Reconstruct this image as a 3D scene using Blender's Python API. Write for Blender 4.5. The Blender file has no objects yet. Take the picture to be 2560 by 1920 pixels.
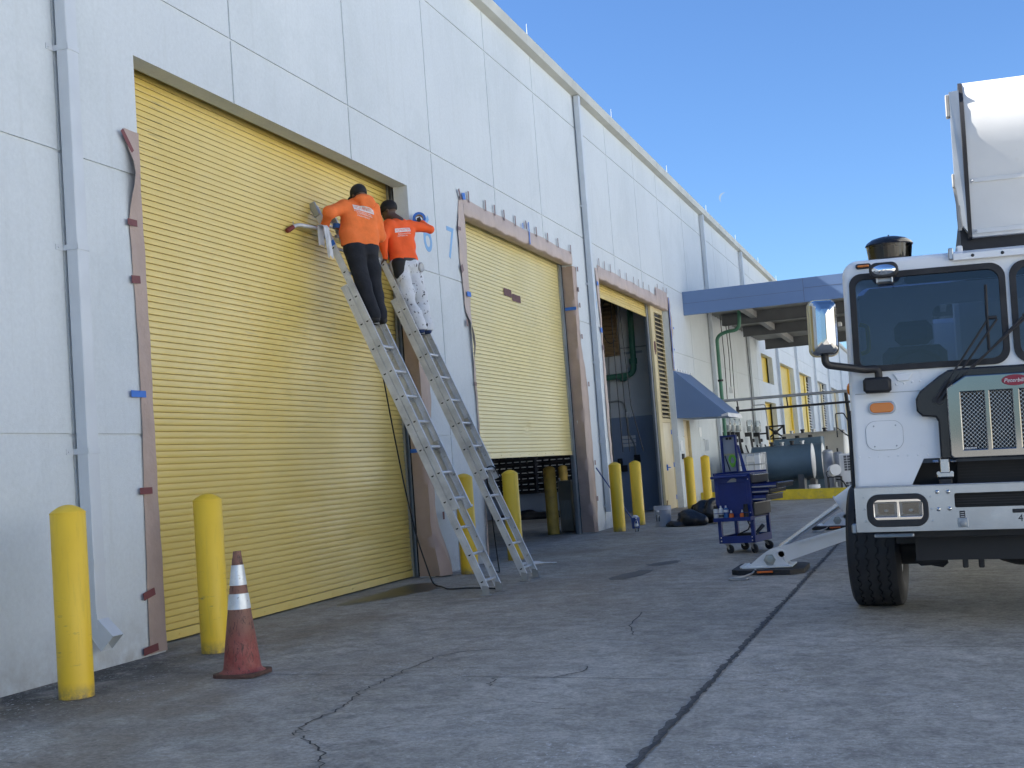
import bpy, math, random
import numpy as np
from mathutils import Vector, Matrix
from mathutils.bvhtree import BVHTree
random.seed(7); RNG = np.random.default_rng(7)
SC = bpy.context.scene
COL = SC.collection
R = math.radians

# ---------------------------------------------------------------- camera, sky, sun, exposure
def make_camera():
    yaw, pitch, roll = R(-18.51), R(3.90), R(-4.31)
    f = Vector((math.sin(yaw)*math.cos(pitch), math.cos(yaw)*math.cos(pitch), math.sin(pitch)))
    r = Vector((math.cos(yaw), -math.sin(yaw), 0)); u = r.cross(f)
    r2 = r*math.cos(roll) + u*math.sin(roll); u2 = u*math.cos(roll) - r*math.sin(roll)
    cam = bpy.data.cameras.new('camera'); o = bpy.data.objects.new('camera', cam); COL.objects.link(o)
    m = Matrix((r2, u2, -f)).transposed().to_4x4(); m.translation = (0, 0, 1.29)
    o.matrix_world = m
    cam.sensor_width = 36.0; cam.lens = 36.0*3120/2560
    cam.clip_start = 0.05; cam.clip_end = 4000
    SC.camera = o
make_camera()
SUN = Vector((-1.0, -0.13, 0.87)).normalized()
sun_el = math.asin(SUN.z); sun_az = math.atan2(SUN.x, SUN.y)
W = bpy.data.worlds.new('World'); SC.world = W; W.use_nodes = True
wn = W.node_tree.nodes; wl = W.node_tree.links
sky = wn.new('ShaderNodeTexSky'); sky.sky_type = 'NISHITA'; sky.sun_disc = False
sky.sun_elevation = sun_el; sky.sun_rotation = sun_az
sky.air_density = 1.0; sky.dust_density = 0.35; sky.ozone_density = 1.6
hs = wn.new('ShaderNodeMix'); hs.data_type = 'RGBA'; hs.blend_type = 'MULTIPLY'; hs.inputs[0].default_value = 1.0; hs.inputs[7].default_value = (0.51, 0.72, 1.0, 1)
wl.new(sky.outputs[0], hs.inputs[6]); wl.new(hs.outputs[2], wn['Background'].inputs[0]); wn['Background'].inputs[1].default_value = 0.058
sl = bpy.data.lights.new('sun', 'SUN'); sl.energy = 5.0; sl.angle = R(0.53); sl.color = (1.0, 0.93, 0.84)
so = bpy.data.objects.new('sun', sl); COL.objects.link(so)
so.rotation_euler = (-SUN).to_track_quat('-Z', 'Y').to_euler()
so.location = (-20, -10, 30)
SC.view_settings.view_transform = 'Standard'; SC.view_settings.look = 'None'
SC.view_settings.exposure = 1.78; SC.view_settings.gamma = 1.0
try: SC.view_settings.use_curve_mapping = False
except Exception: pass

# ---------------------------------------------------------------- materials
def nt(name):
    m = bpy.data.materials.new(name); m.use_nodes = True
    return m, m.node_tree, m.node_tree.nodes['Principled BSDF']
def pos(t, scale=(1, 1, 1), obj=False):
    if obj: s = t.nodes.new('ShaderNodeTexCoord').outputs['Object']
    else: s = t.nodes.new('ShaderNodeNewGeometry').outputs['Position']
    mp = t.nodes.new('ShaderNodeMapping'); mp.inputs['Scale'].default_value = scale
    t.links.new(s, mp.inputs[0]); return mp.outputs[0]
def noise(t, vec, scale, detail=4, rough=0.55, dist=0.0):
    n = t.nodes.new('ShaderNodeTexNoise'); n.inputs['Scale'].default_value = scale
    n.inputs['Detail'].default_value = detail; n.inputs['Roughness'].default_value = rough
    n.inputs['Distortion'].default_value = dist
    t.links.new(vec, n.inputs['Vector']); return n.outputs['Fac']
def ramp(t, fac, *stops):
    r = t.nodes.new('ShaderNodeValToRGB'); e = r.color_ramp.elements
    while len(e) < len(stops): e.new(0.5)
    for i, (p, c) in enumerate(stops):
        e[i].position = p
        if isinstance(c, (int, float)): c = (c, c, c)
        e[i].color = (*c, 1)
    t.links.new(fac, r.inputs[0]); return r.outputs[0]
def mix(t, fac, a, b, mode='MIX'):
    m = t.nodes.new('ShaderNodeMix'); m.data_type = 'RGBA'; m.blend_type = mode
    for s, v in ((0, fac), (6, a), (7, b)):
        if isinstance(v, (int, float)): m.inputs[s].default_value = v if s == 0 else (v, v, v, 1)
        elif isinstance(v, tuple): m.inputs[s].default_value = (*v, 1)
        else: t.links.new(v, m.inputs[s])
    return m.outputs[2]
def mth(t, op, a, b=0.0, clamp=False):
    m = t.nodes.new('ShaderNodeMath'); m.operation = op; m.use_clamp = clamp
    for i, v in enumerate((a, b)):
        if isinstance(v, (int, float)): m.inputs[i].default_value = v
        else: t.links.new(v, m.inputs[i])
    return m.outputs[0]
def bump(t, p, h, strength=0.3, dist=0.01):
    b = t.nodes.new('ShaderNodeBump'); b.inputs['Strength'].default_value = strength
    b.inputs['Distance'].default_value = dist
    t.links.new(h, b.inputs['Height']); t.links.new(b.outputs[0], p.inputs['Normal']); return b
def setin(t, p, key, v):
    if isinstance(v, (int, float)): p.inputs[key].default_value = v
    elif isinstance(v, tuple): p.inputs[key].default_value = (*v, 1)
    else: t.links.new(v, p.inputs[key])
def mat(name, col, rough=0.5, metal=0.0, var=0.12, vs=2.5, bs=0, bst=0.2, bd=0.004, spec=0.5, dirt=None, ds=6.0, dlo=0.55, dhi=0.75, rv=0.0, obj=False, coat=0.0):
    m, t, p = nt(name); v = pos(t, obj=obj)
    n = noise(t, v, vs, 5)
    lo = tuple(c*(1-var) for c in col); hi = tuple(min(1, c*(1+var)) for c in col)
    c = ramp(t, n, (0.3, lo), (0.7, hi))
    if dirt:
        n2 = noise(t, v, ds, 7, 0.65)
        c = mix(t, ramp(t, n2, (dlo, 0.0), (dhi, 1.0)), c, dirt)
    setin(t, p, 'Base Color', c)
    if rv:
        n3 = noise(t, v, vs*3, 4); setin(t, p, 'Roughness', ramp(t, n3, (0.3, rough-rv), (0.7, rough+rv)))
    else: setin(t, p, 'Roughness', rough)
    setin(t, p, 'Metallic', metal); setin(t, p, 'Specular IOR Level', spec)
    if coat: setin(t, p, 'Coat Weight', coat); setin(t, p, 'Coat Roughness', 0.08)
    if bs: bump(t, p, noise(t, v, bs, 6, 0.6), bst, bd)
    return m
M = {}
def mk(key, *a, **k): M[key] = mat(key, *a, **k)

def wall_material():
    m, t, p = nt('painted_concrete'); v = pos(t)
    big = noise(t, v, 0.35, 4)
    c = ramp(t, big, (0.3, (0.585, 0.63, 0.65)), (0.7, (0.635, 0.68, 0.695)))
    st = noise(t, pos(t, (0.5, 5.0, 0.22)), 1.6, 6, 0.7)              # faint run-down streaks
    c = mix(t, ramp(t, st, (0.52, 0.0), (0.82, 0.42)), c, (0.48, 0.51, 0.50))
    pa = noise(t, pos(t, (1, 0.8, 0.8)), 0.9, 7, 0.7, 0.5)
    c = mix(t, ramp(t, pa, (0.40, 0.30), (0.52, 0.0)), c, (0.50, 0.55, 0.56)); c = mix(t, 0.35, c, ramp(t, noise(t, v, 26, 7, 0.75), (0.3, 0.80), (0.7, 1.14)), 'MULTIPLY')
    sep = t.nodes.new('ShaderNodeSeparateXYZ'); t.links.new(pos(t), sep.inputs[0])
    low = mth(t, 'SUBTRACT', 1.0, mth(t, 'MULTIPLY', sep.outputs[2], 2.4), True)   # splash dirt at the foot
    d = mth(t, 'MULTIPLY', low, ramp(t, noise(t, v, 5, 6, 0.7), (0.35, 0.0), (0.7, 0.75)))
    c = mix(t, d, c, (0.33, 0.31, 0.28))
    setin(t, p, 'Base Color', c); setin(t, p, 'Roughness', 0.75)
    h = mth(t, 'ADD', noise(t, v, 90, 5, 0.6), mth(t, 'MULTIPLY', noise(t, v, 5, 3), 1.2))
    bump(t, p, h, 0.35, 0.006); return m
M['wall'] = wall_material()

def concrete_ground():
    m, t, p = nt('apron_concrete'); v = pos(t)
    sep = t.nodes.new('ShaderNodeSeparateXYZ'); t.links.new(v, sep.inputs[0]); X, Y = sep.outputs[0], sep.outputs[1]
    a = noise(t, pos(t, (1.0, 0.6, 1)), 0.7, 9, 0.62, 0.5)
    c = ramp(t, a, (0.30, (0.285, 0.268, 0.232)), (0.5, (0.38, 0.358, 0.312)), (0.70, (0.47, 0.446, 0.395)))
    md = noise(t, v, 5.5, 8, 0.72, 0.6)                                  # hand-sized mottling
    c = mix(t, 0.75, c, ramp(t, md, (0.30, 0.50), (0.5, 0.97), (0.70, 1.42)), 'MULTIPLY')
    br = noise(t, pos(t, (0.9, 0.45, 1)), 0.5, 8, 0.68, 0.6)             # brown tracked-in dirt near the doors
    near = mth(t, 'MULTIPLY', mth(t, 'SUBTRACT', -1.7, X), 0.40, True)
    c = mix(t, mth(t, 'MULTIPLY', near, ramp(t, br, (0.46, 0.0), (0.60, 0.62))), c, (0.235, 0.188, 0.135))
    dk = noise(t, pos(t, (0.7, 0.7, 1)), 1.2, 9, 0.72, 0.9)
    c = mix(t, ramp(t, dk, (0.58, 0.0), (0.68, 0.45)), c, (0.18, 0.176, 0.166))
    lt = noise(t, pos(t, (0.45, 1.5, 1)), 1.0, 9, 0.70, 1.8)             # dried white drag lines
    c = mix(t, ramp(t, lt, (0.585, 0.0), (0.70, 0.6)), c, (0.46, 0.455, 0.435))
    # wet grime along the foot of the wall near the downpipe
    gw = mth(t, 'MULTIPLY', mth(t, 'SUBTRACT', -5.0, X), 1.1, True); gy = mth(t, 'MULTIPLY', mth(t, 'SUBTRACT', 9.6, Y), 0.8, True)
    gr = mth(t, 'MULTIPLY', mth(t, 'MULTIPLY', gw, gy), ramp(t, noise(t, v, 2.4, 7, 0.65, 0.5), (0.36, 0.0), (0.52, 1.0)))
    c = mix(t, mth(t, 'MULTIPLY', gr, 0.85), c, (0.045, 0.043, 0.040))
    # exposed aggregate, only in worn patches close by
    sp = ramp(t, noise(t, pos(t, (1.0, 0.8, 1)), 30, 3, 0.75), (0.61, 0.0), (0.65, 1.0))
    sp2 = ramp(t, noise(t, pos(t, (1.0, 0.7, 1)), 17, 4, 0.8), (0.61, 0.0), (0.65, 1.0))
    worn = ramp(t, noise(t, pos(t, (1, 0.8, 1)), 0.8, 5, 0.6), (0.50, 0.0), (0.60, 1.0))
    fr = mth(t, 'SUBTRACT', 1.0, mth(t, 'MULTIPLY', mth(t, 'SUBTRACT', Y, 8.2), 0.5), True)
    k = mth(t, 'MULTIPLY', mth(t, 'MAXIMUM', sp, mth(t, 'MULTIPLY', sp2, 0.7)), mth(t, 'MULTIPLY', mth(t, 'MAXIMUM', worn, mth(t, 'MULTIPLY', gr, 0.9)), fr))
    c = mix(t, mth(t, 'MULTIPLY', k, 0.85), c, (0.66, 0.665, 0.66))
    da = noise(t, pos(t, (2.0, 13, 1)), 2.4, 4, 0.6)                     # short scuff dashes
    c = mix(t, ramp(t, da, (0.685, 0.0), (0.71, 0.75)), c, (0.06, 0.06, 0.058))
    pit = noise(t, v, 11, 5, 0.8)
    c = mix(t, ramp(t, pit, (0.69, 0.0), (0.73, 0.7)), c, (0.07, 0.068, 0.064))
    fine = noise(t, v, 60, 6, 0.75)
    c = mix(t, 0.8, c, ramp(t, noise(t, v, 34, 7, 0.8), (0.32, 0.50), (0.68, 1.45)), 'MULTIPLY')
    yard = mth(t, 'MULTIPLY', mth(t, 'SUBTRACT', X, 3.0), 0.33, True)   # unseen paler concrete further out, added to bounce sunlight onto the wall
    c = mix(t, yard, c, (0.42, 0.40, 0.36))
    setin(t, p, 'Base Color', c)
    setin(t, p, 'Roughness', ramp(t, dk, (0.4, 0.80), (0.75, 0.55)))
    setin(t, p, 'Specular IOR Level', 0.3)
    bump(t, p, mth(t, 'ADD', fine, mth(t, 'MULTIPLY', md, 2.0)), 0.35, 0.008)
    return m
M['ground'] = concrete_ground()

def roller_material(name, col, dusty):
    m, t, p = nt(name); v = pos(t)
    n = noise(t, pos(t, (1, 0.5, 0.3)), 1.1, 4)
    c = ramp(t, n, (0.3, tuple(x*0.86 for x in col)), (0.7, col))
    c = mix(t, ramp(t, noise(t, pos(t, (1, 0.25, 0.25)), 1.3, 5, 0.6), (0.4, 0.0), (0.7, 0.5)), c, dusty)
    dash = noise(t, pos(t, (1, 1.6, 42)), 1.7, 4, 0.6)
    msk = noise(t, pos(t, (1, 0.35, 0.8)), 0.8, 2)
    sz = t.nodes.new('ShaderNodeSeparateXYZ'); t.links.new(v, sz.inputs[0]); hi = mth(t, 'MULTIPLY', mth(t, 'SUBTRACT', sz.outputs[2], 1.6), 0.6, True)
    c = mix(t, mth(t, 'MULTIPLY', ramp(t, dash, (0.59, 0.0), (0.66, 0.62)), mth(t, 'MULTIPLY', ramp(t, msk, (0.45, 0.0), (0.60, 1.0)), hi)), c, (0.22, 0.17, 0.06))
    setin(t, p, 'Base Color', c)
    setin(t, p, 'Roughness', ramp(t, noise(t, v, 3, 4), (0.3, 0.31), (0.7, 0.40)))
    setin(t, p, 'Specular IOR Level', 0.65)
    bump(t, p, noise(t, pos(t, (1, 0.8, 2.2)), 1.4, 2), 0.07, 0.02)
    return m
M['roller'] = roller_material('roller_yellow', (0.73, 0.535, 0.115), (0.78, 0.665, 0.30))
M['roller_pale'] = roller_material('roller_pale_yellow', (0.74, 0.62, 0.24), (0.76, 0.68, 0.38))
M['roller_bright'] = roller_material('roller_bright_yellow', (0.80, 0.56, 0.04), (0.80, 0.60, 0.10))
M['roller_grey'] = roller_material('roller_cream', (0.62, 0.58, 0.47), (0.66, 0.63, 0.55))

def glass_material(name, tint, rough=0.0, refl=1.0):
    m, t, p = nt(name); o = t.nodes['Material Output']
    tr = t.nodes.new('ShaderNodeBsdfTransparent'); tr.inputs[0].default_value = (*tint, 1)
    gl = t.nodes.new('ShaderNodeBsdfGlossy'); gl.inputs[0].default_value = (refl, refl, refl, 1); gl.inputs['Roughness'].default_value = rough
    fr = t.nodes.new('ShaderNodeFresnel'); fr.inputs[0].default_value = 1.52
    mx = t.nodes.new('ShaderNodeMixShader')
    t.links.new(fr.outputs[0], mx.inputs[0]); t.links.new(tr.outputs[0], mx.inputs[1]); t.links.new(gl.outputs[0], mx.inputs[2])
    t.links.new(mx.outputs[0], o.inputs[0]); return m
M['windshield'] = glass_material('tinted_windshield', (0.36, 0.45, 0.60))
M['clear'] = glass_material('clear_plastic', (0.82, 0.85, 0.87), 0.05)
M['smoked'] = glass_material('smoked_plastic', (0.42, 0.41, 0.36), 0.08)

mk('steel_grey', (0.42, 0.44, 0.46), 0.42, 0.85, 0.15)
mk('alu', (0.60, 0.615, 0.63), 0.40, 0.25, 0.18, 6, dirt=(0.22, 0.21, 0.20), ds=14, dlo=0.62, dhi=0.72, obj=True, bs=30, bst=0.1)
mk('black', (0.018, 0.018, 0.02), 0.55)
mk('black_gloss', (0.012, 0.012, 0.014), 0.25)
mk('rubber', (0.022, 0.023, 0.026), 0.72, 0, 0.3, 8, bs=60, bst=0.2)
mk('bollard', (0.85, 0.56, 0.03), 0.42, 0, 0.06, 3, dirt=(0.50, 0.36, 0.05), ds=7, dlo=0.56, dhi=0.85, bs=3, bst=0.12, bd=0.01)
mk('bollard_old', (0.55, 0.36, 0.07), 0.6, 0, 0.2, 4, dirt=(0.30, 0.19, 0.07), ds=5)
mk('curb_yellow', (0.66, 0.50, 0.03), 0.65, 0, 0.18, 5, dirt=(0.35, 0.28, 0.10), ds=7)
mk('paper', (0.42, 0.315, 0.26), 0.55, 0, 0.10, 3, bs=7, bst=0.7, bd=0.018)
mk('paper_pale', (0.48, 0.385, 0.335), 0.55, 0, 0.10, 3, bs=7, bst=0.7, bd=0.018)
mk('tape_red', (0.16, 0.045, 0.045), 0.6)
mk('tape_mauve', (0.20, 0.13, 0.125), 0.6)
mk('tape_blue', (0.035, 0.16, 0.55), 0.55)
mk('pipe_white', (0.56, 0.60, 0.63), 0.4, 0, 0.06)
mk('cap_metal', (0.52, 0.52, 0.46), 0.6, 0, 0.1, 1.2)
mk('jamb_dark', (0.10, 0.10, 0.11), 0.5)
mk('canopy_blue', (0.135, 0.215, 0.375), 0.5, 0, 0.05, 1)
mk('canopy_deck', (0.30, 0.30, 0.28), 0.7)
mk('beam_grey', (0.12, 0.125, 0.13), 0.6)
mk('beam_light', (0.28, 0.28, 0.27), 0.6)
mk('number_blue', (0.20, 0.40, 0.66), 0.6, 0, 0.1)
mk('cream', (0.62, 0.52, 0.30), 0.5, 0, 0.08)
mk('door_cream', (0.66, 0.56, 0.36), 0.32, 0, 0.1, 1.5)
mk('spray_maroon', (0.10, 0.028, 0.025), 0.6, 0, 0.2, 9)
mk('int_white', (0.55, 0.56, 0.54), 0.8)
mk('green_pipe', (0.07, 0.22, 0.14), 0.5)
mk('conduit', (0.35, 0.36, 0.36), 0.5, 0.4)
mk('white_plain', (0.78, 0.78, 0.77), 0.6)
mk('white_paint', (0.80, 0.81, 0.81), 0.32, 0, 0.04, 2, coat=0.3, dirt=(0.55, 0.55, 0.53), ds=5, dlo=0.62, dhi=0.95)
mk('box_white', (0.62, 0.63, 0.62), 0.42, 0, 0.06, 2, dirt=(0.45, 0.44, 0.41), ds=6, dlo=0.66, dhi=0.9)
mk('chrome_dark', (0.24, 0.245, 0.25), 0.07, 1.0, 0.05)
mk('chrome', (0.50, 0.51, 0.52), 0.10, 1.0, 0.04)
mk('reflector', (0.84, 0.85, 0.86), 0.3, 0.15, 0.05)
mk('bumper', (0.47, 0.48, 0.50), 0.27, 1.0, 0.10, 4, dirt=(0.45, 0.45, 0.46), ds=5, dlo=0.5, dhi=0.7, bs=3, bst=0.08, bd=0.02)
mk('amber', (0.72, 0.20, 0.015), 0.2, 0, 0.05, coat=0.5)
mk('maroon', (0.28, 0.012, 0.035), 0.3)
mk('grille_dark', (0.02, 0.02, 0.022), 0.6)
mk('cab_inside', (0.05, 0.065, 0.09), 0.8)
mk('cab_dash', (0.09, 0.11, 0.14), 0.7)
mk('yellow_handle', (0.62, 0.52, 0.12), 0.5)
mk('mirror_face', (0.86, 0.87, 0.88), 0.02, 1.0, 0.0)
mk('cart_blue', (0.012, 0.035, 0.20), 0.38, 0, 0.12, 6, coat=0.15)
mk('cart_dark', (0.045, 0.05, 0.06), 0.4)
mk('hoodie', (0.90, 0.20, 0.045), 0.85, 0, 0.10, 9, bs=16, bst=0.55, bd=0.015)
mk('shirt', (0.95, 0.12, 0.02), 0.8, 0, 0.08, 9, bs=16, bst=0.5, bd=0.015)
mk('jeans', (0.012, 0.014, 0.02), 0.85, 0, 0.3, 10, bs=14, bst=0.6, bd=0.015)
mk('skin', (0.085, 0.045, 0.03), 0.5)
mk('cap_black', (0.010, 0.010, 0.012), 0.75)
mk('boot', (0.02, 0.02, 0.022), 0.7, dirt=(0.3, 0.3, 0.3), ds=30, dlo=0.66, dhi=0.7)
mk('shoe_blue', (0.02, 0.045, 0.14), 0.7)
mk('painter_white', (0.66, 0.68, 0.70), 0.85, 0, 0.06, 8, dirt=(0.05, 0.05, 0.06), ds=17, dlo=0.60, dhi=0.62, bs=13, bst=0.7, bd=0.02)
mk('grey_cloth', (0.62, 0.63, 0.64), 0.9, 0, 0.15, 10)
mk('bag_black', (0.010, 0.010, 0.011), 0.28, 0, 0.1, 6, bs=9, bst=0.8, bd=0.03)
mk('pail_grey', (0.36, 0.38, 0.42), 0.5)
mk('teal_tank', (0.10, 0.16, 0.215), 0.45, 0, 0.12, 2)
mk('cream_tank', (0.55, 0.52, 0.45), 0.5, 0, 0.1, 1.5)
mk('tank_end', (0.72, 0.72, 0.70), 0.45, 0, 0.05, 3, dirt=(0.5, 0.42, 0.25), ds=4)
mk('tote_plastic', (0.72, 0.75, 0.78), 0.35)
mk('floor_int', (0.16, 0.16, 0.165), 0.5, 0, 0.2, 1.5)
mk('tar', (0.05, 0.05, 0.05), 0.7, 0, 0.3, 9)
mk('seal', (0.095, 0.092, 0.085), 0.8, 0, 0.6, 30, bs=60, bst=0.6)
mk('damp', (0.052, 0.047, 0.038), 0.32, 0, 0.15, 3)
mk('oil', (0.055, 0.056, 0.06), 0.5, 0, 0.2, 5)
mk('wood', (0.30, 0.20, 0.10), 0.7)
mk('red_rubber', (0.16, 0.025, 0.02), 0.7)
mk('orange_plastic', (0.75, 0.16, 0.02), 0.4)
mk('can_blue', (0.03, 0.16, 0.42), 0.35)
mk('can_white', (0.72, 0.72, 0.70), 0.35, 0, 0.2, 60)
mk('green_cord', (0.25, 0.62, 0.08), 0.6)
mk('stainless', (0.42, 0.41, 0.38), 0.35, 0.9, 0.15, 3)
mk('mop_blue', (0.02, 0.06, 0.25), 0.5)

def cone_material():
    m, t, p = nt('worn_cone_rubber'); v = pos(t)
    sep = t.nodes.new('ShaderNodeSeparateXYZ'); t.links.new(v, sep.inputs[0])
    c = ramp(t, noise(t, v, 9, 6, 0.7), (0.35, (0.22, 0.032, 0.025)), (0.65, (0.33, 0.10, 0.08)))
    up = ramp(t, mth(t, 'ADD', sep.outputs[2], mth(t, 'MULTIPLY', noise(t, v, 6, 4), 0.25)), (0.25, 0.0), (0.50, 1.0))
    c = mix(t, up, c, (0.24, 0.115, 0.08))
    sc = noise(t, pos(t, (3, 3, 1)), 9, 8, 0.75, 2.0)
    c = mix(t, ramp(t, sc, (0.54, 0.0), (0.60, 0.9)), c, (0.055, 0.03, 0.025))
    c = mix(t, ramp(t, sc, (0.30, 0.6), (0.37, 0.0)), c, (0.36, 0.22, 0.20))
    setin(t, p, 'Base Color', c); setin(t, p, 'Roughness', 0.6)
    bump(t, p, noise(t, v, 25, 6), 0.3, 0.005); return m
M['cone'] = cone_material()
mk('cone_foot', (0.10, 0.050, 0.038), 0.75, 0, 0.4, 9, dirt=(0.22, 0.10, 0.07), ds=7)
mk('cone_band', (0.66, 0.69, 0.70), 0.3, 0.2, 0.15, 12, dirt=(0.25, 0.22, 0.2), ds=24, dlo=0.6, dhi=0.7)

def bollard_material():
    m, t, p = nt('bollard_sleeve'); v = pos(t, obj=True); w = pos(t)
    sep = t.nodes.new('ShaderNodeSeparateXYZ'); t.links.new(v, sep.inputs[0]); z = sep.outputs[2]
    c = ramp(t, noise(t, w, 2.2, 5), (0.3, (0.80, 0.52, 0.028)), (0.7, (0.86, 0.575, 0.035)))
    st = noise(t, pos(t, (5, 5, 0.6)), 3.0, 7, 0.7)                       # rain and rub marks run down the sleeve
    c = mix(t, ramp(t, st, (0.55, 0.0), (0.75, 0.45)), c, (0.48, 0.33, 0.05))
    sc = noise(t, pos(t, (4, 4, 22)), 1.6, 6, 0.75)
    band = mth(t, 'SUBTRACT', 1.0, mth(t, 'ABSOLUTE', mth(t, 'MULTIPLY', mth(t, 'SUBTRACT', z, 0.42), 3.2)), True)
    c = mix(t, mth(t, 'MULTIPLY', band, ramp(t, sc, (0.60, 0.0), (0.66, 0.8))), c, (0.16, 0.12, 0.07))
    low = mth(t, 'SUBTRACT', 1.0, mth(t, 'MULTIPLY', z, 9.0), True)
    c = mix(t, mth(t, 'MULTIPLY', low, ramp(t, noise(t, w, 18, 6, 0.7), (0.35, 0.2), (0.6, 1.0))), c, (0.17, 0.14, 0.09))
    setin(t, p, 'Base Color', c); setin(t, p, 'Roughness', ramp(t, st, (0.4, 0.38), (0.7, 0.6))); bump(t, p, noise(t, w, 3, 3), 0.15, 0.01); return m
M['bollard'] = bollard_material()

def dado_material():
    m, t, p = nt('interior_block_paint'); v = pos(t)
    sep = t.nodes.new('ShaderNodeSeparateXYZ'); t.links.new(v, sep.inputs[0])
    f = mth(t, 'GREATER_THAN', sep.outputs[2], 2.40)
    c = mix(t, f, (0.31, 0.38, 0.50), (0.82, 0.82, 0.79))
    c = mix(t, 0.3, c, ramp(t, noise(t, v, 1.5, 5), (0.3, 0.6), (0.7, 1.0)), 'MULTIPLY')
    setin(t, p, 'Base Color', c); setin(t, p, 'Roughness', 0.6); return m
M['dado'] = dado_material()

# ---------------------------------------------------------------- mesh building
def gz(x):
    """height of the apron: it falls away from the building"""
    return -0.03*(min(max(x, -6.2), 8.0)+6.2)
class MB:
    def __init__(s): s.v = []; s.f = []
    def add(s, vs, fs):
        b = len(s.v); s.v += [tuple(float(c) for c in v) for v in vs]; s.f += [tuple(b+i for i in f) for f in fs]; return s
    def obox(s, c, ax, h, b=0.0):
        c = Vector(c); ax = [Vector(a).normalized() for a in ax]
        def P(x, y, z): return c + ax[0]*x + ax[1]*y + ax[2]*z
        X, Y, Z = h
        if b <= 0:
            v = [P(sx*X, sy*Y, sz*Z) for sx in (-1, 1) for sy in (-1, 1) for sz in (-1, 1)]
            return s.add(v, [(0, 1, 3, 2), (4, 6, 7, 5), (0, 4, 5, 1), (2, 3, 7, 6), (0, 2, 6, 4), (1, 5, 7, 3)])
        b = min(b, 0.45*min(h)*2); v = []; idx = {}
        for sx in (-1, 1):
            for sy in (-1, 1):
                for sz in (-1, 1):
                    idx[(sx, sy, sz)] = len(v)
                    v += [P(sx*X, sy*(Y-b), sz*(Z-b)), P(sx*(X-b), sy*Y, sz*(Z-b)), P(sx*(X-b), sy*(Y-b), sz*Z)]
        f = []
        for a in range(3):
            o = [i for i in range(3) if i != a]
            for sg in (-1, 1):
                q = []
                for p, r in ((-1, -1), (1, -1), (1, 1), (-1, 1)):
                    k = [0, 0, 0]; k[a] = sg; k[o[0]] = p; k[o[1]] = r; q.append(idx[tuple(k)]+a)
                f.append(q)
            for p in (-1, 1):
                for r in (-1, 1):
                    k1 = [0, 0, 0]; k2 = [0, 0, 0]
                    k1[a] = -1; k2[a] = 1
                    for k in (k1, k2): k[o[0]] = p; k[o[1]] = r
                    i1, i2 = idx[tuple(k1)], idx[tuple(k2)]
                    f.append((i1+o[0], i2+o[0], i2+o[1], i1+o[1]))
        for k, i in idx.items(): f.append((i, i+1, i+2))
        return s.add(v, f)
    def box(s, x0, x1, y0, y1, z0, z1, b=0.0):
        return s.obox(((x0+x1)/2, (y0+y1)/2, (z0+z1)/2), ((1, 0, 0), (0, 1, 0), (0, 0, 1)), (abs(x1-x0)/2, abs(y1-y0)/2, abs(z1-z0)/2), b)
    def ring_frames(s, pts):
        pts = [Vector(p) for p in pts]; T = []
        for i in range(len(pts)):
            a = pts[max(0, i-1)]; b = pts[min(len(pts)-1, i+1)]; T.append((b-a).normalized())
        n = T[0].orthogonal().normalized(); fr = []
        for i, t in enumerate(T):
            n = (n - t*n.dot(t))
            n = n.normalized() if n.length > 1e-6 else t.orthogonal().normalized()
            fr.append((pts[i], n, t.cross(n)))
        return fr
    def tube(s, pts, r, n=8, cap=True):
        fr = s.ring_frames(pts); v = []; f = []
        for i, (p, a, b) in enumerate(fr):
            rr = r[i] if isinstance(r, (list, tuple)) else r
            for k in range(n):
                t = 2*math.pi*k/n; v.append(p + a*(rr*math.cos(t)) + b*(rr*math.sin(t)))
        for i in range(len(fr)-1):
            for k in range(n):
                f.append((i*n+k, i*n+(k+1) % n, (i+1)*n+(k+1) % n, (i+1)*n+k))
        if cap: f.append(tuple(range(n))[::-1]); f.append(tuple((len(fr)-1)*n+k for k in range(n)))
        return s.add(v, f)
    def cyl(s, p0, p1, r0, r1=None, n=20, cap=True):
        return s.tube([p0, p1], [r0, r0 if r1 is None else r1], n, cap)
    def lathe(s, prof, c, axis=(0, 0, 1), n=28, ref=None):
        """prof: (radius, height) pairs along the axis from c"""
        a = Vector(axis).normalized(); e = Vector(ref).normalized() if ref else a.orthogonal().normalized(); g = a.cross(e); c = Vector(c)
        v = []; f = []; rows = []
        for r, h in prof:
            if r < 1e-6: rows.append([len(v)]*n); v.append(c + a*h)
            else:
                rows.append(list(range(len(v), len(v)+n)))
                v += [c + a*h + e*(r*math.cos(2*math.pi*k/n)) + g*(r*math.sin(2*math.pi*k/n)) for k in range(n)]
        for i in range(len(rows)-1):
            A, B = rows[i], rows[i+1]
            for k in range(n):
                q = [A[k], A[(k+1) % n], B[(k+1) % n], B[k]]; u = []
                for x in q:
                    if x not in u: u.append(x)
                if len(u) > 2: f.append(tuple(u))
        if prof[0][0] > 1e-6: f.append(tuple(rows[0])[::-1])
        if prof[-1][0] > 1e-6: f.append(tuple(rows[-1]))
        return s.add(v, f)
    def prism(s, pts, ext):
        """closed polygon of 3D points pushed along ext"""
        e = Vector(ext); n = len(pts); v = [Vector(p) for p in pts]; v += [p+e for p in v[:n]]
        f = [tuple(range(n))[::-1], tuple(range(n, 2*n))] + [(i, (i+1) % n, n+(i+1) % n, n+i) for i in range(n)]
        return s.add(v, f)
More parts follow.
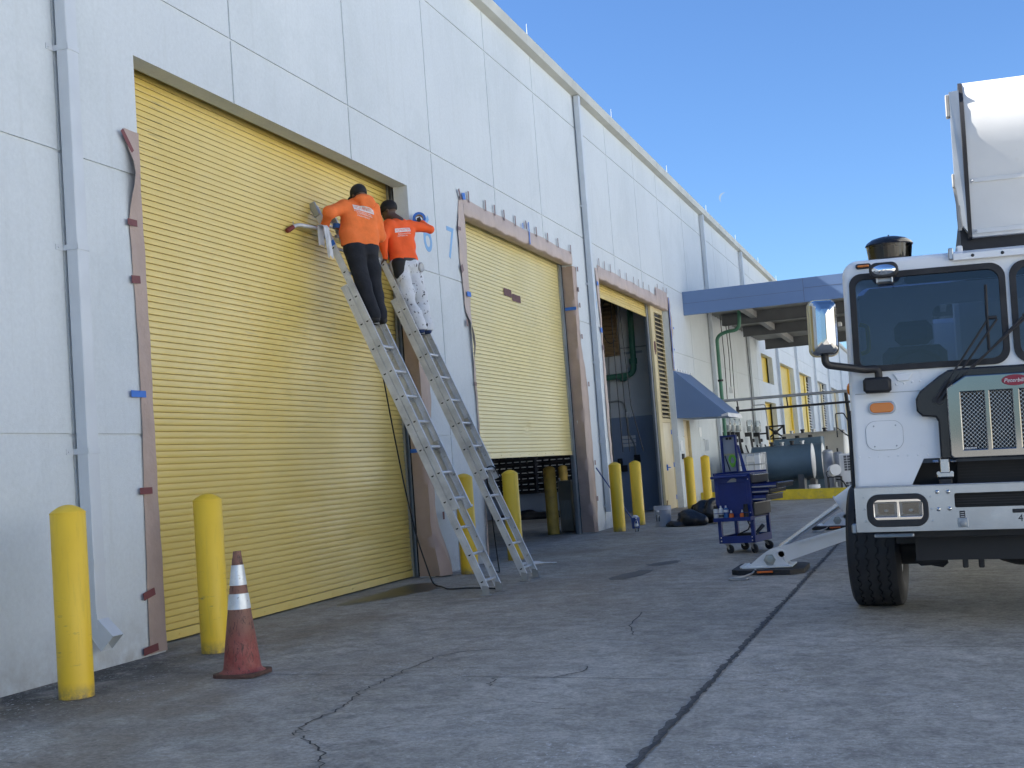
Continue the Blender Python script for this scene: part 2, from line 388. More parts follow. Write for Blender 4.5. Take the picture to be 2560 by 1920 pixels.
    def shell(s, P, off):
        """thin closed sheet from a grid P[i][j] of points, off = thickness vector or function"""
        nu, nv = len(P), len(P[0]); v = []; f = []
        for i in range(nu):
            for j in range(nv): v.append(Vector(P[i][j]))
        for i in range(nu):
            for j in range(nv): v.append(Vector(P[i][j]) + Vector(off(i, j) if callable(off) else off))
        N = nu*nv; g = lambda i, j: i*nv+j
        for i in range(nu-1):
            for j in range(nv-1):
                q = (g(i, j), g(i+1, j), g(i+1, j+1), g(i, j+1)); f.append(q); f.append(tuple(N+k for k in q[::-1]))
        edge = [g(i, 0) for i in range(nu)] + [g(nu-1, j) for j in range(1, nv)] + [g(i, nv-1) for i in range(nu-2, -1, -1)] + [g(0, j) for j in range(nv-2, 0, -1)]
        for k in range(len(edge)):
            a, b = edge[k], edge[(k+1) % len(edge)]; f.append((a, N+a, N+b, b))
        return s.add(v, f)
    def ball(s, c, r, n=12, m=8):
        r = r if isinstance(r, (tuple, list)) else (r, r, r); c = Vector(c)
        v = [c+Vector((0, 0, -r[2]))]; f = []
        for i in range(1, m):
            t = math.pi*i/m - math.pi/2
            for k in range(n):
                p = 2*math.pi*k/n; v.append(c+Vector((r[0]*math.cos(t)*math.cos(p), r[1]*math.cos(t)*math.sin(p), r[2]*math.sin(t))))
        v.append(c+Vector((0, 0, r[2]))); L = len(v)-1
        for k in range(n):
            f.append((0, 1+(k+1) % n, 1+k)); f.append((L, L-n+k, L-n+(k+1) % n))
        for i in range(m-2):
            for k in range(n): f.append((1+i*n+k, 1+i*n+(k+1) % n, 1+(i+1)*n+(k+1) % n, 1+(i+1)*n+k))
        return s.add(v, f)
    def plate(s, loops, thick, fn, text=None, size=1.0, bevel=0.0):
        """2D outline with holes (or text), thick, mapped by fn(u, w, t) into space"""
        if text is None:
            cu = bpy.data.curves.new('tmp', 'CURVE'); cu.dimensions = '2D'
            for lp in loops:
                sp = cu.splines.new('POLY'); sp.points.add(len(lp)-1); sp.use_cyclic_u = True
                for p, q in zip(sp.points, lp): p.co = (q[0], q[1], 0, 1)
        else:
            cu = bpy.data.curves.new('tmp', 'FONT'); cu.body = text; cu.size = size; cu.align_x = 'CENTER'; cu.align_y = 'CENTER'; cu.resolution_u = 4
        cu.fill_mode = 'BOTH'; cu.extrude = thick/2
        if bevel: cu.bevel_depth = bevel; cu.bevel_resolution = 1
        o = bpy.data.objects.new('tmp', cu); COL.objects.link(o)
        dg = bpy.context.evaluated_depsgraph_get(); dg.update()
        me = bpy.data.meshes.new_from_object(o.evaluated_get(dg))
        s.add([fn(*v.co) for v in me.vertices], [tuple(p.vertices) for p in me.polygons])
        bpy.data.objects.remove(o); bpy.data.curves.remove(cu); bpy.data.meshes.remove(me)
        return s
    def build(s, name, m, parent=None, smooth=40, org=None):
        me = bpy.data.meshes.new(name)
        o0 = org
        if o0 is None and parent is not None: o0 = ORG.get(root(parent).name, None)
        vv = s.v if o0 is None else [(a-o0[0], b-o0[1], c-o0[2]) for a, b, c in s.v]
        me.from_pydata(vv, [], s.f)
        import bmesh
        bm = bmesh.new(); bm.from_mesh(me); bmesh.ops.recalc_face_normals(bm, faces=bm.faces); bm.to_mesh(me); bm.free()
        if smooth:
            me.polygons.foreach_set('use_smooth', [True]*len(me.polygons)); me.set_sharp_from_angle(angle=R(smooth))
        o = bpy.data.objects.new(name, me); COL.objects.link(o)
        if m is not None: me.materials.append(M[m] if isinstance(m, str) else m)
        if parent is not None: o.parent = parent
        elif org is not None: o.location = org
        return o
ORG = {}
def root(o):
    while o.parent: o = o.parent
    return o
def tag(o, label=None, cat=None, group=None, kind=None):
    for k, v in (('label', label), ('category', cat), ('group', group), ('kind', kind)):
        if v: o[k] = v
    return o
def thing(name, label, cat, loc=(0, 0, 0), group=None, world=True, rot=None):
    """Empty at a thing's base. world=True: its parts are written in world coordinates"""
    o = bpy.data.objects.new(name, None); COL.objects.link(o); o.location = loc; o.empty_display_size = 0.2
    if rot: o.rotation_euler = rot
    if world: ORG[o.name] = tuple(loc)
    else: ORG[o.name] = None
    return tag(o, label, cat, group)
def copy_tree(o, parent=None, top=True):
    c = o.copy(); COL.objects.link(c)
    if parent: c.parent = parent
    for ch in [x for x in bpy.data.objects if x.parent == o]: copy_tree(ch, c, False)
    return c
def rrect(u0, u1, w0, w1, r, n=5):
    rs = r if isinstance(r, (tuple, list)) else (r,)*4      # BL, BR, TR, TL
    out = []
    for (cx, cy, a0), q in zip(((u0, w0, 180), (u1, w0, 270), (u1, w1, 0), (u0, w1, 90)), rs):
        sx = 1 if cx == u0 else -1; sy = 1 if cy == w0 else -1
        for k in range(n+1):
            a = R(a0+90*k/n); out.append((cx+sx*q+q*math.cos(a), cy+sy*q+q*math.sin(a)))
    return out
def arcpts(pts, r, n=5):
    """round the inner corners of a polyline of 3D points"""
    P = [Vector(p) for p in pts]; out = [P[0]]
    for i in range(1, len(P)-1):
        a = (P[i-1]-P[i]); b = (P[i+1]-P[i]); d = min(r, a.length*0.49, b.length*0.49)
        A = P[i]+a.normalized()*d; B = P[i]+b.normalized()*d
        for k in range(n+1):
            t = k/n; out.append(A*(1-t)**2 + P[i]*2*t*(1-t) + B*t*t)
    out.append(P[-1]); return out

# ---------------------------------------------------------------- implicit surfaces for bodies, cloth and bags
class Blob:
    def __init__(s, lo, hi, h=0.008):
        s.h = h; s.lo = np.array(lo, float); n = np.ceil((np.array(hi)-s.lo)/h).astype(int)+1
        s.n = n; s.F = np.full(n, 0.5, np.float32)
        s.ax = [s.lo[i]+h*np.arange(n[i]) for i in range(3)]
    def region(s, lo, hi):
        sl = []
        for i in range(3):
            a = max(0, int((lo[i]-s.lo[i])/s.h)-1); b = min(s.n[i], int((hi[i]-s.lo[i])/s.h)+3); sl.append(slice(a, max(a, b)))
        return tuple(sl), np.meshgrid(*[s.ax[i][sl[i]] for i in range(3)], indexing='ij', sparse=True)
    def join(s, sl, d, k):
        a = s.F[sl]; hh = np.clip(0.5+0.5*(a-d)/k, 0, 1); s.F[sl] = a*(1-hh)+d*hh-k*hh*(1-hh)
    def cap(s, a, b, r0, r1=None, k=0.03):
        a = np.array(a, float); b = np.array(b, float); r1 = r0 if r1 is None else r1; m = max(r0, r1)+3*k+0.03
        sl, (X, Y, Z) = s.region(np.minimum(a, b)-m, np.maximum(a, b)+m)
        d = b-a; L = max(d@d, 1e-9)
        t = np.clip(((X-a[0])*d[0]+(Y-a[1])*d[1]+(Z-a[2])*d[2])/L, 0, 1)
        D = np.sqrt((X-a[0]-t*d[0])**2+(Y-a[1]-t*d[1])**2+(Z-a[2]-t*d[2])**2)-(r0+(r1-r0)*t)
        s.join(sl, D, k); return s
    def ell(s, c, ax, rad, k=0.03):
        c = np.array(c, float); A = np.array([np.array(a, float)/np.linalg.norm(a) for a in ax]); m = max(rad)+3*k+0.03
        sl, (X, Y, Z) = s.region(c-m, c+m)
        q = [(X-c[0])*A[i][0]+(Y-c[1])*A[i][1]+(Z-c[2])*A[i][2] for i in range(3)]
        n = np.sqrt(sum((q[i]/rad[i])**2 for i in range(3))); g = np.sqrt(sum((q[i]/rad[i]**2)**2 for i in range(3)))
        s.join(sl, n*(n-1)/np.maximum(g, 1e-6), k); return s
    def cut(s, p, n):
        """remove what lies on the side of plane (p) that n points to"""
        X, Y, Z = np.meshgrid(*s.ax, indexing='ij', sparse=True); n = np.array(n, float)/np.linalg.norm(n)
        s.F = np.maximum(s.F, (X-p[0])*n[0]+(Y-p[1])*n[1]+(Z-p[2])*n[2]); return s
    def folds(s, amp, freq, seed=1, count=6):
        rg = np.random.default_rng(seed); X, Y, Z = np.meshgrid(*s.ax, indexing='ij', sparse=True)
        w = 0
        for i in range(count):
            d = rg.normal(size=3); d /= np.linalg.norm(d); q = freq*(0.6+0.9*rg.random()); e = rg.normal(size=3)*2.5
            w = w+np.sin(q*(d[0]*X+d[1]*Y+d[2]*Z)+1.5*np.sin(e[0]*X*3+e[1]*Y*3+e[2]*Z*3)+rg.random()*6.28)
        s.F = (s.F+amp*w/math.sqrt(count)).astype(np.float32); return s
    def mesh(s):
        F = s.F; ins = F < 0
        c = np.zeros(np.array(F.shape)-1, int)
        for dx in (0, 1):
            for dy in (0, 1):
                for dz in (0, 1): c += ins[dx:F.shape[0]-1+dx, dy:F.shape[1]-1+dy, dz:F.shape[2]-1+dz]
        act = (c > 0) & (c < 8); I = np.argwhere(act); ids = np.full(act.shape, -1, int); ids[tuple(I.T)] = np.arange(len(I))
        acc = np.zeros((len(I), 3)); cnt = np.zeros(len(I))
        for a in range(3):
            o = [i for i in range(3) if i != a]
            for p in (0, 1):
                for q in (0, 1):
                    b = I.copy(); b[:, o[0]] += p; b[:, o[1]] += q; e = b.copy(); e[:, a] += 1
                    f0 = F[tuple(b.T)]; f1 = F[tuple(e.T)]; k = (f0 < 0) != (f1 < 0)
                    t = np.where(k, f0/np.where(k, f0-f1, 1), 0); pt = b.astype(float); pt[:, a] += t
                    acc[k] += pt[k]; cnt[k] += 1
        V = s.lo+s.h*acc/cnt[:, None]; faces = []
        for a in range(3):
            o = [(a+1) % 3, (a+2) % 3]
            sA = [slice(None)]*3; sB = [slice(None)]*3; sA[a] = slice(0, -1); sB[a] = slice(1, None)
            ch = np.argwhere(ins[tuple(sA)] != ins[tuple(sB)])
            ok = np.all([(ch[:, i] > 0) & (ch[:, i] < F.shape[i]-1) for i in o], axis=0) & (ch[:, a] < F.shape[a]-1); ch = ch[ok]
            qs = []
            for p, q in ((-1, -1), (0, -1), (0, 0), (-1, 0)):
                g = ch.copy(); g[:, o[0]] += p; g[:, o[1]] += q; qs.append(ids[tuple(g.T)])
            qs = np.stack(qs, 1); fl = ins[tuple(ch.T)]; qs[fl] = qs[fl]  # winding is fixed by recalc_face_normals
            faces.append(qs)
        f = np.concatenate(faces); f = f[(f >= 0).all(1)]
        mb = MB(); mb.v = [tuple(x) for x in V.tolist()]; mb.f = [tuple(x) for x in f.tolist()]; return mb

# ---------------------------------------------------------------- ground
def make_ground():
    xs = [-400, -16, -6.2, 8, 40, 600]; zs = [0, 0, 0, -0.426, -0.426, -0.426]
    ys = [-300, -20, 10, 40, 140, 900]
    mb = MB(); v = [(x, y, z) for x, z in zip(xs, zs) for y in ys]; n = len(ys)
    mb.add(v, [(i*n+j, (i+1)*n+j, (i+1)*n+j+1, i*n+j+1) for i in range(len(xs)-1) for j in range(n-1)])
    tag(mb.build('ground', 'ground', smooth=0), kind='structure')
    def strip(name, pts, w, m, jit=0.0, dz=0.004, sub=0):
        """ragged ribbon lying on the slab"""
        P = [Vector((p[0], p[1], 0)) for p in pts]
        if sub:
            Q = []
            for a, b in zip(P[:-1], P[1:]):
                k = max(1, int((b-a).length/sub)); Q += [a+(b-a)*(i/k) for i in range(k)]
            P = Q+[P[-1]]
        L = []; Rr = []
        for i, p in enumerate(P):
            d = (P[min(i+1, len(P)-1)]-P[max(i-1, 0)]).normalized(); nn = Vector((-d.y, d.x, 0))
            o = random.uniform(-jit, jit)*0.5
            a = p+nn*(o+w*(0.5+random.uniform(0, jit/w if w else 0))); b = p+nn*(o-w*(0.5+random.uniform(0, jit/w if w else 0)))
            L.append((a.x, a.y, gz(a.x)+dz)); Rr.append((b.x, b.y, gz(b.x)+dz))
        m2 = MB(); k = len(P); m2.add(L+Rr, [(i, i+1, k+i+1, k+i) for i in range(k-1)])
        return m2
    # long construction joint with torn sealant, cross joints
    mb = strip('j', [(-1.49, 2), (-1.49, 34)], 0.019, None, 0.022, 0.004, 0.05)
    tag(mb.build('expansion_joint', 'seal', smooth=0), kind='structure')
    mb = strip('j', [(-1.475, 2), (-1.475, 34)], 0.004, None, 0.010, 0.008, 0.07)
    tag(mb.build('expansion_joint', 'tar', smooth=0), kind='structure')
    for pts in ([(-6.15, 8.01), (-1.5, 8.01)], [(-1.46, 9.37), (7.5, 9.37)], [(-6.15, 13.2), (-1.5, 13.2)], [(-1.46, 14.6), (7.5, 14.6)], [(-6.15, 18.4), (-1.5, 18.4)], [(-6.15, 23.6), (-1.5, 23.6)], [(-1.46, 4.0), (7, 4.0)]):
        tag(strip('j', pts, 0.004, None, 0.004, 0.004, 0.09).build('saw_joint', 'tar', smooth=0), kind='structure')
    cr = [[(-3.7, 8.8), (-3.71, 8.25), (-3.71, 8.02), (-3.69, 7.81), (-3.70, 7.56), (-3.66, 7.33), (-3.59, 7.01), (-3.56, 6.77), (-3.58, 6.55), (-3.55, 6.36), (-3.49, 6.2)],
          [(-3.43, 6.18), (-3.29, 6.03), (-3.15, 5.87), (-3.01, 5.58), (-2.97, 5.3)], [(-3.7, 8.8), (-3.55, 9.1), (-3.3, 9.15)], [(-3.69, 8.3), (-3.4, 8.36), (-3.2, 8.33)],
          [(-2.94, 8.02), (-2.91, 7.81), (-2.88, 7.69)], [(-2.43, 8.45), (-2.4, 8.25), (-2.55, 8.02)], [(-2.7, 11.3), (-2.6, 10.4), (-2.45, 9.9)]]
    for c in cr:
        P = []
        for a, b in zip(c[:-1], c[1:]):
            n = 6
            for i in range(n):
                t = i/n; P.append((a[0]+(b[0]-a[0])*t+random.gauss(0, 0.012), a[1]+(b[1]-a[1])*t+random.gauss(0, 0.012)))
        P.append(c[-1])
        tag(strip('c', P, 0.0035, None, 0.006).build('crack', 'tar', smooth=0), kind='structure')
    def patch(name, m, pts, dz=0.004, n=60, jit=0.06):
        """irregular stain outline through pts"""
        P = [Vector((p[0], p[1], 0)) for p in pts]; out = []
        for i in range(len(P)):
            p0, p1, p2, p3 = P[i-1], P[i], P[(i+1) % len(P)], P[(i+2) % len(P)]
            for k in range(8):
                t = k/8; q = 0.5*((2*p1)+(p2-p0)*t+(2*p0-5*p1+4*p2-p3)*t*t+(3*p1-p0-3*p2+p3)*t**3)
                out.append(q+Vector((random.gauss(0, jit*0.4), random.gauss(0, jit*0.5), 0)))
        mb = MB(); mb.add([(q.x, q.y, gz(q.x)+dz) for q in out], [tuple(range(len(out)))])
        tag(mb.build(name, m, smooth=0), kind='structure')
    patch('damp_patch', 'damp', [(-6.14, 12.0), (-6.14, 12.9), (-6.14, 13.9), (-5.90, 14.05), (-5.62, 13.5), (-5.70, 12.95), (-5.85, 12.5), (-5.95, 12.1)], jit=0.03)
    patch('oil_stain', 'oil', [(-3.78, 14.3), (-3.6, 15.25), (-3.42, 15.1), (-3.55, 14.2)], jit=0.05)
    patch('oil_stain', 'oil', [(-3.7, 16.0), (-3.44, 16.5), (-3.34, 16.2), (-3.52, 15.8)], jit=0.04)
    for i in range(150):
        x = random.uniform(-5.9, 1.2); y = random.uniform(4.5, 24) if i % 2 else random.uniform(4.5, 12)
        l = random.uniform(0.02, 0.13); a = random.choice([random.gauss(0.1, 0.2), random.gauss(0.9, 0.3)])
        tag(strip('s', [(x, y), (x+l*math.cos(a)*0.5, y+l*math.sin(a)*0.5+random.gauss(0, .006)), (x+l*math.cos(a), y+l*math.sin(a))], random.uniform(0.002, 0.007), None, 0.004).build('scuff', 'tar', smooth=0), kind='structure') if i < 60 else None
make_ground()

# ---------------------------------------------------------------- warehouse
WX = -6.2
bld = thing('warehouse', 'long white tilt-up concrete warehouse with yellow roll-up doors', 'warehouse', (WX, 20, 0))
OPEN = [(8.97, 14.83, 0, 5.07), (16.87, 22.60, 0, 5.07), (24.50, 31.52, 0, 5.07), (32.33, 33.22, 0, 2.25),
        (49.5, 53.1, 3.98, 5.12), (49.5, 53.1, 0, 3.2), (55.5, 61.4, 0, 5.1), (64.0, 70.4, 0, 5.1), (73.8, 80.5, 0, 5.1), (84.0, 90.6, 0, 5.1), (94.5, 101, 0, 5.1)]
HJ = [1.80, 4.00, 5.71, 7.92]
VJ = [5.3, 7.93, 10.6, 13.2, 15.75, 18.36, 20.87, 23.62, 26.08, 28.72, 31.28, 34.6, 37.55, 39.8, 42.55, 45.5, 48.1, 54.6, 62.6, 67, 72.5, 77, 82.3, 87, 92.5]
def wall_mesh():
    y0, y1, z1 = -3.0, 130.0, 8.57; jw = 0.013
    ys = {y0, y1}; zs = {0.0, z1}
    for a, b, c, d in OPEN: ys |= {a, b}; zs |= {c, d}
    for j in VJ: ys |= {j-jw, j+jw}
    for j in HJ: zs |= {j-jw, j+jw}
    ys |= {0, 3}
    ys = sorted(ys); zs = sorted(zs)
    def depth(y, z):
        for a, b, c, d in OPEN:
            if a < y < b and c < z < d: return None
        if any(abs(y-j) < jw for j in VJ) or any(abs(z-j) < jw for j in HJ): return 0.016
        return 0.0
    ny, nz = len(ys)-1, len(zs)-1
    D = [[depth((ys[i]+ys[i+1])/2, (zs[k]+zs[k+1])/2) for k in range(nz)] for i in range(ny)]
    mb = MB(); TH = 0.20
    def q(*p): mb.add(p, [(0, 1, 2, 3)])
    for i in range(ny):
        for k in range(nz):
            d = D[i][k]; a, b, c, e = ys[i], ys[i+1], zs[k], zs[k+1]
            if d is not None:
                x = WX-d; q((x, a, c), (x, b, c), (x, b, e), (x, a, e)); x = WX-TH; q((x, a, c), (x, b, c), (x, b, e), (x, a, e))
            if i+1 < ny and D[i+1][k] != d:
                u, v = [TH if t is None else t for t in (d, D[i+1][k])]; q((WX-u, b, c), (WX-v, b, c), (WX-v, b, e), (WX-u, b, e))
            if k+1 < nz and D[i][k+1] != d:
                u, v = [TH if t is None else t for t in (d, D[i][k+1])]; q((WX-u, a, e), (WX-v, a, e), (WX-v, b, e), (WX-u, b, e))
    mb.add([(WX, y0, 0), (WX-TH, y0, 0), (WX-TH, y0, z1), (WX, y0, z1)], [(0, 1, 2, 3)])
    return mb
fw = wall_mesh().build('front_wall', 'wall', bld, smooth=0)
for nm, b in (('back_wall', (-30.2, -30.0, -3, 130, 0, 8.57)), ('end_wall', (-30, -6.41, -3.2, -3.003, 0, 8.57)), ('roof', (-30.2, -6.21, -3.2, 130, 8.575, 8.70))):
    MB().box(*b).build(nm, 'wall', bld, 0)
MB().box(-20, -6.41, 31.12, 31.32, 0, 8.56).build('interior_wall', 'dado', bld, 0)
MB().box(-20.2, -20.003, -2.9, 31.3, 0, 8.56).build('interior_wall', 'dado', bld, 0)
# metal coping with seams, lightning rods
mb = MB(); y = -2.9
prof = [(WX-0.45, 8.79), (WX+0.165, 8.765), (WX+0.15, 8.585), (WX-0.02, 8.572)]
while y < 128:
    e = y+0.965; mb.prism([(x, y, z) for x, z in prof], (0, 0.958, 0)); y = e
mb.box(WX-0.4, WX+0.14, -2.9, 128, 8.60, 8.76)
mb.build('parapet_cap', 'cap_metal', bld, 0)
for k in range(-3, 14):
    MB().cyl((WX+0.1, 20.5+6.0*k, 8.765), (WX+0.1, 20.5+6.0*k, 9.03), 0.008, 0.005, 8).build('lightning_rod', 'alu', bld)
# rectangular downpipes with strap brackets
def downpipe(yc, brackets, outlet=True):
    a = MB(); x0, x1 = WX+0.03, WX+0.135
    a.box(x0, x1, yc-0.065, yc+0.065, 0.33, 8.57, 0.006)
    if outlet:   # angled shoe, open at its mouth
        t = 0.0; P = [Vector((x0, 0, 0.36)), Vector((x1, 0, 0.36))]; d = Vector((0.16, 0, -0.15))
        for s in (-1, 1): a.prism([(x0, yc+s*0.063, 0.34), (x1, yc+s*0.063, 0.40), (x1+0.13, yc+s*0.063, 0.27), (x0+0.13, yc+s*0.063, 0.165)], (0, 0.003, 0))
        a.prism([(x1, yc-0.065, 0.40), (x1, yc+0.065, 0.40), (x1+0.13, yc+0.065, 0.27), (x1+0.13, yc-0.065, 0.27)], (0.003, 0, 0.003))
        a.prism([(x0, yc-0.065, 0.34), (x0, yc+0.065, 0.34), (x0+0.13, yc+0.065, 0.165), (x0+0.13, yc-0.065, 0.165)], (-0.003, 0, -0.003))
    p = a.build('downpipe', 'pipe_white', bld, 20)
    for z in brackets:
        b = MB(); b.box(x0-0.03, x1+0.004, yc-0.070, yc-0.066, z-0.022, z+0.022); b.box(x0-0.03, x1+0.004, yc+0.066, yc+0.070, z-0.022, z+0.022)
        b.box(x1+0.001, x1+0.005, yc-0.070, yc+0.070, z-0.022, z+0.022)
        for s in (-1, 1):
            b.box(WX+0.001, WX+0.005, yc+s*0.11-0.042, yc+s*0.11+0.042, z-0.022, z+0.022); b.cyl((WX+0.004, yc+s*0.125, z), (WX+0.011, yc+s*0.125, z), 0.008, n=8)
        b.build('bracket', 'pipe_white', p, 20)
downpipe(7.99, [4.81, 3.24, 1.67, 0.83, 0.42])
downpipe(23.64, [6.35, 4.80, 3.25, 1.69, 0.45], False)
for y in (37.6, 45.6, 54.55, 62.6, 72.5, 82.3, 94.0): downpipe(y, [6.3, 4.8, 3.2, 1.7] if y < 60 else [], False)

# roll-up doors
DENT = [(20.0, 1.95, 0.12, 0.09, 0.035), (12.1, 1.1, 0.35, 0.10, 0.010), (10.2, 3.2, 0.5, 0.15, 0.008), (13.6, 0.6, 0.3, 0.12, 0.012), (18.0, 3.0, 0.4, 0.2, 0.008), (21.2, 2.3, 0.3, 0.2, 0.010)]
def roller(y0, y1, z0, z1, m, guides=True, bar=True, X=WX-0.265, zoff=0.0):
    pitch = 0.0585; mb = MB(); ny = 60; ys = [y0+(y1-y0)*i/ny for i in range(ny+1)]
    prof = [(-0.022, 0.0), (-0.022, 0.0078), (-0.0005, 0.0084), (0.0008, 0.014), (0.0012, 0.033), (0.0008, 0.052), (0.0, 0.0578), (-0.008, 0.0583)]
    rows = []; z = z1
    n = int((z1-z0)/pitch)
    for k in range(n):
        zb = z0+k*pitch
        for dx, dz in prof: rows.append((X+dx, zb+dz))
    rows.append((X-0.01, z0+n*pitch)); rows.append((X-0.01, z1))
    V = []; 
    for x, z in rows:
        for yy in ys: V.append((x+0.003*math.sin(yy*1.7+z*0.9)-sum(dd*math.exp(-((yy-yd)/wd)**2-((z-zd)/hd)**2) for yd, zd, wd, hd, dd in DENT), yy, z))
    w = ny+1
    mb.add(V, [(i*w+j, i*w+j+1, (i+1)*w+j+1, (i+1)*w+j) for i in range(len(rows)-1) for j in range(ny)])
    mb.box(X-0.035, X-0.028, y0, y1, z0, z1)
    d = mb.build('roller_door', m, bld, 30)
    if bar:
        b = MB(); b.box(X-0.02, X+0.012, y0+0.01, y1-0.01, z0-0.085, z0-0.002, 0.004)
        for i in range(12): yy = y0+0.3+(y1-y0-0.6)*i/11; b.cyl((X+0.012, yy, z0-0.045), (X+0.018, yy, z0-0.045), 0.009, n=8)
        b.build('bottom_bar', m, d, 30)
    if guides:
        for yy, s in ((y0, -1), (y1, 1)):
            g = MB(); g.box(X+0.005, X+0.035, yy-0.03, yy+0.05*s+0.03, 0, 5.4); g.box(X-0.05, X+0.05, yy+s*0.05, yy+s*0.06, 0, 5.4)
            g.build('guide_rail', 'steel_grey', d, 0)
            g = MB(); g.box(X-0.06, X+0.055, yy+s*0.065, yy+s*0.22, 0, 5.4); g.build('guide_channel', 'black', d, 0)
    return d
roller(9.0-0.14, 14.83+0.10, 0.10, 5.35, 'roller', X=WX-0.335)
roller(16.87-0.1, 22.60-0.06, 1.56, 5.25, 'roller_pale')
roller(24.50-0.1, 30.02, 4.86, 5.25, 'roller')
# third bay: cream infill with louvre over a service door
inf = MB(); X3 = WX-0.15
inf.box(X3-0.05, X3, 30.14, 30.42, 0.0, 5.066); inf.box(X3-0.05, X3, 31.44, 31.517, 0, 5.066)
inf.box(X3-0.05, X3, 30.42, 31.44, 4.93, 5.066); inf.box(X3-0.05, X3, 30.42, 31.44, 2.17, 2.27); inf.box(X3-0.05, X3+0.0, 30.42, 30.45, 0, 2.17)
inf.box(WX-0.26, WX-0.152, 30.09, 30.138, 0, 5.3)
infp = inf.build('bay_infill', 'cream', bld, 0)
lv = MB()
for k in range(24):
    z = 2.33+k*0.108; lv.obox((X3-0.012, 30.93, z), ((0.8, 0, -0.6), (0, 1, 0), (0.6, 0, 0.8)), (0.045, 0.505, 0.006))
lv.box(X3-0.01, X3+0.012, 30.42, 30.45, 2.272, 4.928); lv.box(X3-0.01, X3+0.012, 31.41, 31.44, 2.272, 4.928)
lv.build('louvre', 'cream', infp, 0)
MB().box(X3-0.06, X3-0.052, 30.44, 31.42, 2.28, 4.92).build('louvre_backing', 'black', infp, 0)
sd = MB().box(X3-0.045, X3-0.008, 30.455, 31.435, 0.02, 2.165, 0.003).build('service_door', 'door_cream', bld, 20)
hd = MB(); hd.box(X3-0.008, X3+0.02, 30.52, 30.60, 0.97, 1.12, 0.006); hd.tube([(X3+0.02, 30.56, 1.05), (X3+0.055, 30.56, 1.05), (X3+0.055, 30.70, 1.04)], 0.014, 8); hd.build('handle', 'tape_blue', sd, 30)
for z in (0.28, 1.10, 1.93): MB().box(X3-0.006, X3+0.006, 31.40, 31.47, z-0.06, z+0.06, 0.003).build('hinge', 'tape_blue', sd, 20)
mb = MB(); mb.add([(X3+0.004, 30.16+0.24*(0.5+0.5*math.cos(a))*1.0, 4.03+0.17*math.sin(a)*(1+0.15*math.sin(3*a))) for a in [2*math.pi*k/26 for k in range(26)]], [tuple(range(26))])
mb.build('paint_patch', 'spray_maroon', infp, 0)
# entrance under the hood
ed = MB().box(WX-0.12, WX-0.08, 32.36, 33.19, 0.02, 2.22, 0.003).build('entrance_door', 'door_cream', bld, 20)
fr = MB(); fr.box(WX-0.14, WX-0.003, 32.333, 32.358, 0, 2.247); fr.box(WX-0.14, WX-0.003, 33.192, 33.217, 0, 2.247); fr.box(WX-0.14, WX-0.003, 32.358, 33.192, 2.222, 2.247); fr.build('door_frame', 'cream', ed, 0)
# far doors
for a, b, c, d in OPEN[4:]:
    X = WX-0.30
    if b-a > 5: 
        lo = a > 63 and a < 81
        m = 'roller_bright' if a < 72 else 'roller_grey'
        yl = b-1.7 if lo else b+0.1
        roller(a-0.1, yl, 0.1, 5.3, m, False, False)
        if lo:
            k = MB(); k.box(X+0.05, X+0.1, yl+0.05, yl+0.75, 0, 5.25); pp = k.build('bay_infill', 'roller_bright' if a < 72 else 'cream', bld, 0)
            l2 = MB()
            for q in range(26): l2.obox((X+0.1, yl+1.27, 0.9+q*0.155), ((0.8, 0, -0.6), (0, 1, 0), (0.6, 0, 0.8)), (0.07, 0.5, 0.012))
            l2.build('louvre', 'white_plain', pp, 0); MB().box(X+0.02, X+0.03, yl+0.75, b+0.1, 0, 5.2).build('louvre_backing', 'black', pp, 0)
        else: MB().box(X+0.0, X+0.1, yl-0.45, yl, 0, 5.2).build('guide_channel', 'roller_bright' if a < 63 else 'cream', bld, 0)
    else:
        roller(a-0.1, b+0.1, max(c-0.1, 0.1), d+0.15, 'roller_bright', False, False)
# dark shut bays behind the far doors
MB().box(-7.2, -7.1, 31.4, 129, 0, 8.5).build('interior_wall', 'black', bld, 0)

# bay numbers painted on the wall
def wall_text(s, y, z, size, key, name, parent, x=WX, ky=1.0, th=0.003):
    mb = MB().plate(None, th, lambda u, w, t: (x+0.002+t, y+u*ky, z+w), text=s, size=size)
    return mb.build(name, key, parent, 0)
wall_text('6', 15.42, 4.50, 0.72, 'number_blue', 'door_number', bld, ky=0.95)
wall_text('7', 16.27, 4.50, 0.66, 'number_blue', 'door_number', bld, ky=0.95)
wall_text('8', 24.14, 4.52, 0.66, 'number_blue', 'door_number', bld, ky=0.85)

# maroon primer sprayed over the marks on the second door
for yc, hw in ((19.42, 0.19), (19.86, 0.22)):
    n = 40; mb = MB(); mb.add([(WX-0.256, yc+hw*(1+0.10*random.random())*max(-1, min(1, 1.35*math.cos(2*math.pi*k/n))), 4.18-0.12*(yc-19.6)+0.058*(1+0.12*random.random())*max(-1, min(1, 1.35*math.sin(2*math.pi*k/n)))) for k in range(n)], [tuple(range(n))])
    mb.build('paint_patch', 'spray_maroon', bld, 0)

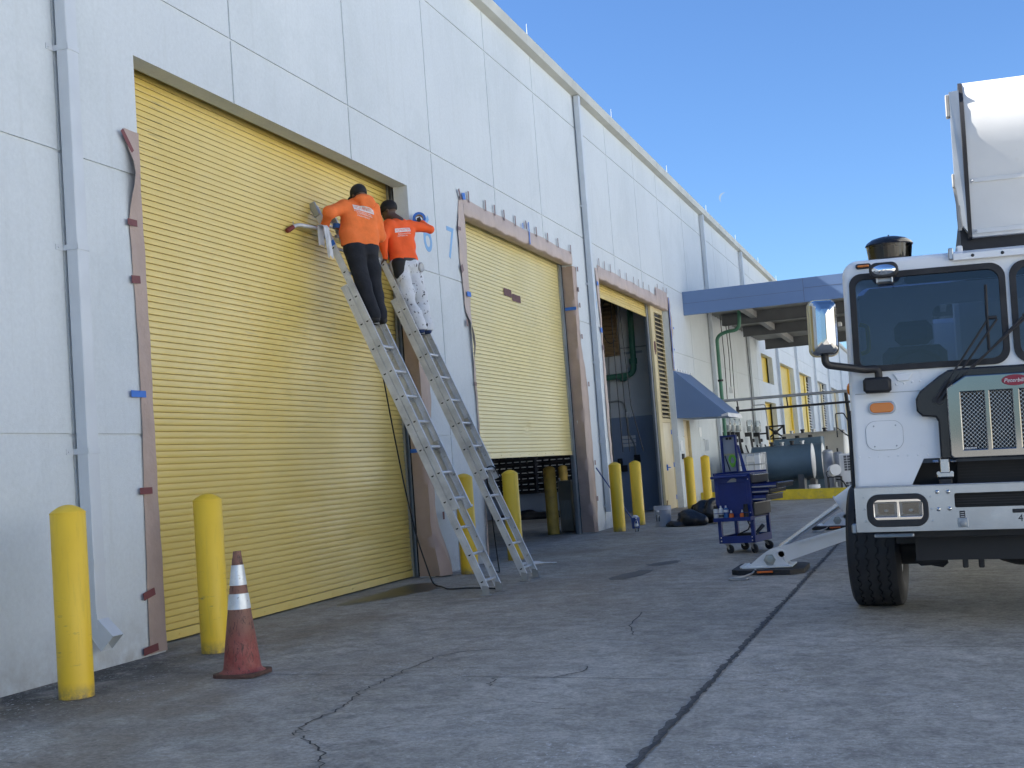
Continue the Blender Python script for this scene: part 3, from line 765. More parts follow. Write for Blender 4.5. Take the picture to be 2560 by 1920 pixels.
# green fire main, conduits and fittings inside bay three
g = MB(); g.tube(arcpts([(-7.02, 30.95, 8.2), (-7.08, 30.95, 3.45), (-9.2, 30.95, 3.40)], 0.22), 0.075, 12); g.cyl((-7.08, 30.95, 3.72), (-7.08, 30.95, 3.86), 0.10, n=12); g.cyl((-7.45, 30.95, 3.4), (-7.30, 30.95, 3.4), 0.095, n=12); g.cyl((-8.4, 30.95, 3.4), (-8.25, 30.95, 3.4), 0.095, n=12)
gp = g.build('fire_pipe', 'green_pipe', bld)
g = MB(); g.box(-7.32, -6.85, 31.0, 31.09, 4.0, 4.05); g.build('pipe_clamp', 'steel_grey', gp, 0)
c = MB()
c.tube(arcpts([(-6.7, 31.07, 4.16), (-7.72, 31.07, 4.16), (-7.82, 31.07, 2.4), (-7.82, 31.07, 1.2)], 0.15), 0.014, 6); c.tube(arcpts([(-8.6, 31.07, 2.82), (-7.45, 31.07, 2.82), (-7.38, 31.07, 2.5), (-7.38, 31.07, 1.95), (-7.24, 31.07, 1.7), (-7.24, 31.07, 1.3)], 0.15), 0.024, 6)
c.tube([(-7.95, 31.08, 3.0), (-7.95, 31.08, 1.2)], 0.010, 6)
c.build('conduit', 'conduit', bld)
b = MB(); b.box(-8.05, -7.87, 31.03, 31.115, 2.96, 3.13, 0.01); b.box(-7.42, -7.30, 31.03, 31.115, 2.38, 2.52, 0.01); b.build('junction_box', 'white_plain', bld, 20)
b = MB(); b.box(-7.78, -7.48, 30.98, 31.115, 1.02, 1.18, 0.01); b.box(-7.70, -7.60, 30.97, 31.115, 1.18, 1.36, 0.01); b.box(-7.27, -7.13, 30.97, 31.115, 1.22, 1.42, 0.01); b.build('switch_box', 'black', bld, 20)
b = MB()
for k, z in enumerate((1.88, 1.78, 1.68)): b.box(-7.58, -7.22, 31.10, 31.117, z-0.04, z+0.04)
b.build('notice', 'white_plain', bld, 0)
b = MB()
for x, y, dx in ((-7.20, 29.5, 0.02), (-7.06, 29.5, 0.05), (-6.98, 29.5, 0.30)): b.tube([(x, y, 7.5), (x, y, 4.9), (x+dx*0.3, y, 2.6), (x+dx, y, 1.5)], 0.012, 6)
b.tube([(-7.25+0.33*math.cos(a)*0.6, 29.45, 4.7+0.55*math.sin(a)) for a in [math.pi*(0.15+1.9*k/24)-1.2 for k in range(25)]], 0.010, 6)
b.build('drop_hose', 'black', bld)
# brown slatted vent high on that wall
b = MB(); b.box(-9.3, -7.42, 30.9, 31.1, 3.98, 6.6)
for k in range(26): b.obox((-8.36, 30.88, 4.03+k*0.1), ((1, 0, 0), (0, 0.8, 0.6), (0, -0.6, 0.8)), (0.93, 0.05, 0.012))
b.build('interior_vent', 'wood', bld, 0)

# blue hood over the entrance
T0, T1 = (WX, 31.56, 3.50), (WX, 34.02, 3.50); B0, B1 = (WX, 31.56, 2.27), (WX, 34.02, 2.27); F0, F1 = (-4.93, 31.62, 2.30), (-4.93, 33.95, 2.30); E0, E1 = (-4.90, 31.62, 2.22), (-4.90, 33.95, 2.22)
aw = MB(); aw.add([T0, T1, F0, F1, B0, B1, E0, E1], [(0, 1, 3, 2), (0, 2, 6, 4), (1, 5, 7, 3), (4, 6, 7, 5)])
awo = aw.build('entrance_hood', 'canopy_blue', bld, 0); awo['label'] = 'blue sloping metal hood over the entrance door'
e = MB(); e.prism([(-4.935, 31.60, 2.315), (-4.925, 31.60, 2.315), (-4.888, 31.60, 2.205), (-4.898, 31.60, 2.205)], (0, 2.37, 0)); e.prism([(-5.15, 31.615, 2.255), (-4.90, 31.605, 2.315), (-4.90, 31.605, 2.235), (-5.15, 31.615, 2.22)], (0, 0.012, 0)); e.build('hood_edge', 'white_plain', awo, 0)
e = MB()
for k in range(7): e.box(WX+0.002, WX+0.03, 31.7+k*0.37, 31.83+k*0.37, 3.50, 3.56)
e.build('fixing_tab', 'white_plain', awo, 0)

# drive-through canopy
cy0, cy1 = 33.7, 49.2; cxr = 3.4
cf = MB(); cf.box(WX+0.003, cxr, cy0, cy0+0.08, 5.12, 5.765); cf.box(cxr-0.08, cxr, cy0+0.08, cy1, 5.12, 5.765)
cfo = cf.build('canopy_fascia', 'canopy_blue', bld, 0); cfo['label'] = 'blue fascia of the drive-through canopy'
e = MB(); e.box(-6.19, -2.95, cy0-0.004, cy0-0.001, 5.435, 5.441); e.box(-2.95, cxr, cy0-0.004, cy0-0.001, 5.49, 5.498); e.box(-2.96, -2.952, cy0-0.004, cy0-0.001, 5.13, 5.76); e.build('panel_seam', 'jamb_dark', cfo, 0)
dk = MB(); n = 120; P = []
for k in range(n+1):
    y = cy0+0.1+(cy1-cy0-0.2)*k/n; z = 5.56+(0.03 if (k//2) % 2 else 0.0); P.append([(WX+0.01, y, z), (cxr-0.1, y, z)])
dk.shell(P, (0, 0, 0.02)); dk.build('canopy_deck', 'canopy_deck', bld, 0)
for y, d in ((38.4, 0.36), (42.9, 0.34), (48.7, 0.38)):
    b = MB(); b.box(WX+0.35 if y < 40 else WX+0.3, cxr-0.1, y-0.07, y+0.07, 5.545-d, 5.537-d+0.02); b.box(WX+0.3, cxr-0.1, y-0.008, y+0.008, 5.555-d, 5.545); b.box(WX+0.3, cxr-0.1, y-0.07, y+0.07, 5.525, 5.543)
    b.build('canopy_beam', 'beam_grey', bld, 0)
for x in (-4.9, 0.6):
    for a, c in ((cy0+0.1, 38.32), (38.48, 42.82), (42.98, 48.62)): MB().box(x-0.09, x+0.09, a, c, 5.33, 5.35+0.18).build('canopy_beam', 'beam_light', bld, 0)
for x, y in ((2.9, 34.3), (2.9, 48.4)): MB().box(x-0.12, x+0.12, y-0.12, y+0.12, gz(x), 5.5).build('canopy_post', 'beam_light', bld, 0)
lt = MB(); lt.box(-3.0, -2.45, 40.0, 40.3, 4.98, 5.10, 0.02); lt.cyl((-2.72, 40.15, 5.1), (-2.72, 40.15, 5.56), 0.015); lt.build('canopy_lamp', 'white_plain', bld, 20)

# unseen white building added across the yard: its sunlit front fills the shaded wall
op = thing('warehouse', 'unseen sunlit white warehouse added across the yard as fill light', 'warehouse', (24, 40, -0.42))
m = MB(); m.box(22, 24, -30, 90, -0.42, 10.5); m.build('front_wall', 'wall', op, 0); m = MB(); m.box(21.9, 22.5, -30, 90, 10.505, 10.9); m.build('parapet_cap', 'cap_metal', op, 0)
for k in range(-2, 7): MB().box(21.98, 21.995, k*12.0, k*12.0+5, -0.42, 5).build('roller_door', 'roller_grey', op, 0)

# ---------------------------------------------------------------- masking paper and tape round the bays
def sheet(name, label, L, Rr, z0, z1, m='paper', X=WX+0.008, n=46, k=7, wave=0.008, bulge=None, tapes=(), top=None, group='masking paper sheets'):
    """hanging sheet on the wall face: L(z), R(z) give its two edges in y"""
    base = (X, (L(z0)+Rr(z0))/2, max(z0, 0)); t = thing(name, label, 'masking paper', base, group)
    ph = random.random()*6; P = []
    for i in range(n+1):
        z = z0+(z1-z0)*i/n; row = []
        for j in range(k+1):
            s = j/k; y = L(z)+(Rr(z)-L(z))*s; zz = z
            if top: zz = z0+(top(y)-z0)*i/n
            x = X+wave*(1+math.sin(zz*5.1+ph+3*s)*math.sin(zz*2.3+s*4+ph))*0.6+0.3*wave*math.sin(zz*17+s*6+ph)
            if bulge: x += bulge(s, zz)
            row.append((x, y, zz))
        P.append(row)
    MB().shell(P, (-0.002, 0, 0)).build('paper_sheet', m, t, 60)
    for (y, z, w, h, a, tm) in tapes:
        d = MB(); ca, sa = math.cos(R(a)), math.sin(R(a)); x = X+0.012+wave+(bulge(0.2, z) if bulge and tm != 'tape_mauve' else 0)
        d.obox((x, y, z), ((1, 0, 0), (0, ca, sa), (0, -sa, ca)), (0.0012, w/2, h/2)); d.build('tape_strip', tm, t, 0)
    return t
def lerp(tab):
    zs = [p[0] for p in tab]; ys = [p[1] for p in tab]
    return lambda z: float(np.interp(z, zs, ys))
sheet('masking_paper', 'mauve paper strip peeling loose at its top, left edge of the closed roll-up door',
      lerp([(0.02, 8.73), (0.5, 8.745), (2.1, 8.80), (2.9, 8.80), (3.2, 8.79), (3.6, 8.77), (3.75, 8.78), (3.95, 8.80), (4.14, 8.80), (4.3, 8.75), (4.4, 8.76)]), lambda z: 8.968, 0.015, 4.38, 'paper',
      bulge=lambda s, z: 0.07*(1-s)*math.exp(-((z-3.98)/0.22)**2),
      tapes=[(8.77, 4.27, 0.045, 0.21, 40, 'tape_red'), (8.79, 3.58, 0.13, 0.055, 0, 'tape_red'), (8.80, 3.10, 0.12, 0.065, 4, 'tape_red'), (8.75, 2.14, 0.20, 0.055, 0, 'tape_blue'),
             (8.78, 1.34, 0.17, 0.055, 0, 'tape_red'), (8.745, 0.50, 0.16, 0.06, 12, 'tape_red'), (8.73, 0.055, 0.20, 0.06, 5, 'tape_red')])
# right jamb of the closed door: wraps the reveal and the wall face, bunched at the foot
def wrap(name, label, yj, z0, z1, lap, tapes=(), foot=0.0, mm='paper'):
    t = thing(name, label, 'masking paper', (WX-0.1, yj+0.1, max(z0, 0)), 'masking paper sheets'); P = []; n = 60
    for i in range(n+1):
        z = z0+(z1-z0)*i/n; row = []
        fl = foot*math.exp(-(z/0.42)**2)
        wob = lambda q: 0.010*math.sin(z*6.3+q)+0.006*math.sin(z*15+2*q)
        for x, y in ((WX-0.195, yj-0.006), (WX-0.13, yj-0.014+wob(1)), (WX-0.06, yj-0.018+wob(2)), (WX+0.008+fl*0.5, yj-0.020-fl*0.3+wob(0.5)), (WX+0.020+fl, yj+0.05+wob(3)*.5+fl*0.2), (WX+0.014+0.8*fl, yj+lap(z)*0.55), (WX+0.010+abs(wob(4))*0.7+0.35*fl, yj+lap(z)+fl*0.6)):
            row.append((x, y, z))
        P.append(row)
    MB().shell(P, (-0.002, 0.001, 0)).build('paper_sheet', mm, t, 70)
    for (x, y, z, ax, w, h, tm) in tapes:
        d = MB()
        if ax == 'x': d.box(x, x+0.002, y-w/2, y+w/2, z-h/2, z+h/2)
        else: d.box(x-w/2, x+w/2, y-0.002, y, z-h/2, z+h/2)
        d.build('tape_strip', tm, t, 0)
    return t
wrap('masking_paper', 'brown paper wrapped round the door jamb behind the ladders, bunched out at its foot', 14.83, 0.012, 3.25, lerp([(0, 0.30), (0.35, 0.30), (0.8, 0.16), (1.6, 0.16), (2.3, 0.28), (3.2, 0.2)]),
     [(WX+0.06, 15.14, 0.76, 'x', 0.06, 0.10, 'tape_red'), (WX-0.1, 14.795, 1.62, 'y', 0.19, 0.05, 'tape_blue')], 0.20)
sheet('masking_paper', 'pale wavy paper strip between the painted 7 and the half-raised pale door', lerp([(0.0, 16.80), (1.3, 16.82), (2.3, 16.80), (3.0, 16.76), (3.4, 16.73), (3.6, 16.62), (4.0, 16.60), (4.3, 16.56), (4.8, 16.55), (5.05, 16.64), (5.3, 16.72)]), lambda z: 16.865, 0.02, 5.28, 'paper_pale', wave=0.014,
      bulge=lambda s, z: 0.08*(1-s)*math.exp(-((z-3.2)/0.3)**2)+0.04*(1-s)*math.exp(-((z-1.1)/0.5)**2),
      tapes=[(16.58, 4.78, 0.12, 0.05, 0, 'tape_mauve'), (16.58, 4.20, 0.10, 0.10, 30, 'tape_mauve'), (16.78, 3.85, 0.16, 0.07, 0, 'tape_blue'), (16.62, 3.42, 0.07, 0.1, 0, 'tape_mauve'), (16.70, 5.30, 0.06, 0.16, 30, 'tape_mauve'), (16.86, 5.30, 0.12, 0.10, 10, 'tape_blue'), (16.78, 2.55, 0.10, 0.05, 0, 'tape_mauve')])
def header(name, label, y0, y1, z1, m, tapes, extra=None):
    t = thing(name, label, 'masking paper', (WX, (y0+y1)/2, 5.07), 'masking paper sheets'); n = 70; P = []
    for i in range(n+1):
        y = y0+(y1-y0)*i/n; w = 0.010*math.sin(y*7.3)+0.006*math.sin(y*19+1); tz = z1(y)
        P.append([(WX-0.185, y, 5.06+w*0.3), (WX-0.10, y, 5.045+w), (WX+0.006, y, 5.040+w*1.2), (WX+0.016, y, 5.06+w), (WX+0.014+abs(w)*0.8, y, 5.06+(tz-5.06)*0.5), (WX+0.008+abs(w)*0.4, y, tz)])
    MB().shell(P, (-0.002, 0, -0.001)).build('paper_sheet', m, t, 70)
    for y, z, w, h, tm in tapes:
        MB().box(WX+0.030, WX+0.032, y-w/2, y+w/2, z-h/2, z+h/2).build('tape_strip', tm, t, 0)
    return t
header('masking_paper', 'long pale paper band with upright tape tabs, over the half-raised pale door', 16.87, 22.598, lambda y: 5.285+0.012*math.sin(y*3.1), 'paper_pale',
       [(y, 5.33, 0.05, 0.17, 'tape_mauve') for y in (17.07, 17.8, 18.22, 18.67, 19.23, 20.37, 21.03, 21.67, 22.5)]+[(19.80, 5.36, 0.05, 0.14, 'tape_mauve'), (19.95, 5.24, 0.05, 0.38, 'tape_blue'), (19.62, 5.31, 0.04, 0.1, 'tape_blue')])
wrap('masking_paper', 'tall brown paper wrapping the jamb between the half-raised door and a white downpipe', 22.60, 0.012, 5.03, lerp([(0, 0.13), (0.5, 0.40), (1.3, 0.42), (2.8, 0.40), (3.6, 0.16), (4.3, 0.19), (5.0, 0.24)]),
     [(WX-0.08, 22.568, 4.22, 'y', 0.22, 0.06, 'tape_blue')]+[(WX+0.035, 22.60+l, z, 'x', 0.09, 0.09, 'tape_mauve') for l, z in ((0.26, 5.0), (0.2, 4.6), (0.22, 4.3), (0.2, 3.7), (0.42, 2.8), (0.43, 1.3), (0.40, 0.62))], 0.08)
header('masking_paper', 'paper band hanging over the open bay and its louvred door', 24.50, 31.515, lambda y: 5.30+0.014*math.sin(y*3.7) if y < 30.05 else 5.50, 'paper_pale',
       [(y, 5.36, 0.04, 0.18, 'tape_mauve') for y in (24.6, 25.05, 25.55, 26.4, 27.0, 27.7, 28.2, 28.7, 29.3, 30.05)]+[(30.3, 5.54, 0.05, 0.1, 'tape_mauve'), (31.0, 5.54, 0.05, 0.1, 'tape_mauve'), (31.45, 5.54, 0.05, 0.14, 'tape_mauve')])
sheet('masking_paper', 'narrow paper strip by the downpipe, left edge of the open bay', lambda z: 24.34+0.05*math.sin(z*2.1), lambda z: 24.495, 0.9, 5.22, 'paper_pale', wave=0.012, tapes=[(24.34, 4.9, 0.12, 0.08, 0, 'tape_blue'), (24.36, 3.95, 0.14, 0.1, 0, 'tape_blue'), (24.4, 3.6, 0.1, 0.1, 0, 'tape_mauve')])
sheet('masking_paper', 'paper strip edged with blue tape, right of the cream louvre', lambda z: 31.53, lerp([(3.5, 31.70), (3.7, 31.74), (4.3, 31.72), (4.6, 31.9), (5.1, 31.72), (5.42, 31.76)]), 3.5, 5.40, 'paper', wave=0.02,
      tapes=[(31.55, 4.45, 0.07, 1.85, 0, 'tape_blue'), (31.92, 4.62, 0.12, 0.06, 0, 'tape_blue'), (31.76, 4.05, 0.1, 0.05, 0, 'tape_blue')])

# ---------------------------------------------------------------- bollards and cone
def bollard(x, y, label, m='bollard', h=1.295, z=None):
    z = gz(x) if z is None else z
    t = thing('bollard', label, 'bollard', (x, y, z), 'yellow safety bollards', world=False); r = 0.1165
    a = MB(); a.lathe([(r, 0.002), (r, h-0.064), (r-0.004, h-0.060)], (0, 0, 0), n=40); a.build('post', m, t, 50)
    c = MB(); c.lathe([(r+0.002, h-0.062), (r+0.0015, h-0.054)]+[(r*q, h-0.052*q*q) for q in (0.97, 0.88, 0.75, 0.6, 0.45, 0.3, 0.15)]+[(0, h)], (0, 0, 0), n=40); c.build('domed_cap', m, t, 50)
    return t
for x, y, l in ((-5.62, 7.09, 'yellow bollard nearest the camera, standing in front of the white downpipe'), (-5.71, 8.95, 'yellow bollard beside the traffic cone, before the closed roll-up door'),
                (-5.84, 15.17, 'yellow bollard behind the lower rungs of the left ladder'), (-5.86, 17.09, 'yellow bollard behind the right ladder, before the half-raised door'),
                (-5.73, 22.78, 'yellow bollard with a mop handle passing behind it'), (-5.76, 24.57, 'yellow bollard beside the small blue pail and water bottle'),
                (-5.78, 30.40, 'yellow bollard behind the black rubbish bag, nearer the louvred door'), (-5.78, 32.70, 'yellow bollard furthest along the wall, just left of the tool cart')):
    bollard(x, y, l)
bollard(-7.03, 22.83, 'faded stained bollard inside the half-raised door', 'bollard_old', 1.30, 0.0)
bollard(-9.0, 30.4, 'dim yellow bollard deep inside the half-open bay by the parts bins', 'bollard_old', 1.30, 0.0)
def traffic_cone(x, y):
    t = thing('traffic_cone', 'worn dirty orange traffic cone with two silver bands', 'traffic cone', (x, y, gz(x)))
    z = gz(x); H = 0.90; rb, rt = 0.138, 0.028; rr = lambda h: rb+(rt-rb)*((h-0.035)/(H-0.035))
    b = MB()
    def sq(h, s): 
        return [(x+u*1.0, y+w, z+h) for u, w in rrect(-s, s, -s, s, 0.07, 4)]
    b.prism(sq(0.001, 0.172), (0, 0, 0.028)); b.build('cone_base', 'cone_foot', t, 30)
    c = MB(); c.lathe([(rb+0.03, 0.029), (rb+0.012, 0.036), (rb, 0.05)]+[(rr(h), h) for h in np.linspace(0.06, H, 24)]+[(rt*0.8, H), (rt*0.75, H-0.06), (0, H-0.065)], (x, y, z), n=40)
    cn = Vector((0.012, 0.004, 0)); c.v = [(a+0.014*(cc-z)**2, bb, cc) if cc-z < 0.86 else (a+0.014*(cc-z)**2, bb, cc+0.012*math.sin(17*a)) for a, bb, cc in c.v]
    c.build('cone_body', 'cone', t, 40)
    for h0, h1 in ((0.475, 0.585), (0.645, 0.79)):
        d = MB(); d.lathe([(rr(h)+0.0025, h) for h in np.linspace(h0, h1, 6)], (x, y, z), n=40); d.f = d.f[:-2]; d.v = [(a+0.014*(cc-z)**2, bb, cc) for a, bb, cc in d.v]
        d.build('reflective_band', 'cone_band', t, 40)
traffic_cone(-4.88, 7.98)

# ---------------------------------------------------------------- extension ladders
LS = 0.4145                                    # run per rise
U = Vector((-LS, 0, 1)).normalized(); N = Vector((1, 0, LS)).normalized()     # up the ladder, towards the climber
def ladder(x0, yn, wid, z_base_top, fly0, ztop, label, n_base, fi0, n_fly):
    t = thing('extension_ladder', label, 'ladder', (x0+0.05, yn+wid/2, gz(x0)), 'aluminium extension ladders leaning on the building')
    P = lambda z, off=0.0: Vector((x0-LS*(z-0.11), 0, z))+N*off
    def rail(za, zb, y, off, sgn, depth=0.040):
        a, b = P(za, off), P(zb, off); c = (a+b)/2; h = (b-a).length/2; m = MB()
        c.y = y
        m.obox(c, (N, (0, 1, 0), U), (depth, 0.0025, h))
        for s in (-1, 1):
            m.obox(c+N*(s*(depth-0.0015))+Vector((0, sgn*0.0152, 0)), (N, (0, 1, 0), U), (0.0015, 0.0125, h))
        m.obox(c+Vector((0, -sgn*0.0030, 0)), (N, (0, 1, 0), U), (0.006, 0.0015, h))
        return m
    # rails are channels opening inward
    for y, s in ((yn, 1), (yn+wid, -1)):
        rail(gz(x0)+0.075, z_base_top, y, 0, s).build('base_rail', 'alu', t, 0)
    fo = 0.0775
    for y, s in ((yn+0.006, 1), (yn+wid-0.006, -1)):
        rail(fly0, ztop, y, fo+0.004, s, 0.036).build('fly_rail', 'alu', t, 0)
    for k in range(n_base):
        z = 0.11+0.2935*k; c = P(z)
        m = MB(); m.tube([(c.x, yn+0.003, c.z), (c.x, yn+wid-0.003, c.z)], 0.0165, 10); m.build('rung', 'alu', t)
        m = MB()
        for y, s in ((yn-0.0045, -1), (yn+wid+0.0045, 1)):
            q = [Vector((c.x, y, c.z))+(N*math.cos(R(a))+U*math.sin(R(a)))*0.0165 for a in range(180, 361, 20)]; m.prism(q, (0, s*0.0012, 0))
        m.build('rung_end', 'black', t, 0)
    for k in range(n_fly):
        z = 0.11+0.2935*(fi0+k); c = P(z, fo)
        m = MB(); m.tube([(c.x, yn+0.008, c.z), (c.x, yn+wid-0.008, c.z)], 0.0165, 10); m.build('rung', 'alu', t)
        m = MB()
        for y, s in ((yn+0.0015, -1), (yn+wid-0.0015, 1)):
            q = [Vector((c.x, y, c.z))+(N*math.cos(R(a))+U*math.sin(R(a)))*0.0165 for a in range(180, 361, 20)]; m.prism(q, (0, s*0.0012, 0))
        m.build('rung_end', 'black', t, 0)
    for y in (yn, yn+wid):     # swivel feet and rail end caps
        a = P(gz(x0)+0.075); zf = gz(a.x)
        m = MB(); m.box(a.x-0.05, a.x+0.065, y-0.028, y+0.028, zf+0.002, zf+0.010, 0.003)
        m.prism([(a.x-0.03, y-0.012, zf+0.012), (a.x+0.05, y-0.012, zf+0.012), (a.x+0.035, y-0.012, zf+0.10), (a.x-0.03, y-0.012, zf+0.11)], (0, 0.004, 0)); m.prism([(a.x-0.03, y+0.008, zf+0.012), (a.x+0.05, y+0.008, zf+0.012), (a.x+0.035, y+0.008, zf+0.10), (a.x-0.03, y+0.008, zf+0.11)], (0, 0.004, 0))
        m.build('ladder_foot', 'conduit', t, 20)
        e = P(z_base_top); MB().obox((e.x, y, e.z), (N, (0, 1, 0), U), (0.044, 0.006, 0.012), 0.003).build('guide_bracket', 'alu', t, 0)
        e = P(fly0, fo+0.004); MB().obox((e.x, y, e.z+0.01), (N, (0, 1, 0), U), (0.040, 0.012, 0.014), 0.003).build('end_guard', 'alu', t, 0)
    e = P(ztop, fo+0.004)
    for y in (yn+0.006, yn+wid-0.006): MB().obox((e.x, y, e.z-0.03), (N, (0, 1, 0), U), (0.042, 0.016, 0.09), 0.008).build('rail_cap', 'steel_grey', t, 0)
    # rung locks
    for y in (yn+0.03, yn+wid-0.03):
        c = P(0.11+0.2935*(fi0+2), fo-0.03); m = MB(); m.obox((c.x, y, c.z+0.03), (N, (0, 1, 0), U), (0.035, 0.012, 0.05), 0.004); m.obox((c.x+0.02, y, c.z-0.02), (N, (0, 1, 0), U), (0.012, 0.010, 0.05), 0.003); m.build('rung_lock', 'steel_grey', t, 0)
    return t, P
lad1, P1 = ladder(-4.77, 12.72, 0.42, 3.49, 0.87, 4.42, 'left extension ladder, with stand-off arms and a white rag, holding the worker in black trousers', 12, 3, 12)
lad2, P2 = ladder(-4.80, 14.15, 0.42, 3.49, 1.17, 4.24, 'right extension ladder, holding the worker in paint-spattered white trousers', 12, 4, 11)
# stand-off (stabiliser) on each ladder
def standoff(t, P, yn, wid, z, spread, drop):
    c = P(z, 0.03)
    for s, yb in ((-1, yn), (1, yn+wid)):
        ye = yb+s*spread
        path = arcpts([(c.x+0.03, yb+s*-0.12, c.z), (c.x+0.02, yb+s*0.10, c.z+0.03), (c.x-0.06, ye-s*0.15, c.z+0.03), (WX-0.305, ye, c.z-drop)], 0.3, 8)
        m = MB(); m.tube(path, 0.021, 10); m.build('standoff_arm', 'alu', t)
        q = Vector(path[-1]); d = (Vector(path[-1])-Vector(path[-2])).normalized()
        MB().tube([q-d*0.10, q-d*0.01, q+d*0.015], [0.027, 0.030, 0.024], 10).build('standoff_tip', 'red_rubber', t)
        MB().obox(q-d*0.11+Vector((0, 0, 0.03)), ((1, 0, 0), (0, 1, 0), (0, 0, 1)), (0.004, 0.004, 0.03)).build('standoff_pin', 'steel_grey', t, 0)
    m = MB(); m.box(c.x-0.03, c.x+0.035, yn-0.02, yn+0.02, c.z-0.06, c.z+0.06, 0.006); m.build('standoff_clamp', 'steel_grey', t, 0)
standoff(lad1, P1, 12.72, 0.42, 4.13, 0.62, 0.06)
standoff(lad2, P2, 14.15, 0.42, 3.98, 0.10, 0.02)
# blue tape wrapped at the ladder top, things lying in the stand-off
e = P1(3.97, 0.08); MB().obox((e.x, 12.722, e.z), (N, (0, 1, 0), U), (0.042, 0.008, 0.03)).build('tape_wrap', 'tape_blue', lad1, 0)
def tape_roll(x, y, z, ax, label, r=0.075, w=0.045):
    t = thing('tape_roll', label, 'tape roll', (x, y, z), 'rolls of blue tape'); a = Vector(ax).normalized(); m = MB()
    m.lathe([(r*0.62, -w/2), (r, -w/2), (r, w/2), (r*0.62, w/2), (r*0.62, -w/2)], (x, y, z), a, 28); m.f = m.f[:-2]; m.build('tape', 'tape_blue', t, 30)
    m = MB(); m.lathe([(r*0.55, -w/2-0.001), (r*0.618, -w/2-0.001), (r*0.618, w/2+0.001), (r*0.55, w/2+0.001), (r*0.55, -w/2-0.001)], (x, y, z), a, 28); m.f = m.f[:-2]; m.build('core', 'wood', t, 30)
    return t
tape_roll(-6.27, 12.90, 4.22, (0.2, 0.1, 1), 'roll of blue tape lying at the top of the left ladder', 0.075, 0.05)
# white rag over the stand-off arm
rg = thing('rag', 'white rag draped over the left arm of the ladder stand-off', 'rag', (-6.30, 12.55, 4.15)); P = []
for side in (0, 1):
    pass
P = []
for i in range(19):
    s = i/18; row = []
    for j in range(9):
        u = j/8-0.5; h = (s-0.40); drop = max(0, abs(h)-0.06)
        wd = 0.11*(1-0.55*abs(h)/0.6)
        y = 12.52+u*2*wd*0.8+0.03*math.sin(5*s+3*u); x = -6.285+(0.035 if h > 0 else -0.035)*min(1, abs(h)/0.08)+0.014*math.sin(9*u+4*s)+(0.06*h if h > 0 else 0)
        row.append((x, y, 4.175-drop*(0.62+0.25*abs(u)*(1 if j % 2 else 0.5))))
    P.append(row)
MB().shell(P, (0.003, 0, 0.001)).build('cloth', 'grey_cloth', rg, 70)
# air hose and electric cord
cb = thing('air_hose', 'thin dark hose hanging from the left ladder to its feet', 'hose', (-5.3, 13.3, gz(-5.3)))
MB().tube(arcpts([(-5.84, 12.78, 2.9), (-5.81, 12.80, 2.5), (-5.80, 12.95, 1.9), (-5.79, 13.15, 1.2), (-5.77, 13.35, 0.6), (-5.70, 13.58, 0.012), (-5.52, 13.45, 0.0), (-5.41, 13.28, -0.012), (-5.2, 13.42, -0.02), (-5.03, 13.40, -0.025), (-4.80, 13.3, -0.03)], 0.14, 6), 0.009, 8).build('hose', 'rubber', cb)
cb = thing('extension_cord', 'black cord tied round a rung of the right ladder, hanging to the ground', 'cord', (-5.3, 14.6, gz(-5.3)))
MB().tube(arcpts([(-5.10, 14.50, 1.20), (-5.15, 14.42, 1.36), (-5.23, 14.36, 1.33), (-5.20, 14.34, 1.24), (-5.26, 14.45, 1.30), (-5.27, 14.52, 1.1), (-5.32, 14.75, 0.5), (-5.36, 14.95, 0.03), (-5.45, 15.2, -0.012), (-5.7, 15.5, -0.005), (-6.1, 16.4, 0.006)], 0.08, 6), 0.008, 8).build('cord', 'black', cb)

# ---------------------------------------------------------------- things standing on the apron by the wall
def lump(name, label, cat, c, m, parts, h=0.012, amp=0.012, fr=16, seed=3, group=None):
    t = thing(name, label, cat, c, group); lo = np.min([np.array(p[0])-max(p[1])-0.08 for p in parts], 0); hi = np.max([np.array(p[0])+max(p[1])+0.08 for p in parts], 0)
    b = Blob(lo, hi, h)
    for q, rad in parts: b.ell(q, ((1, 0, 0), (0, 1, 0), (0, 0, 1)), rad, 0.05)
    b.folds(amp, fr, seed, 7); b.cut((0, 0, c[2]+0.003), (0, 0, -1)); b.mesh().build('bag', m, t, 60); return t
lump('rubbish_bag', 'full black rubbish bag beside the tool cart', 'rubbish bag', (-4.33, 24.6, gz(-4.33)), 'bag_black', [((-4.33, 24.6, 0.17), (0.27, 0.30, 0.23)), ((-4.50, 24.5, 0.20), (0.18, 0.2, 0.2)), ((-4.1, 24.5, 0.10), (0.16, 0.2, 0.14)), ((-4.3, 24.5, 0.33), (0.12, 0.12, 0.10))], seed=4, amp=0.020, fr=24)
lump('rubbish_bag', 'flatter slack black rubbish bag, left of the full one', 'rubbish bag', (-4.72, 23.9, gz(-4.72)), 'bag_black', [((-4.62, 23.9, 0.08), (0.24, 0.24, 0.19)), ((-4.85, 23.8, 0.0), (0.20, 0.18, 0.09)), ((-4.40, 23.9, 0.05), (0.15, 0.15, 0.12))], seed=9, amp=0.018, fr=26)
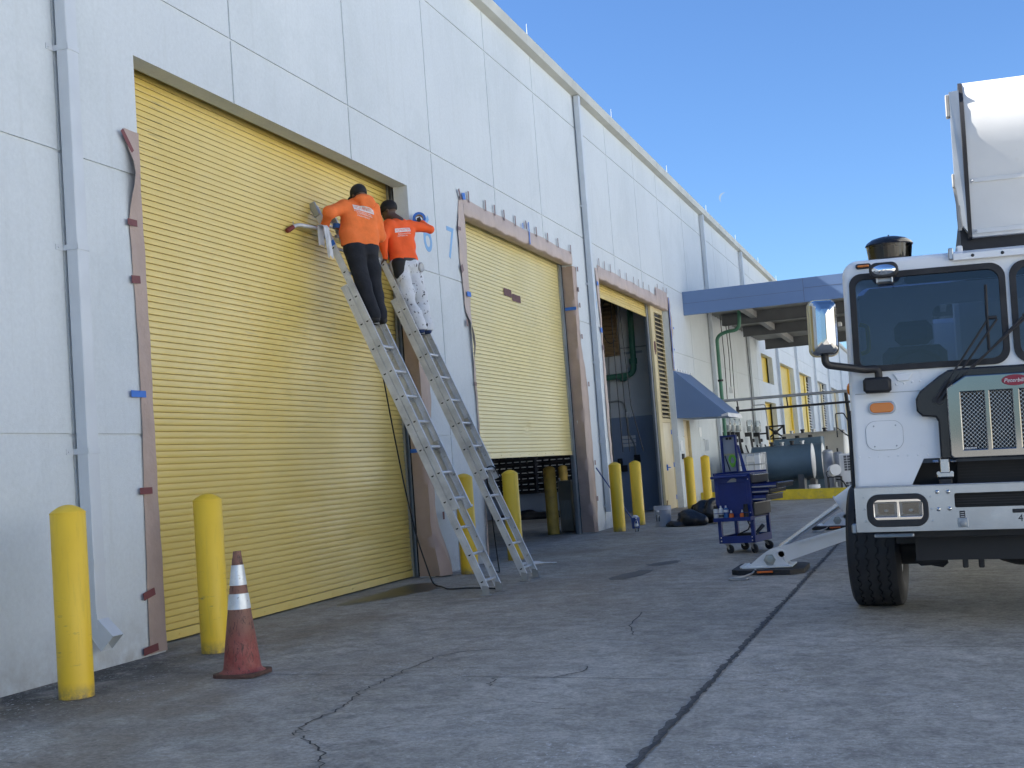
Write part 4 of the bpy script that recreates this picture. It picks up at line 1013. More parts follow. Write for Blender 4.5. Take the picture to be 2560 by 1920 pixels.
def pail(x, y, label, m, r=0.15, h=0.37, z=None, name='pail', bail=True, group='plastic pails'):
    z = gz(x) if z is None else z
    t = thing(name, label, 'pail', (x, y, z), group); a = MB()
    a.lathe([(r*0.86, 0.002), (r*0.98, h*0.78), (r*1.05, h*0.80), (r*1.03, h*0.84), (r, h*0.86), (r*1.02, h), (r*0.97, h), (r*0.84, 0.02), (0, 0.02)], (x, y, z), n=32); a.build('pail_body', m, t, 40)
    if bail: MB().tube([(x+r*1.04*math.cos(a2), y-r*1.04*abs(math.sin(a2))*0.98-0.004, z+h*0.82-0.15*math.sin(a2)) for a2 in [math.pi*k/12 for k in range(13)]], 0.004, 6).build('wire_handle', 'steel_grey', t)
    return t
pail(-5.14, 23.95, 'grey pail with brushes in it, before the open bay', 'pail_grey', 0.165, 0.40)
br = thing('paint_brush', 'paint brush standing in the grey pail', 'paint brush', (-5.08, 23.9, 0.2)); MB().tube([(-5.07, 23.97, 0.18), (-5.04, 24.0, 0.46)], [0.010, 0.014], 8).build('brush_handle', 'wood', br); MB().box(-5.095, -5.045, 23.95, 23.975, 0.05, 0.18).build('bristles', 'grey_cloth', br, 0)
bt = thing('spray_bottle', 'clear bottle hung on the rim of the grey pail', 'bottle', (-5.19, 23.76, 0.1)); MB().lathe([(0.035, 0.0), (0.038, 0.1), (0.02, 0.14), (0.012, 0.18), (0, 0.18)], (-5.20, 23.745, 0.08), n=16).build('bottle_body', 'clear', bt); MB().box(-5.215, -5.165, 23.735, 23.755, 0.255, 0.29, 0.004).build('trigger', 'white_plain', bt, 0)
pl = pail(-5.60, 23.55, 'small blue pail holding a leaning mop, between two bollards', 'mop_blue', 0.085, 0.21, bail=False)
mp = thing('mop', 'mop with a blue handle, leaning from the wall into the blue pail', 'mop', (-5.62, 23.55, 0.1))
MB().tube([(-5.60, 23.57, 0.06), (-6.14, 22.55+0.42, 1.20)], 0.013, 8).build('mop_handle', 'mop_blue', mp)
lump_m = MB().ball((-5.60, 23.55, 0.19), (0.07, 0.07, 0.05)).build('mop_head', 'grey_cloth', mp)
wb = thing('water_bottle', 'clear plastic water bottle standing by the blue pail', 'bottle', (-5.36, 22.60, gz(-5.36)))
MB().lathe([(0.033, 0.002), (0.036, 0.02), (0.036, 0.15), (0.034, 0.17), (0.012, 0.215), (0.012, 0.235), (0, 0.235)], (-5.36, 22.60, gz(-5.36)), n=18).build('bottle_body', 'clear', wb); MB().lathe([(0.037, 0.10), (0.037, 0.15)], (-5.36, 22.60, gz(-5.36)), n=18).build('bottle_label', 'can_white', wb); MB().cyl((-5.36, 22.60, gz(-5.36)+0.235), (-5.36, 22.60, gz(-5.36)+0.255), 0.014).build('bottle_cap', 'white_plain', wb)
cl = thing('paint_cloth', 'crumpled white cloth lying behind the foot of the right ladder', 'cloth', (-5.25, 16.4, gz(-5.25))); b = Blob((-5.75, 16.0, -0.1), (-4.85, 16.8, 0.12), 0.012)
for q, rad in (((-5.40, 16.4, -0.02), (0.16, 0.12, 0.035)), ((-5.18, 16.42, -0.03), (0.12, 0.05, 0.03)), ((-5.06, 16.38, -0.03), (0.05, 0.06, 0.025))): b.ell(q, ((1, 0, 0), (0, 1, 0), (0, 0, 1)), rad, 0.03)
b.folds(0.008, 30, 5, 6); b.cut((0, 0, gz(-5.25)+0.004), (0, 0, -1)); b.mesh().build('cloth', 'white_plain', cl, 60)
# inside the half-raised bay
rk = thing('bin_rack', 'wall rack of dark parts bins with pale labels, inside the half-raised bay', 'bin rack', (-10, 30.9, 0.62))
f = MB(); f.box(-11.05, -8.3, 31.06, 31.115, 0.62, 1.72); f.box(-9.90, -9.84, 30.92, 31.06, 0.62, 1.72); f.box(-11.07, -11.03, 30.92, 31.06, 0.62, 1.72); f.build('rack_frame', 'jamb_dark', rk, 0)
binp = None
for r_ in range(7):
    for c_ in range(14):
        x = -10.95+c_*0.19+(0.05 if c_ > 5 else 0); z = 0.68+r_*0.147
        m = MB(); m.prism([(x-0.078, 31.055, z), (x-0.078, 30.90, z), (x-0.078, 30.87, z+0.06), (x-0.078, 31.055, z+0.11)], (0.156, 0, 0))
        bo = m.build('parts_bin', 'black', rk, 0); bo['kind'] = None; del bo['kind']
        MB().box(x-0.065, x+0.065, 30.872, 30.878, z+0.035, z+0.062).build('bin_label', 'can_white', bo, 0)
sc = thing('steel_cabinet', 'stainless cabinet with a ribbed lower panel, inside the half-raised bay', 'cabinet', (-6.86, 23.25, 0))
MB().box(-6.98, -6.72, 23.15, 23.65, 0.02, 1.0, 0.01).build('cabinet_body', 'stainless', sc, 20); m = MB()
for k in range(7): m.box(-6.945+k*0.030, -6.930+k*0.030, 23.14, 23.148, 0.25, 0.62)
m.build('ribbed_panel', 'steel_grey', sc, 0)
for x in (-6.95, -6.76): MB().tube([(x, 23.2, 1.0), (x, 23.2, 1.06)], 0.02, 8).build('tap', 'chrome', sc)
lump('rag_heap', 'dark heap of rags on the floor of the half-raised bay', 'rags', (-9.9, 30.1, 0), 'black', [((-9.9, 30.1, 0.08), (0.55, 0.25, 0.14)), ((-10.5, 30.1, 0.05), (0.3, 0.2, 0.1)), ((-9.3, 30.1, 0.05), (0.35, 0.2, 0.1))], 0.02, 0.03, 14, 6)
lump('rag_heap', 'pale cloth lying on the dark heap in the half-raised bay', 'rags', (-10.25, 29.95, 0), 'grey_cloth', [((-10.25, 29.95, 0.13), (0.10, 0.12, 0.13)), ((-10.15, 29.9, 0.05), (0.2, 0.1, 0.07))], 0.015, 0.015, 18, 8)
lump('rag_heap', 'black covered machine at the left inside the half-raised bay', 'machine', (-8.9, 19.5, 0), 'black', [((-8.9, 20.8, 0.35), (0.4, 0.8, 0.42))], 0.03, 0.01, 10, 8)
# conduits and notice boards on the wall beyond the bay
ws = thing('wall_notice', 'framed notice by the entrance, just right of the louvred door', 'notice', (WX, 31.9, 1.43)); MB().box(WX+0.001, WX+0.02, 31.66, 31.98, 1.43, 1.70, 0.004).build('notice_sheet', 'can_white', ws, 0)
ws = thing('keypad', 'small black keypad under the framed notice', 'keypad', (WX, 31.85, 1.22)); MB().box(WX+0.001, WX+0.05, 31.77, 31.93, 1.22, 1.36, 0.006).build('keypad_body', 'black', ws, 0)
ws = thing('wall_notice', 'pinkish white sign on the wall to the right of the entrance', 'notice', (WX, 34.65, 1.8)); MB().box(WX+0.001, WX+0.012, 34.5, 34.86, 1.80, 2.06, 0.003).build('notice_sheet', 'can_white', ws, 0)
hs = thing('wall_bracket', 'pair of grey wire hoops on the wall below the pinkish sign', 'bracket', (WX, 35.3, 1.4)); m = MB()
m.tube(arcpts([(WX+0.04, 35.08, 1.72), (WX+0.04, 35.10, 1.40), (WX+0.04, 35.28, 1.40), (WX+0.04, 35.28, 1.72), (WX+0.04, 35.08, 1.72)], 0.03), 0.012, 6); m.tube(arcpts([(WX+0.04, 35.42, 1.72), (WX+0.04, 35.44, 1.40), (WX+0.04, 35.62, 1.40), (WX+0.04, 35.62, 1.72), (WX+0.04, 35.42, 1.72)], 0.03), 0.012, 6); m.box(WX+0.001, WX+0.05, 35.05, 35.65, 1.715, 1.735); m.build('hoop', 'pipe_white', hs)

# ---------------------------------------------------------------- the two workers
def hand(b, wrist, palm_dir, up, grip, r=0.0095, k=0.008):
    """palm with four bent fingers and a thumb that close round grip (a direction to curl to)"""
    w = np.array(wrist, float); d = np.array(palm_dir, float); d /= np.linalg.norm(d); u = np.array(up, float); u -= d*(u@d); u /= np.linalg.norm(u)
    g = np.array(grip, float); g -= d*(g@d); g -= u*(g@u)*0; g /= max(np.linalg.norm(g), 1e-6)
    pc = w+d*0.045
    b.ell(pc, (d, u, np.cross(d, u)), (0.052, 0.042, 0.018), 0.015)
    for i, L in enumerate((0.036, 0.042, 0.039, 0.030)):
        o = u*(0.033-0.0215*i); p0 = w+d*0.085+o; p1 = p0+d*L*0.75+g*L*0.35; p2 = p1+g*L*0.8+d*0.004; p3 = p2+g*L*0.35-d*L*0.55
        b.cap(p0-d*0.03, p0, r+0.001, r, k); b.cap(p0, p1, r, r*0.95, k); b.cap(p1, p2, r*0.95, r*0.9, k); b.cap(p2, p3, r*0.9, r*0.8, k)
    t0 = w+d*0.025+u*0.036; t1 = t0+u*0.030+d*0.025+g*0.012; t2 = t1+d*0.025+g*0.026
    b.cap(t0, t1, r*1.25, r*1.1, 0.012); b.cap(t1, t2, r*1.05, r*0.9, k)
def head(b, c, f, s=1.0):
    c = np.array(c, float); f = np.array(f, float); f /= np.linalg.norm(f); z = np.array((0, 0, 1.0)); up = z-f*(z@f); up /= np.linalg.norm(up); sd = np.cross(f, up)
    ax = (f, sd, up)
    b.ell(c+up*0.03*s-f*0.01*s, ax, (0.098*s, 0.077*s, 0.092*s), 0.03); b.ell(c-up*0.045*s+f*0.025*s, ax, (0.066*s, 0.058*s, 0.072*s), 0.03)
    b.ell(c-up*0.095*s+f*0.055*s, ax, (0.030*s, 0.032*s, 0.022*s), 0.02)                                  # chin
    b.cap(c+f*0.085*s+up*0.012*s, c+f*0.108*s-up*0.026*s, 0.010*s, 0.015*s, 0.012)                        # nose
    for q in (-1, 1):
        b.ell(c+f*0.086*s+sd*(q*0.032*s)+up*0.018*s, ax, (0.012*s, 0.017*s, 0.008*s), 0.008)            # brow
        b.ell(c+f*0.078*s+sd*(q*0.032*s)+up*0.003*s, ax, (0.011*s, 0.012*s, 0.010*s), 0.005)            # eye
        b.ell(c+sd*(q*0.079*s)-f*0.010*s-up*0.008*s, (f+sd*q*0.4, sd, up), (0.020*s, 0.010*s, 0.032*s), 0.006)  # ear
    b.ell(c+f*0.090*s-up*0.056*s, ax, (0.010*s, 0.024*s, 0.007*s), 0.006); b.ell(c+f*0.087*s-up*0.068*s, ax, (0.010*s, 0.022*s, 0.008*s), 0.006)
    return ax
def cap_mesh(t, c, f, s, backwards=False):
    c = np.array(c, float); f = np.array(f, float); f /= np.linalg.norm(f); z = np.array((0, 0, 1.0)); up = z-f*(z@f); up /= np.linalg.norm(up); sd = np.cross(f, up); ax = (f, sd, up)
    b = Blob(c-0.25, c+0.25, 0.006); o = c+up*0.035*s-f*0.008*s
    b.ell(o, ax, (0.113*s, 0.091*s, 0.102*s), 0.01); b.cut(o-up*0.045*s, -up-f*0.05)
    br = -1 if backwards else 1
    bb = Blob(c-0.28, c+0.28, 0.006); bb.ell(o+f*br*0.125*s-up*0.016*s, (f*br-up*0.25, sd, up+f*br*0.25), (0.085*s, 0.075*s, 0.012*s), 0.01)
    b.F = np.minimum(b.F, 1.0); m = b.mesh().build('cap', 'cap_black', t, 70); bb.mesh().build('cap_brim', 'cap_black', m, 70)
    MB().ball(tuple(o+up*0.101*s), 0.008, 8, 6).build('cap_button', 'cap_black', m)
    return m
def decal(t, host, lines, c, right, up, outw):
    """white print lying on the cloth: every vertex is dropped onto the shirt along -outw"""
    dg = bpy.context.evaluated_depsgraph_get(); off = Vector(ORG[root(host).name])
    bv = BVHTree.FromPolygons([v.co+off for v in host.data.vertices], [tuple(p.vertices) for p in host.data.polygons])
    c = Vector(c); right = Vector(right).normalized(); up = Vector(up).normalized(); outw = Vector(outw).normalized()
    def drop(u, w, lift):
        p = c+right*u+up*w+outw*0.6; h = bv.ray_cast(p, -outw)
        return (h[0] if h[0] is not None else c+right*u+up*w)+outw*lift
    for kind, u0, w0, a, b_, key, tilt in lines:
        m = MB()
        if kind == 'bar':
            P = [[drop(u0+a*(i/16-0.5), w0+tilt*a*(i/16-0.5)+b_*(j/4-0.5), 0.0035) for j in range(5)] for i in range(17)]
            m.shell(P, outw*0.0015); m.build('shirt_print', key, host, 70)
        else:
            tmp = MB().plate(None, 0.0, lambda u, w, t_: (u, w, 0), text=kind, size=b_)
            if not tmp.v: continue
            w_ = max(v[0] for v in tmp.v)-min(v[0] for v in tmp.v); sc = a/w_
            vs = [drop(u0+v[0]*sc, w0+v[1]+tilt*v[0]*sc, 0.0065) for v in tmp.v]
            m.add(vs, tmp.f); o = m.build('shirt_print', key, host, 0)
def V3(*p): return np.array(p, float)

def worker_one():
    t = thing('person', 'man in orange hoodie and black trousers, seen from behind on the left ladder', 'person', (-5.89, 12.93, 3.06))
    f = V3(-.809, .588, 0); rt = V3(.588, .809, 0); up = V3(0, 0, 1)
    shL, shR = V3(-6.16, 12.79, 4.41), V3(-5.915, 13.09, 4.40); elL, hL = V3(-6.235, 12.61, 4.33), V3(-6.385, 12.74, 4.20)
    elR, hR = V3(-5.875, 13.15, 4.10), V3(-6.16, 13.12, 4.06)
    hipL, hipR = V3(-6.085, 12.85, 3.92), V3(-5.975, 13.03, 3.93); knL, knR = V3(-5.985, 12.85, 3.51), V3(-5.945, 13.04, 3.52); anL, anR = V3(-5.885, 12.855, 3.15), V3(-5.88, 13.04, 3.15)
    ch, wa = V3(-6.03, 12.94, 4.315), V3(-6.045, 12.94, 4.10); hd = V3(-6.02, 12.945, 4.555)
    lo, hi = (-6.62, 12.45, 3.0), (-5.6, 13.4, 4.8)
    b = Blob(lo, hi, 0.006)
    hf = V3(-.80, .52, -.28); head(b, hd, hf)
    b.cap(hd-up*0.07-f*0.02, ch+up*0.12, 0.056, 0.065, 0.03); b.cap(shL, shR, 0.055, 0.055, 0.04); b.cap(ch-rt*.09, ch+rt*.09, 0.10, 0.10, 0.05); b.cap(wa-rt*.06, wa+rt*.06, 0.10, 0.10, 0.06)
    for s, e, h in ((shL, elL, hL), (shR, elR, hR)):
        b.cap(s, e, 0.048, 0.040, 0.03); b.cap(e, h, 0.038, 0.026, 0.02)
    hand(b, hL, (-.5, .25, -.2), (0, 0.2, 1), (0.1, .9, -.3)); hand(b, hR, (-.8, -.1, .1), (0, .3, 1), (.1, -.9, -.2))
    for a, k, n in ((hipL, knL, anL), (hipR, knR, anR)): b.cap(a, k, 0.080, 0.052, 0.04); b.cap(k, n, 0.052, 0.038, 0.03); b.cap(n, n+V3(-.14, 0.03, -.05), 0.035, 0.028, 0.02)
    b.mesh().build('body', 'skin', t, 80)
    # hoodie
    b = Blob(lo, hi, 0.007)
    b.cap(ch-rt*.10, ch+rt*.10, 0.128, 0.128, 0.05); b.cap(shL+rt*.02-up*.01, shR-rt*.02-up*.01, 0.078, 0.080, 0.05); b.cap(ch-rt*.04+up*.13, ch+rt*.04+up*.13, 0.075, 0.075, 0.05)
    mi = (ch+wa)/2; b.cap(mi-rt*.10, mi+rt*.10, 0.125, 0.125, 0.06); b.cap(wa-rt*.10, wa+rt*.10, 0.125, 0.125, 0.07); b.cap(wa-rt*.095-up*.045, wa+rt*.095-up*.045, 0.134, 0.134, 0.03); b.cap(wa-rt*.095-up*.10, wa+rt*.095-up*.10, 0.132, 0.132, 0.02)
    for s, e, h in ((shL, elL, hL), (shR, elR, hR)):
        b.cap(s, e, 0.082, 0.068, 0.04); b.cap(e, h+(e-h)*0.12, 0.068, 0.047, 0.03); b.cap(h+(e-h)*0.16, h+(e-h)*0.05, 0.040, 0.040, 0.008)
    b.ell(ch+up*.185-f*.085+rt*.03, (f, rt, up), (0.070, 0.115, 0.055), 0.02); b.ell(ch+up*.125-f*.115+rt*.06, (f, rt, up), (0.045, 0.095, 0.075), 0.015)     # hood lying on the back
    b.cap(hd-up*.10+rt*.05, hd-up*.10-rt*.05, 0.055, 0.055, 0.03)
    b.folds(0.0075, 22, 11, 7); b.cut(wa-up*0.13, (0, 0, -1))
    hood = b.mesh().build('hoodie', 'hoodie', t, 80)
    for i in range(2):   # waistband rib
        pass
    decal(t, hood, [('bar', 0.02, 0.055, 0.25, 0.058, 'white_plain', -0.22), ('HQPAINTERS', 0.02, 0.055, 0.22, 0.052, 'hoodie', -0.22), ('RESIDENTIAL', 0.0, 0.012, 0.22, 0.024, 'white_plain', -0.22), ('COMMERCIAL', 0.02, -0.014, 0.20, 0.024, 'white_plain', -0.22), ('PAINTING', 0.0, -0.038, 0.15, 0.022, 'white_plain', -0.22)],
          ch+up*0.005-rt*0.015, rt, up, -f)
    # trousers
    b = Blob(lo, hi, 0.007)
    pc = V3(-6.03, 12.94, 3.955)
    b.cap(pc-rt*.085, pc+rt*.085, 0.118, 0.118, 0.05); b.ell(pc-rt*.07-f*.05-up*.05, (f, rt, up), (.09, .095, .10), .04); b.ell(pc+rt*.07-f*.05-up*.05, (f, rt, up), (.09, .095, .10), .04)
    for a, k, n in ((hipL, knL, anL), (hipR, knR, anR)): b.cap(a, k, 0.116, 0.088, 0.03); b.cap(k, n, 0.088, 0.068, 0.03); b.cap(n+up*.03, n-up*.02, 0.066, 0.070, 0.02)
    b.folds(0.0080, 20, 5, 7); b.cut(V3(0, 0, 4.06), (0, 0, 1)); b.cut(V3(0, 0, 3.105), (0, 0, -1)); tr = b.mesh().build('trousers', 'jeans', t, 80)
    MB().obox(tuple(pc+rt*.13-f*.06+up*.06), (f, rt, up), (.012, .05, .004)).build('pocket_trim', 'wood', tr, 0)
    for n, dy in ((anL, 0.0), (anR, 0.01)):
        b = Blob(n-0.35, n+0.25, 0.006)
        b.cap(n+up*.06, n-up*.02, 0.056, 0.05, .02); h = V3(n[0]+0.025, n[1], 3.098); b.cap(h, h+V3(-.20, .05+dy, 0), .042, .040, .02); b.ell(h+V3(-.20, .05, .005), ((1, 0, 0), (0, 1, 0), (0, 0, 1)), (.055, .047, .042), .02)
        b.cut(V3(0, 0, 3.0585), (0, 0, -1)); b.mesh().build('boot', 'boot', t, 70)
    cap_mesh(t, hd, hf, 1.02)
worker_one()

def worker_two():
    t = thing('person', 'man in bright orange shirt and paint-spattered white trousers on the right ladder', 'person', (-5.91, 14.37, 3.06))
    f = V3(-.855, .52, 0); rt = V3(.52, .855, 0); up = V3(0, 0, 1)
    shL, shR = V3(-6.235, 14.225, 4.455), V3(-6.075, 14.53, 4.48); elR, hR = V3(-5.885, 14.74, 4.43), V3(-6.03, 14.83, 4.555); elL, hL = V3(-6.27, 14.10, 4.25), V3(-6.28, 14.17, 4.03)
    hipL, hipR = V3(-6.16, 14.28, 3.93), V3(-6.07, 14.46, 3.94); knL, knR = V3(-6.06, 14.285, 3.53), V3(-5.965, 14.47, 3.55); anL, anR = V3(-5.925, 14.29, 3.15), V3(-5.90, 14.45, 3.145)
    ch, wa = V3(-6.155, 14.38, 4.36), V3(-6.125, 14.375, 4.06); hd = V3(-6.275, 14.355, 4.665)
    lo, hi = (-6.75, 13.95, 3.0), (-5.65, 15.05, 4.9)
    b = Blob(lo, hi, 0.006); hf = V3(-.93, -.05, -.12); head(b, hd, hf, 0.98)
    b.cap(hd-up*.06+V3(.02, 0, 0), ch+up*.15-f*.01, 0.056, 0.064, 0.03); b.cap(shL, shR, .055, .055, .04); b.cap(ch-rt*.09, ch+rt*.09, .10, .10, .05); b.cap(wa-rt*.06, wa+rt*.06, .10, .10, .06)
    for s, e, h in ((shL, elL, hL), (shR, elR, hR)): b.cap(s, e, .046, .038, .03); b.cap(e, h, .037, .026, .02)
    hand(b, hR, (-.5, .35, .35), (-.5, 0, 1), (-.3, .8, -.2)); hand(b, hL, (-.5, .2, -.6), (0, 1, 0), (-.6, .1, .2))
    for a, k, n in ((hipL, knL, anL), (hipR, knR, anR)): b.cap(a, k, .076, .050, .04); b.cap(k, n, .050, .038, .03); b.cap(n, n+V3(-.14, .03, -.05), .033, .028, .02)
    b.mesh().build('body', 'skin', t, 80)
    b = Blob(lo, hi, 0.007)
    b.cap(ch-rt*.095, ch+rt*.095, .115, .115, .05); b.cap(shL+rt*.02, shR-rt*.02, .070, .070, .05); b.cap(ch-rt*.03+up*.12, ch+rt*.03+up*.12, .070, .070, .05)
    mi = (ch+wa)/2; b.cap(mi-rt*.085, mi+rt*.085, .112, .112, .06); b.cap(wa-rt*.075, wa+rt*.075, .112, .112, .08); b.cap(wa-rt*.08-up*.05, wa+rt*.08-up*.05, .112, .112, .03)
    for s, e, h, q in ((shL, elL, hL, 0.06), (shR, elR, hR, 0.10)): b.cap(s, e, .072, .056, .035); b.cap(e, h+(e-h)*q, .057, .040, .025)
    b.folds(0.0070, 23, 21, 7); b.cut(wa-up*.125-rt*0.0, V3(0.0, 0.0, -1)-rt*.10)
    sh = b.mesh().build('shirt', 'shirt', t, 80)
    decal(t, sh, [('bar', -.01, .02, .23, .050, 'white_plain', .12), ('HQPAINTERS', -.01, .02, .21, .046, 'shirt', .12), ('RESIDENTIAL', .01, -.026, .18, .022, 'white_plain', .12), ('COMMERCIAL', -.02, -.054, .14, .022, 'white_plain', .12)], ch-rt*0.02, rt, up, -f)
    b = Blob(lo, hi, 0.007); pc = V3(-6.12, 14.37, 3.955)
    b.cap(pc-rt*.08, pc+rt*.08, .108, .108, .05); b.ell(pc-rt*.065-f*.045-up*.03, (f, rt, up), (.09, .095, .11), .04); b.ell(pc+rt*.065-f*.045-up*.03, (f, rt, up), (.09, .095, .11), .04)
    for a, k, n in ((hipL, knL, anL), (hipR, knR, anR)): b.cap(a, k, .108, .086, .03); b.cap(k, n, .088, .070, .03); b.cap(n+up*.05, n-up*.02, .070, .078, .025)
    b.folds(0.0085, 24, 33, 8); b.cut(V3(0, 0, 4.035), (0, 0, 1)); b.cut(V3(0, 0, 3.10), (0, 0, -1)); tr = b.mesh().build('trousers', 'painter_white', t, 80)
    m = MB(); m.lathe([(.150, 0), (.154, .002), (.154, .036), (.150, .038)], (0, 0, 0), n=30); m.v = [tuple(V3(-6.115, 14.372, 3.985)+rt*x*1.23+f*y*.80+up*z) for x, y, z in m.v]; m.build('belt', 'black', tr, 30)
    b = Blob(pc-0.3, pc+0.35, .007); b.ell(pc-rt*.115-up*.0-f*.055, (f, rt, up), (.080, .10, .085), .03); b.ell(pc-rt*.115-up*.11-f*.06, (f, rt, up), (.070, .085, .11), .05); b.ell(pc-rt*.02+up*.035-f*.085, (f, rt, up), (.03, .12, .035), .03); b.folds(.004, 30, 4, 5); b.mesh().build('tool_pouch', 'cap_black', t, 70)
    q = pc+rt*.175-f*.115-up*.045; m = MB(); a = V3(*(rt*.35-f*.9)); m.lathe([(0, -.016), (.050, -.016), (.054, -.010), (.054, .012), (.045, .018), (.040, .016), (0, .016)], tuple(q), tuple(a), 24); m.v = [(x, y, q[2]+(z-q[2])*1.15) for x, y, z in m.v]; m.build('tape_measure', 'conduit', t, 40)
    m = MB(); m.tube([tuple(q+up*.05), tuple(pc+rt*.14-f*.03+up*.04)], .008, 6); m.build('belt_clip', 'steel_grey', t)
    m = MB(); m.obox(tuple(pc+rt*.21+f*.02-up*.13), (f, rt, up), (.03, .02, .035)); m.build('scraper', 'wood', t, 0); m = MB(); m.obox(tuple(pc+rt*.215+f*.02-up*.19), (f, rt, up), (.035, .004, .03)); m.build('scraper_blade', 'conduit', t, 0)
    for n in (anL, anR):
        b = Blob(n-0.35, n+0.25, .006); h = V3(n[0]+.015, n[1], 3.095); b.cap(n+up*.03, n-up*.03, .045, .045, .02); b.cap(h, h+V3(-.19, .05, 0), .040, .038, .02); b.ell(h+V3(-.18, .045, .0), ((1, 0, 0), (0, 1, 0), (0, 0, 1)), (.06, .045, .04), .02)
        b.cut(V3(0, 0, 3.0585), (0, 0, -1)); b.mesh().build('shoe', 'shoe_blue', t, 70)
    cap_mesh(t, hd, hf, 1.0)
worker_two()
tr2 = tape_roll(-6.09, 14.90, 4.625, (-.45, .85, -.15), 'roll of blue tape held up in the right hand of the worker in white trousers', 0.085, 0.055)

# daytime crescent moon: a far slice of a sphere
mn = thing('moon', 'pale crescent moon in the blue sky above the roofline', 'moon', (0, 0, 0)); d = Vector((-0.1390, 0.9701, 0.1988)).normalized(); c = Vector((0, 0, 1.29))+d*2500; rad = 2500*0.0040
sx = d.cross(Vector((0, 0, 1))).normalized(); sy = sx.cross(d)
m = MB(); P = []; n = 20
tl = R(28)
for i in range(n+1):
    a = -math.pi/2+math.pi*i/n; row = []
    for j in range(7):
        s = -1+0.42*(j/6)*1.0; cx = math.cos(a)*s; cy = math.sin(a); zz = -math.sqrt(max(0, 1-cx*cx-cy*cy))
        u = cx*math.cos(tl)+cy*math.sin(tl); w = -cx*math.sin(tl)+cy*math.cos(tl)
        row.append(c+sx*(u*rad)+sy*(w*rad)+d*(zz*rad))
    P.append(row)
m.shell(P, d*0.3)
mm, tt, pp = nt('moon_glow'); o_ = tt.nodes['Material Output']; em = tt.nodes.new('ShaderNodeEmission'); em.inputs[0].default_value = (0.62, 0.80, 1.0, 1); em.inputs[1].default_value = 0.22
tp = tt.nodes.new('ShaderNodeBsdfTransparent'); ad = tt.nodes.new('ShaderNodeMixShader'); ad.inputs[0].default_value = 0.55; tt.links.new(tp.outputs[0], ad.inputs[1]); tt.links.new(em.outputs[0], ad.inputs[2]); tt.links.new(ad.outputs[0], o_.inputs[0])
m.build('crescent', mm, mn, 60, org=None)

# ---------------------------------------------------------------- the white cab-over truck
TX, TY = 0.5455, 11.75; TH_ = math.atan(0.03); TZ = gz(TX)
trk = thing('truck', 'white cab-over truck with chrome bumper, outriggers and a tall white box above its cab', 'truck', (TX, TY, TZ), world=False, rot=(0, TH_, 0))
ORG[trk.name] = (0, TY, 0)
def TL(x, y, z):
    dx, dz = x-TX, z-TZ; c, s = math.cos(TH_), math.sin(TH_); return Vector((dx*c-dz*s, y, dx*s+dz*c))
def TLm(mb): mb.v = [tuple(TL(*p)) for p in mb.v]; return mb
FY = 10.25; HW = 1.22
fp = lambda y0: (lambda u, w, t: (u, y0-t, w))          # a plate facing the front
ws = [(-1.167, -0.014, 2.018, 2.795), (0.020, 1.167, 2.018, 2.795)]
def outline(e, n=8):
    r = 0.12-e*0.5; o = [(-HW+e, 1.11), (-HW+e, 1.9)]
    for k in range(n+1): a = R(180-90*k/n); o.append((-HW+e+r+r*math.cos(a), 2.91-e-r+r*math.sin(a)))
    for k in range(n+1): a = R(90-90*k/n); o.append((HW-e-r+r*math.cos(a), 2.91-e-r+r*math.sin(a)))
    return o+[(HW-e, 1.9), (HW-e, 1.11)]
cab = MB()
o4 = outline(0.045)
front = o4+[(0.791, 1.11), (0.69, 1.315), (-0.69, 1.315), (-0.791, 1.11)]
holes = [rrect(a+0.02, b-0.02, c+0.02, d-0.02, (0.06, 0.09, 0.09, 0.08) if a < 0 else (0.09, 0.06, 0.08, 0.09)) for a, b, c, d in ws]
cab.plate([front]+holes, 0.03, fp(FY+0.015))
rows = [[(u, FY+0.045*(1-math.cos(R(k*15))), w) for u, w in outline(0.045*(1-math.sin(R(k*15))))] for k in range(7)]
for i in range(6):
    for j in range(len(rows[0])-1): cab.add([rows[i][j], rows[i][j+1], rows[i+1][j+1], rows[i+1][j]], [(0, 1, 2, 3)])
o0 = outline(0.0); k0, k1 = 1, len(o0)-2
for j in range(k0+1, k1-1): cab.add([(o0[j][0], FY+0.045, o0[j][1]), (o0[j+1][0], FY+0.045, o0[j+1][1]), (o0[j+1][0], 12.2, o0[j+1][1]), (o0[j][0], 12.2, o0[j][1])], [(0, 1, 2, 3)])
for s in (-1, 1):   # sides with a window each
    cab.plate([[(FY+0.045, 1.11), (11.0, 1.11), (11.15, 1.45), (12.2, 1.45), (12.2, 2.79), (FY+0.045, 2.79)], rrect(10.55, 11.45, 2.0, 2.62, 0.08)], 0.02, lambda y, w, t, s=s: (s*(HW-0.0105)+t, y, w))
cab.plate([[(-HW+0.01, 1.2), (HW-0.01, 1.2), (HW-0.01, 2.79), (HW-0.12, 2.9), (-HW+0.12, 2.9), (-HW+0.01, 2.79)], rrect(-0.55, 0.55, 2.15, 2.7, 0.08)], 0.02, lambda u, w, t: (u, 12.19+t, w))
cabo = cab.build('cab_body', 'white_paint', trk, 25)
d = MB(); d.box(-HW+0.03, HW-0.03, 10.33, 10.72, 1.3, 1.98, 0.03); d.box(-HW+0.05, -0.25, 10.66, 10.80, 1.9, 2.06, 0.03); d.box(-HW+0.03, HW-0.03, 10.3, 12.1, 1.28, 1.32); d.build('dashboard', 'cab_dash', cabo, 30)
for u in (-0.72, 0.72):
    s = MB(); s.box(u-0.27, u+0.27, 11.35, 11.52, 1.45, 2.28, 0.06); s.box(u-0.27, u+0.27, 10.95, 11.4, 1.45, 1.62, 0.05); s.box(u-0.16, u+0.16, 11.38, 11.50, 2.29, 2.50, 0.05); s.build('seat', 'cab_inside', cabo, 40)
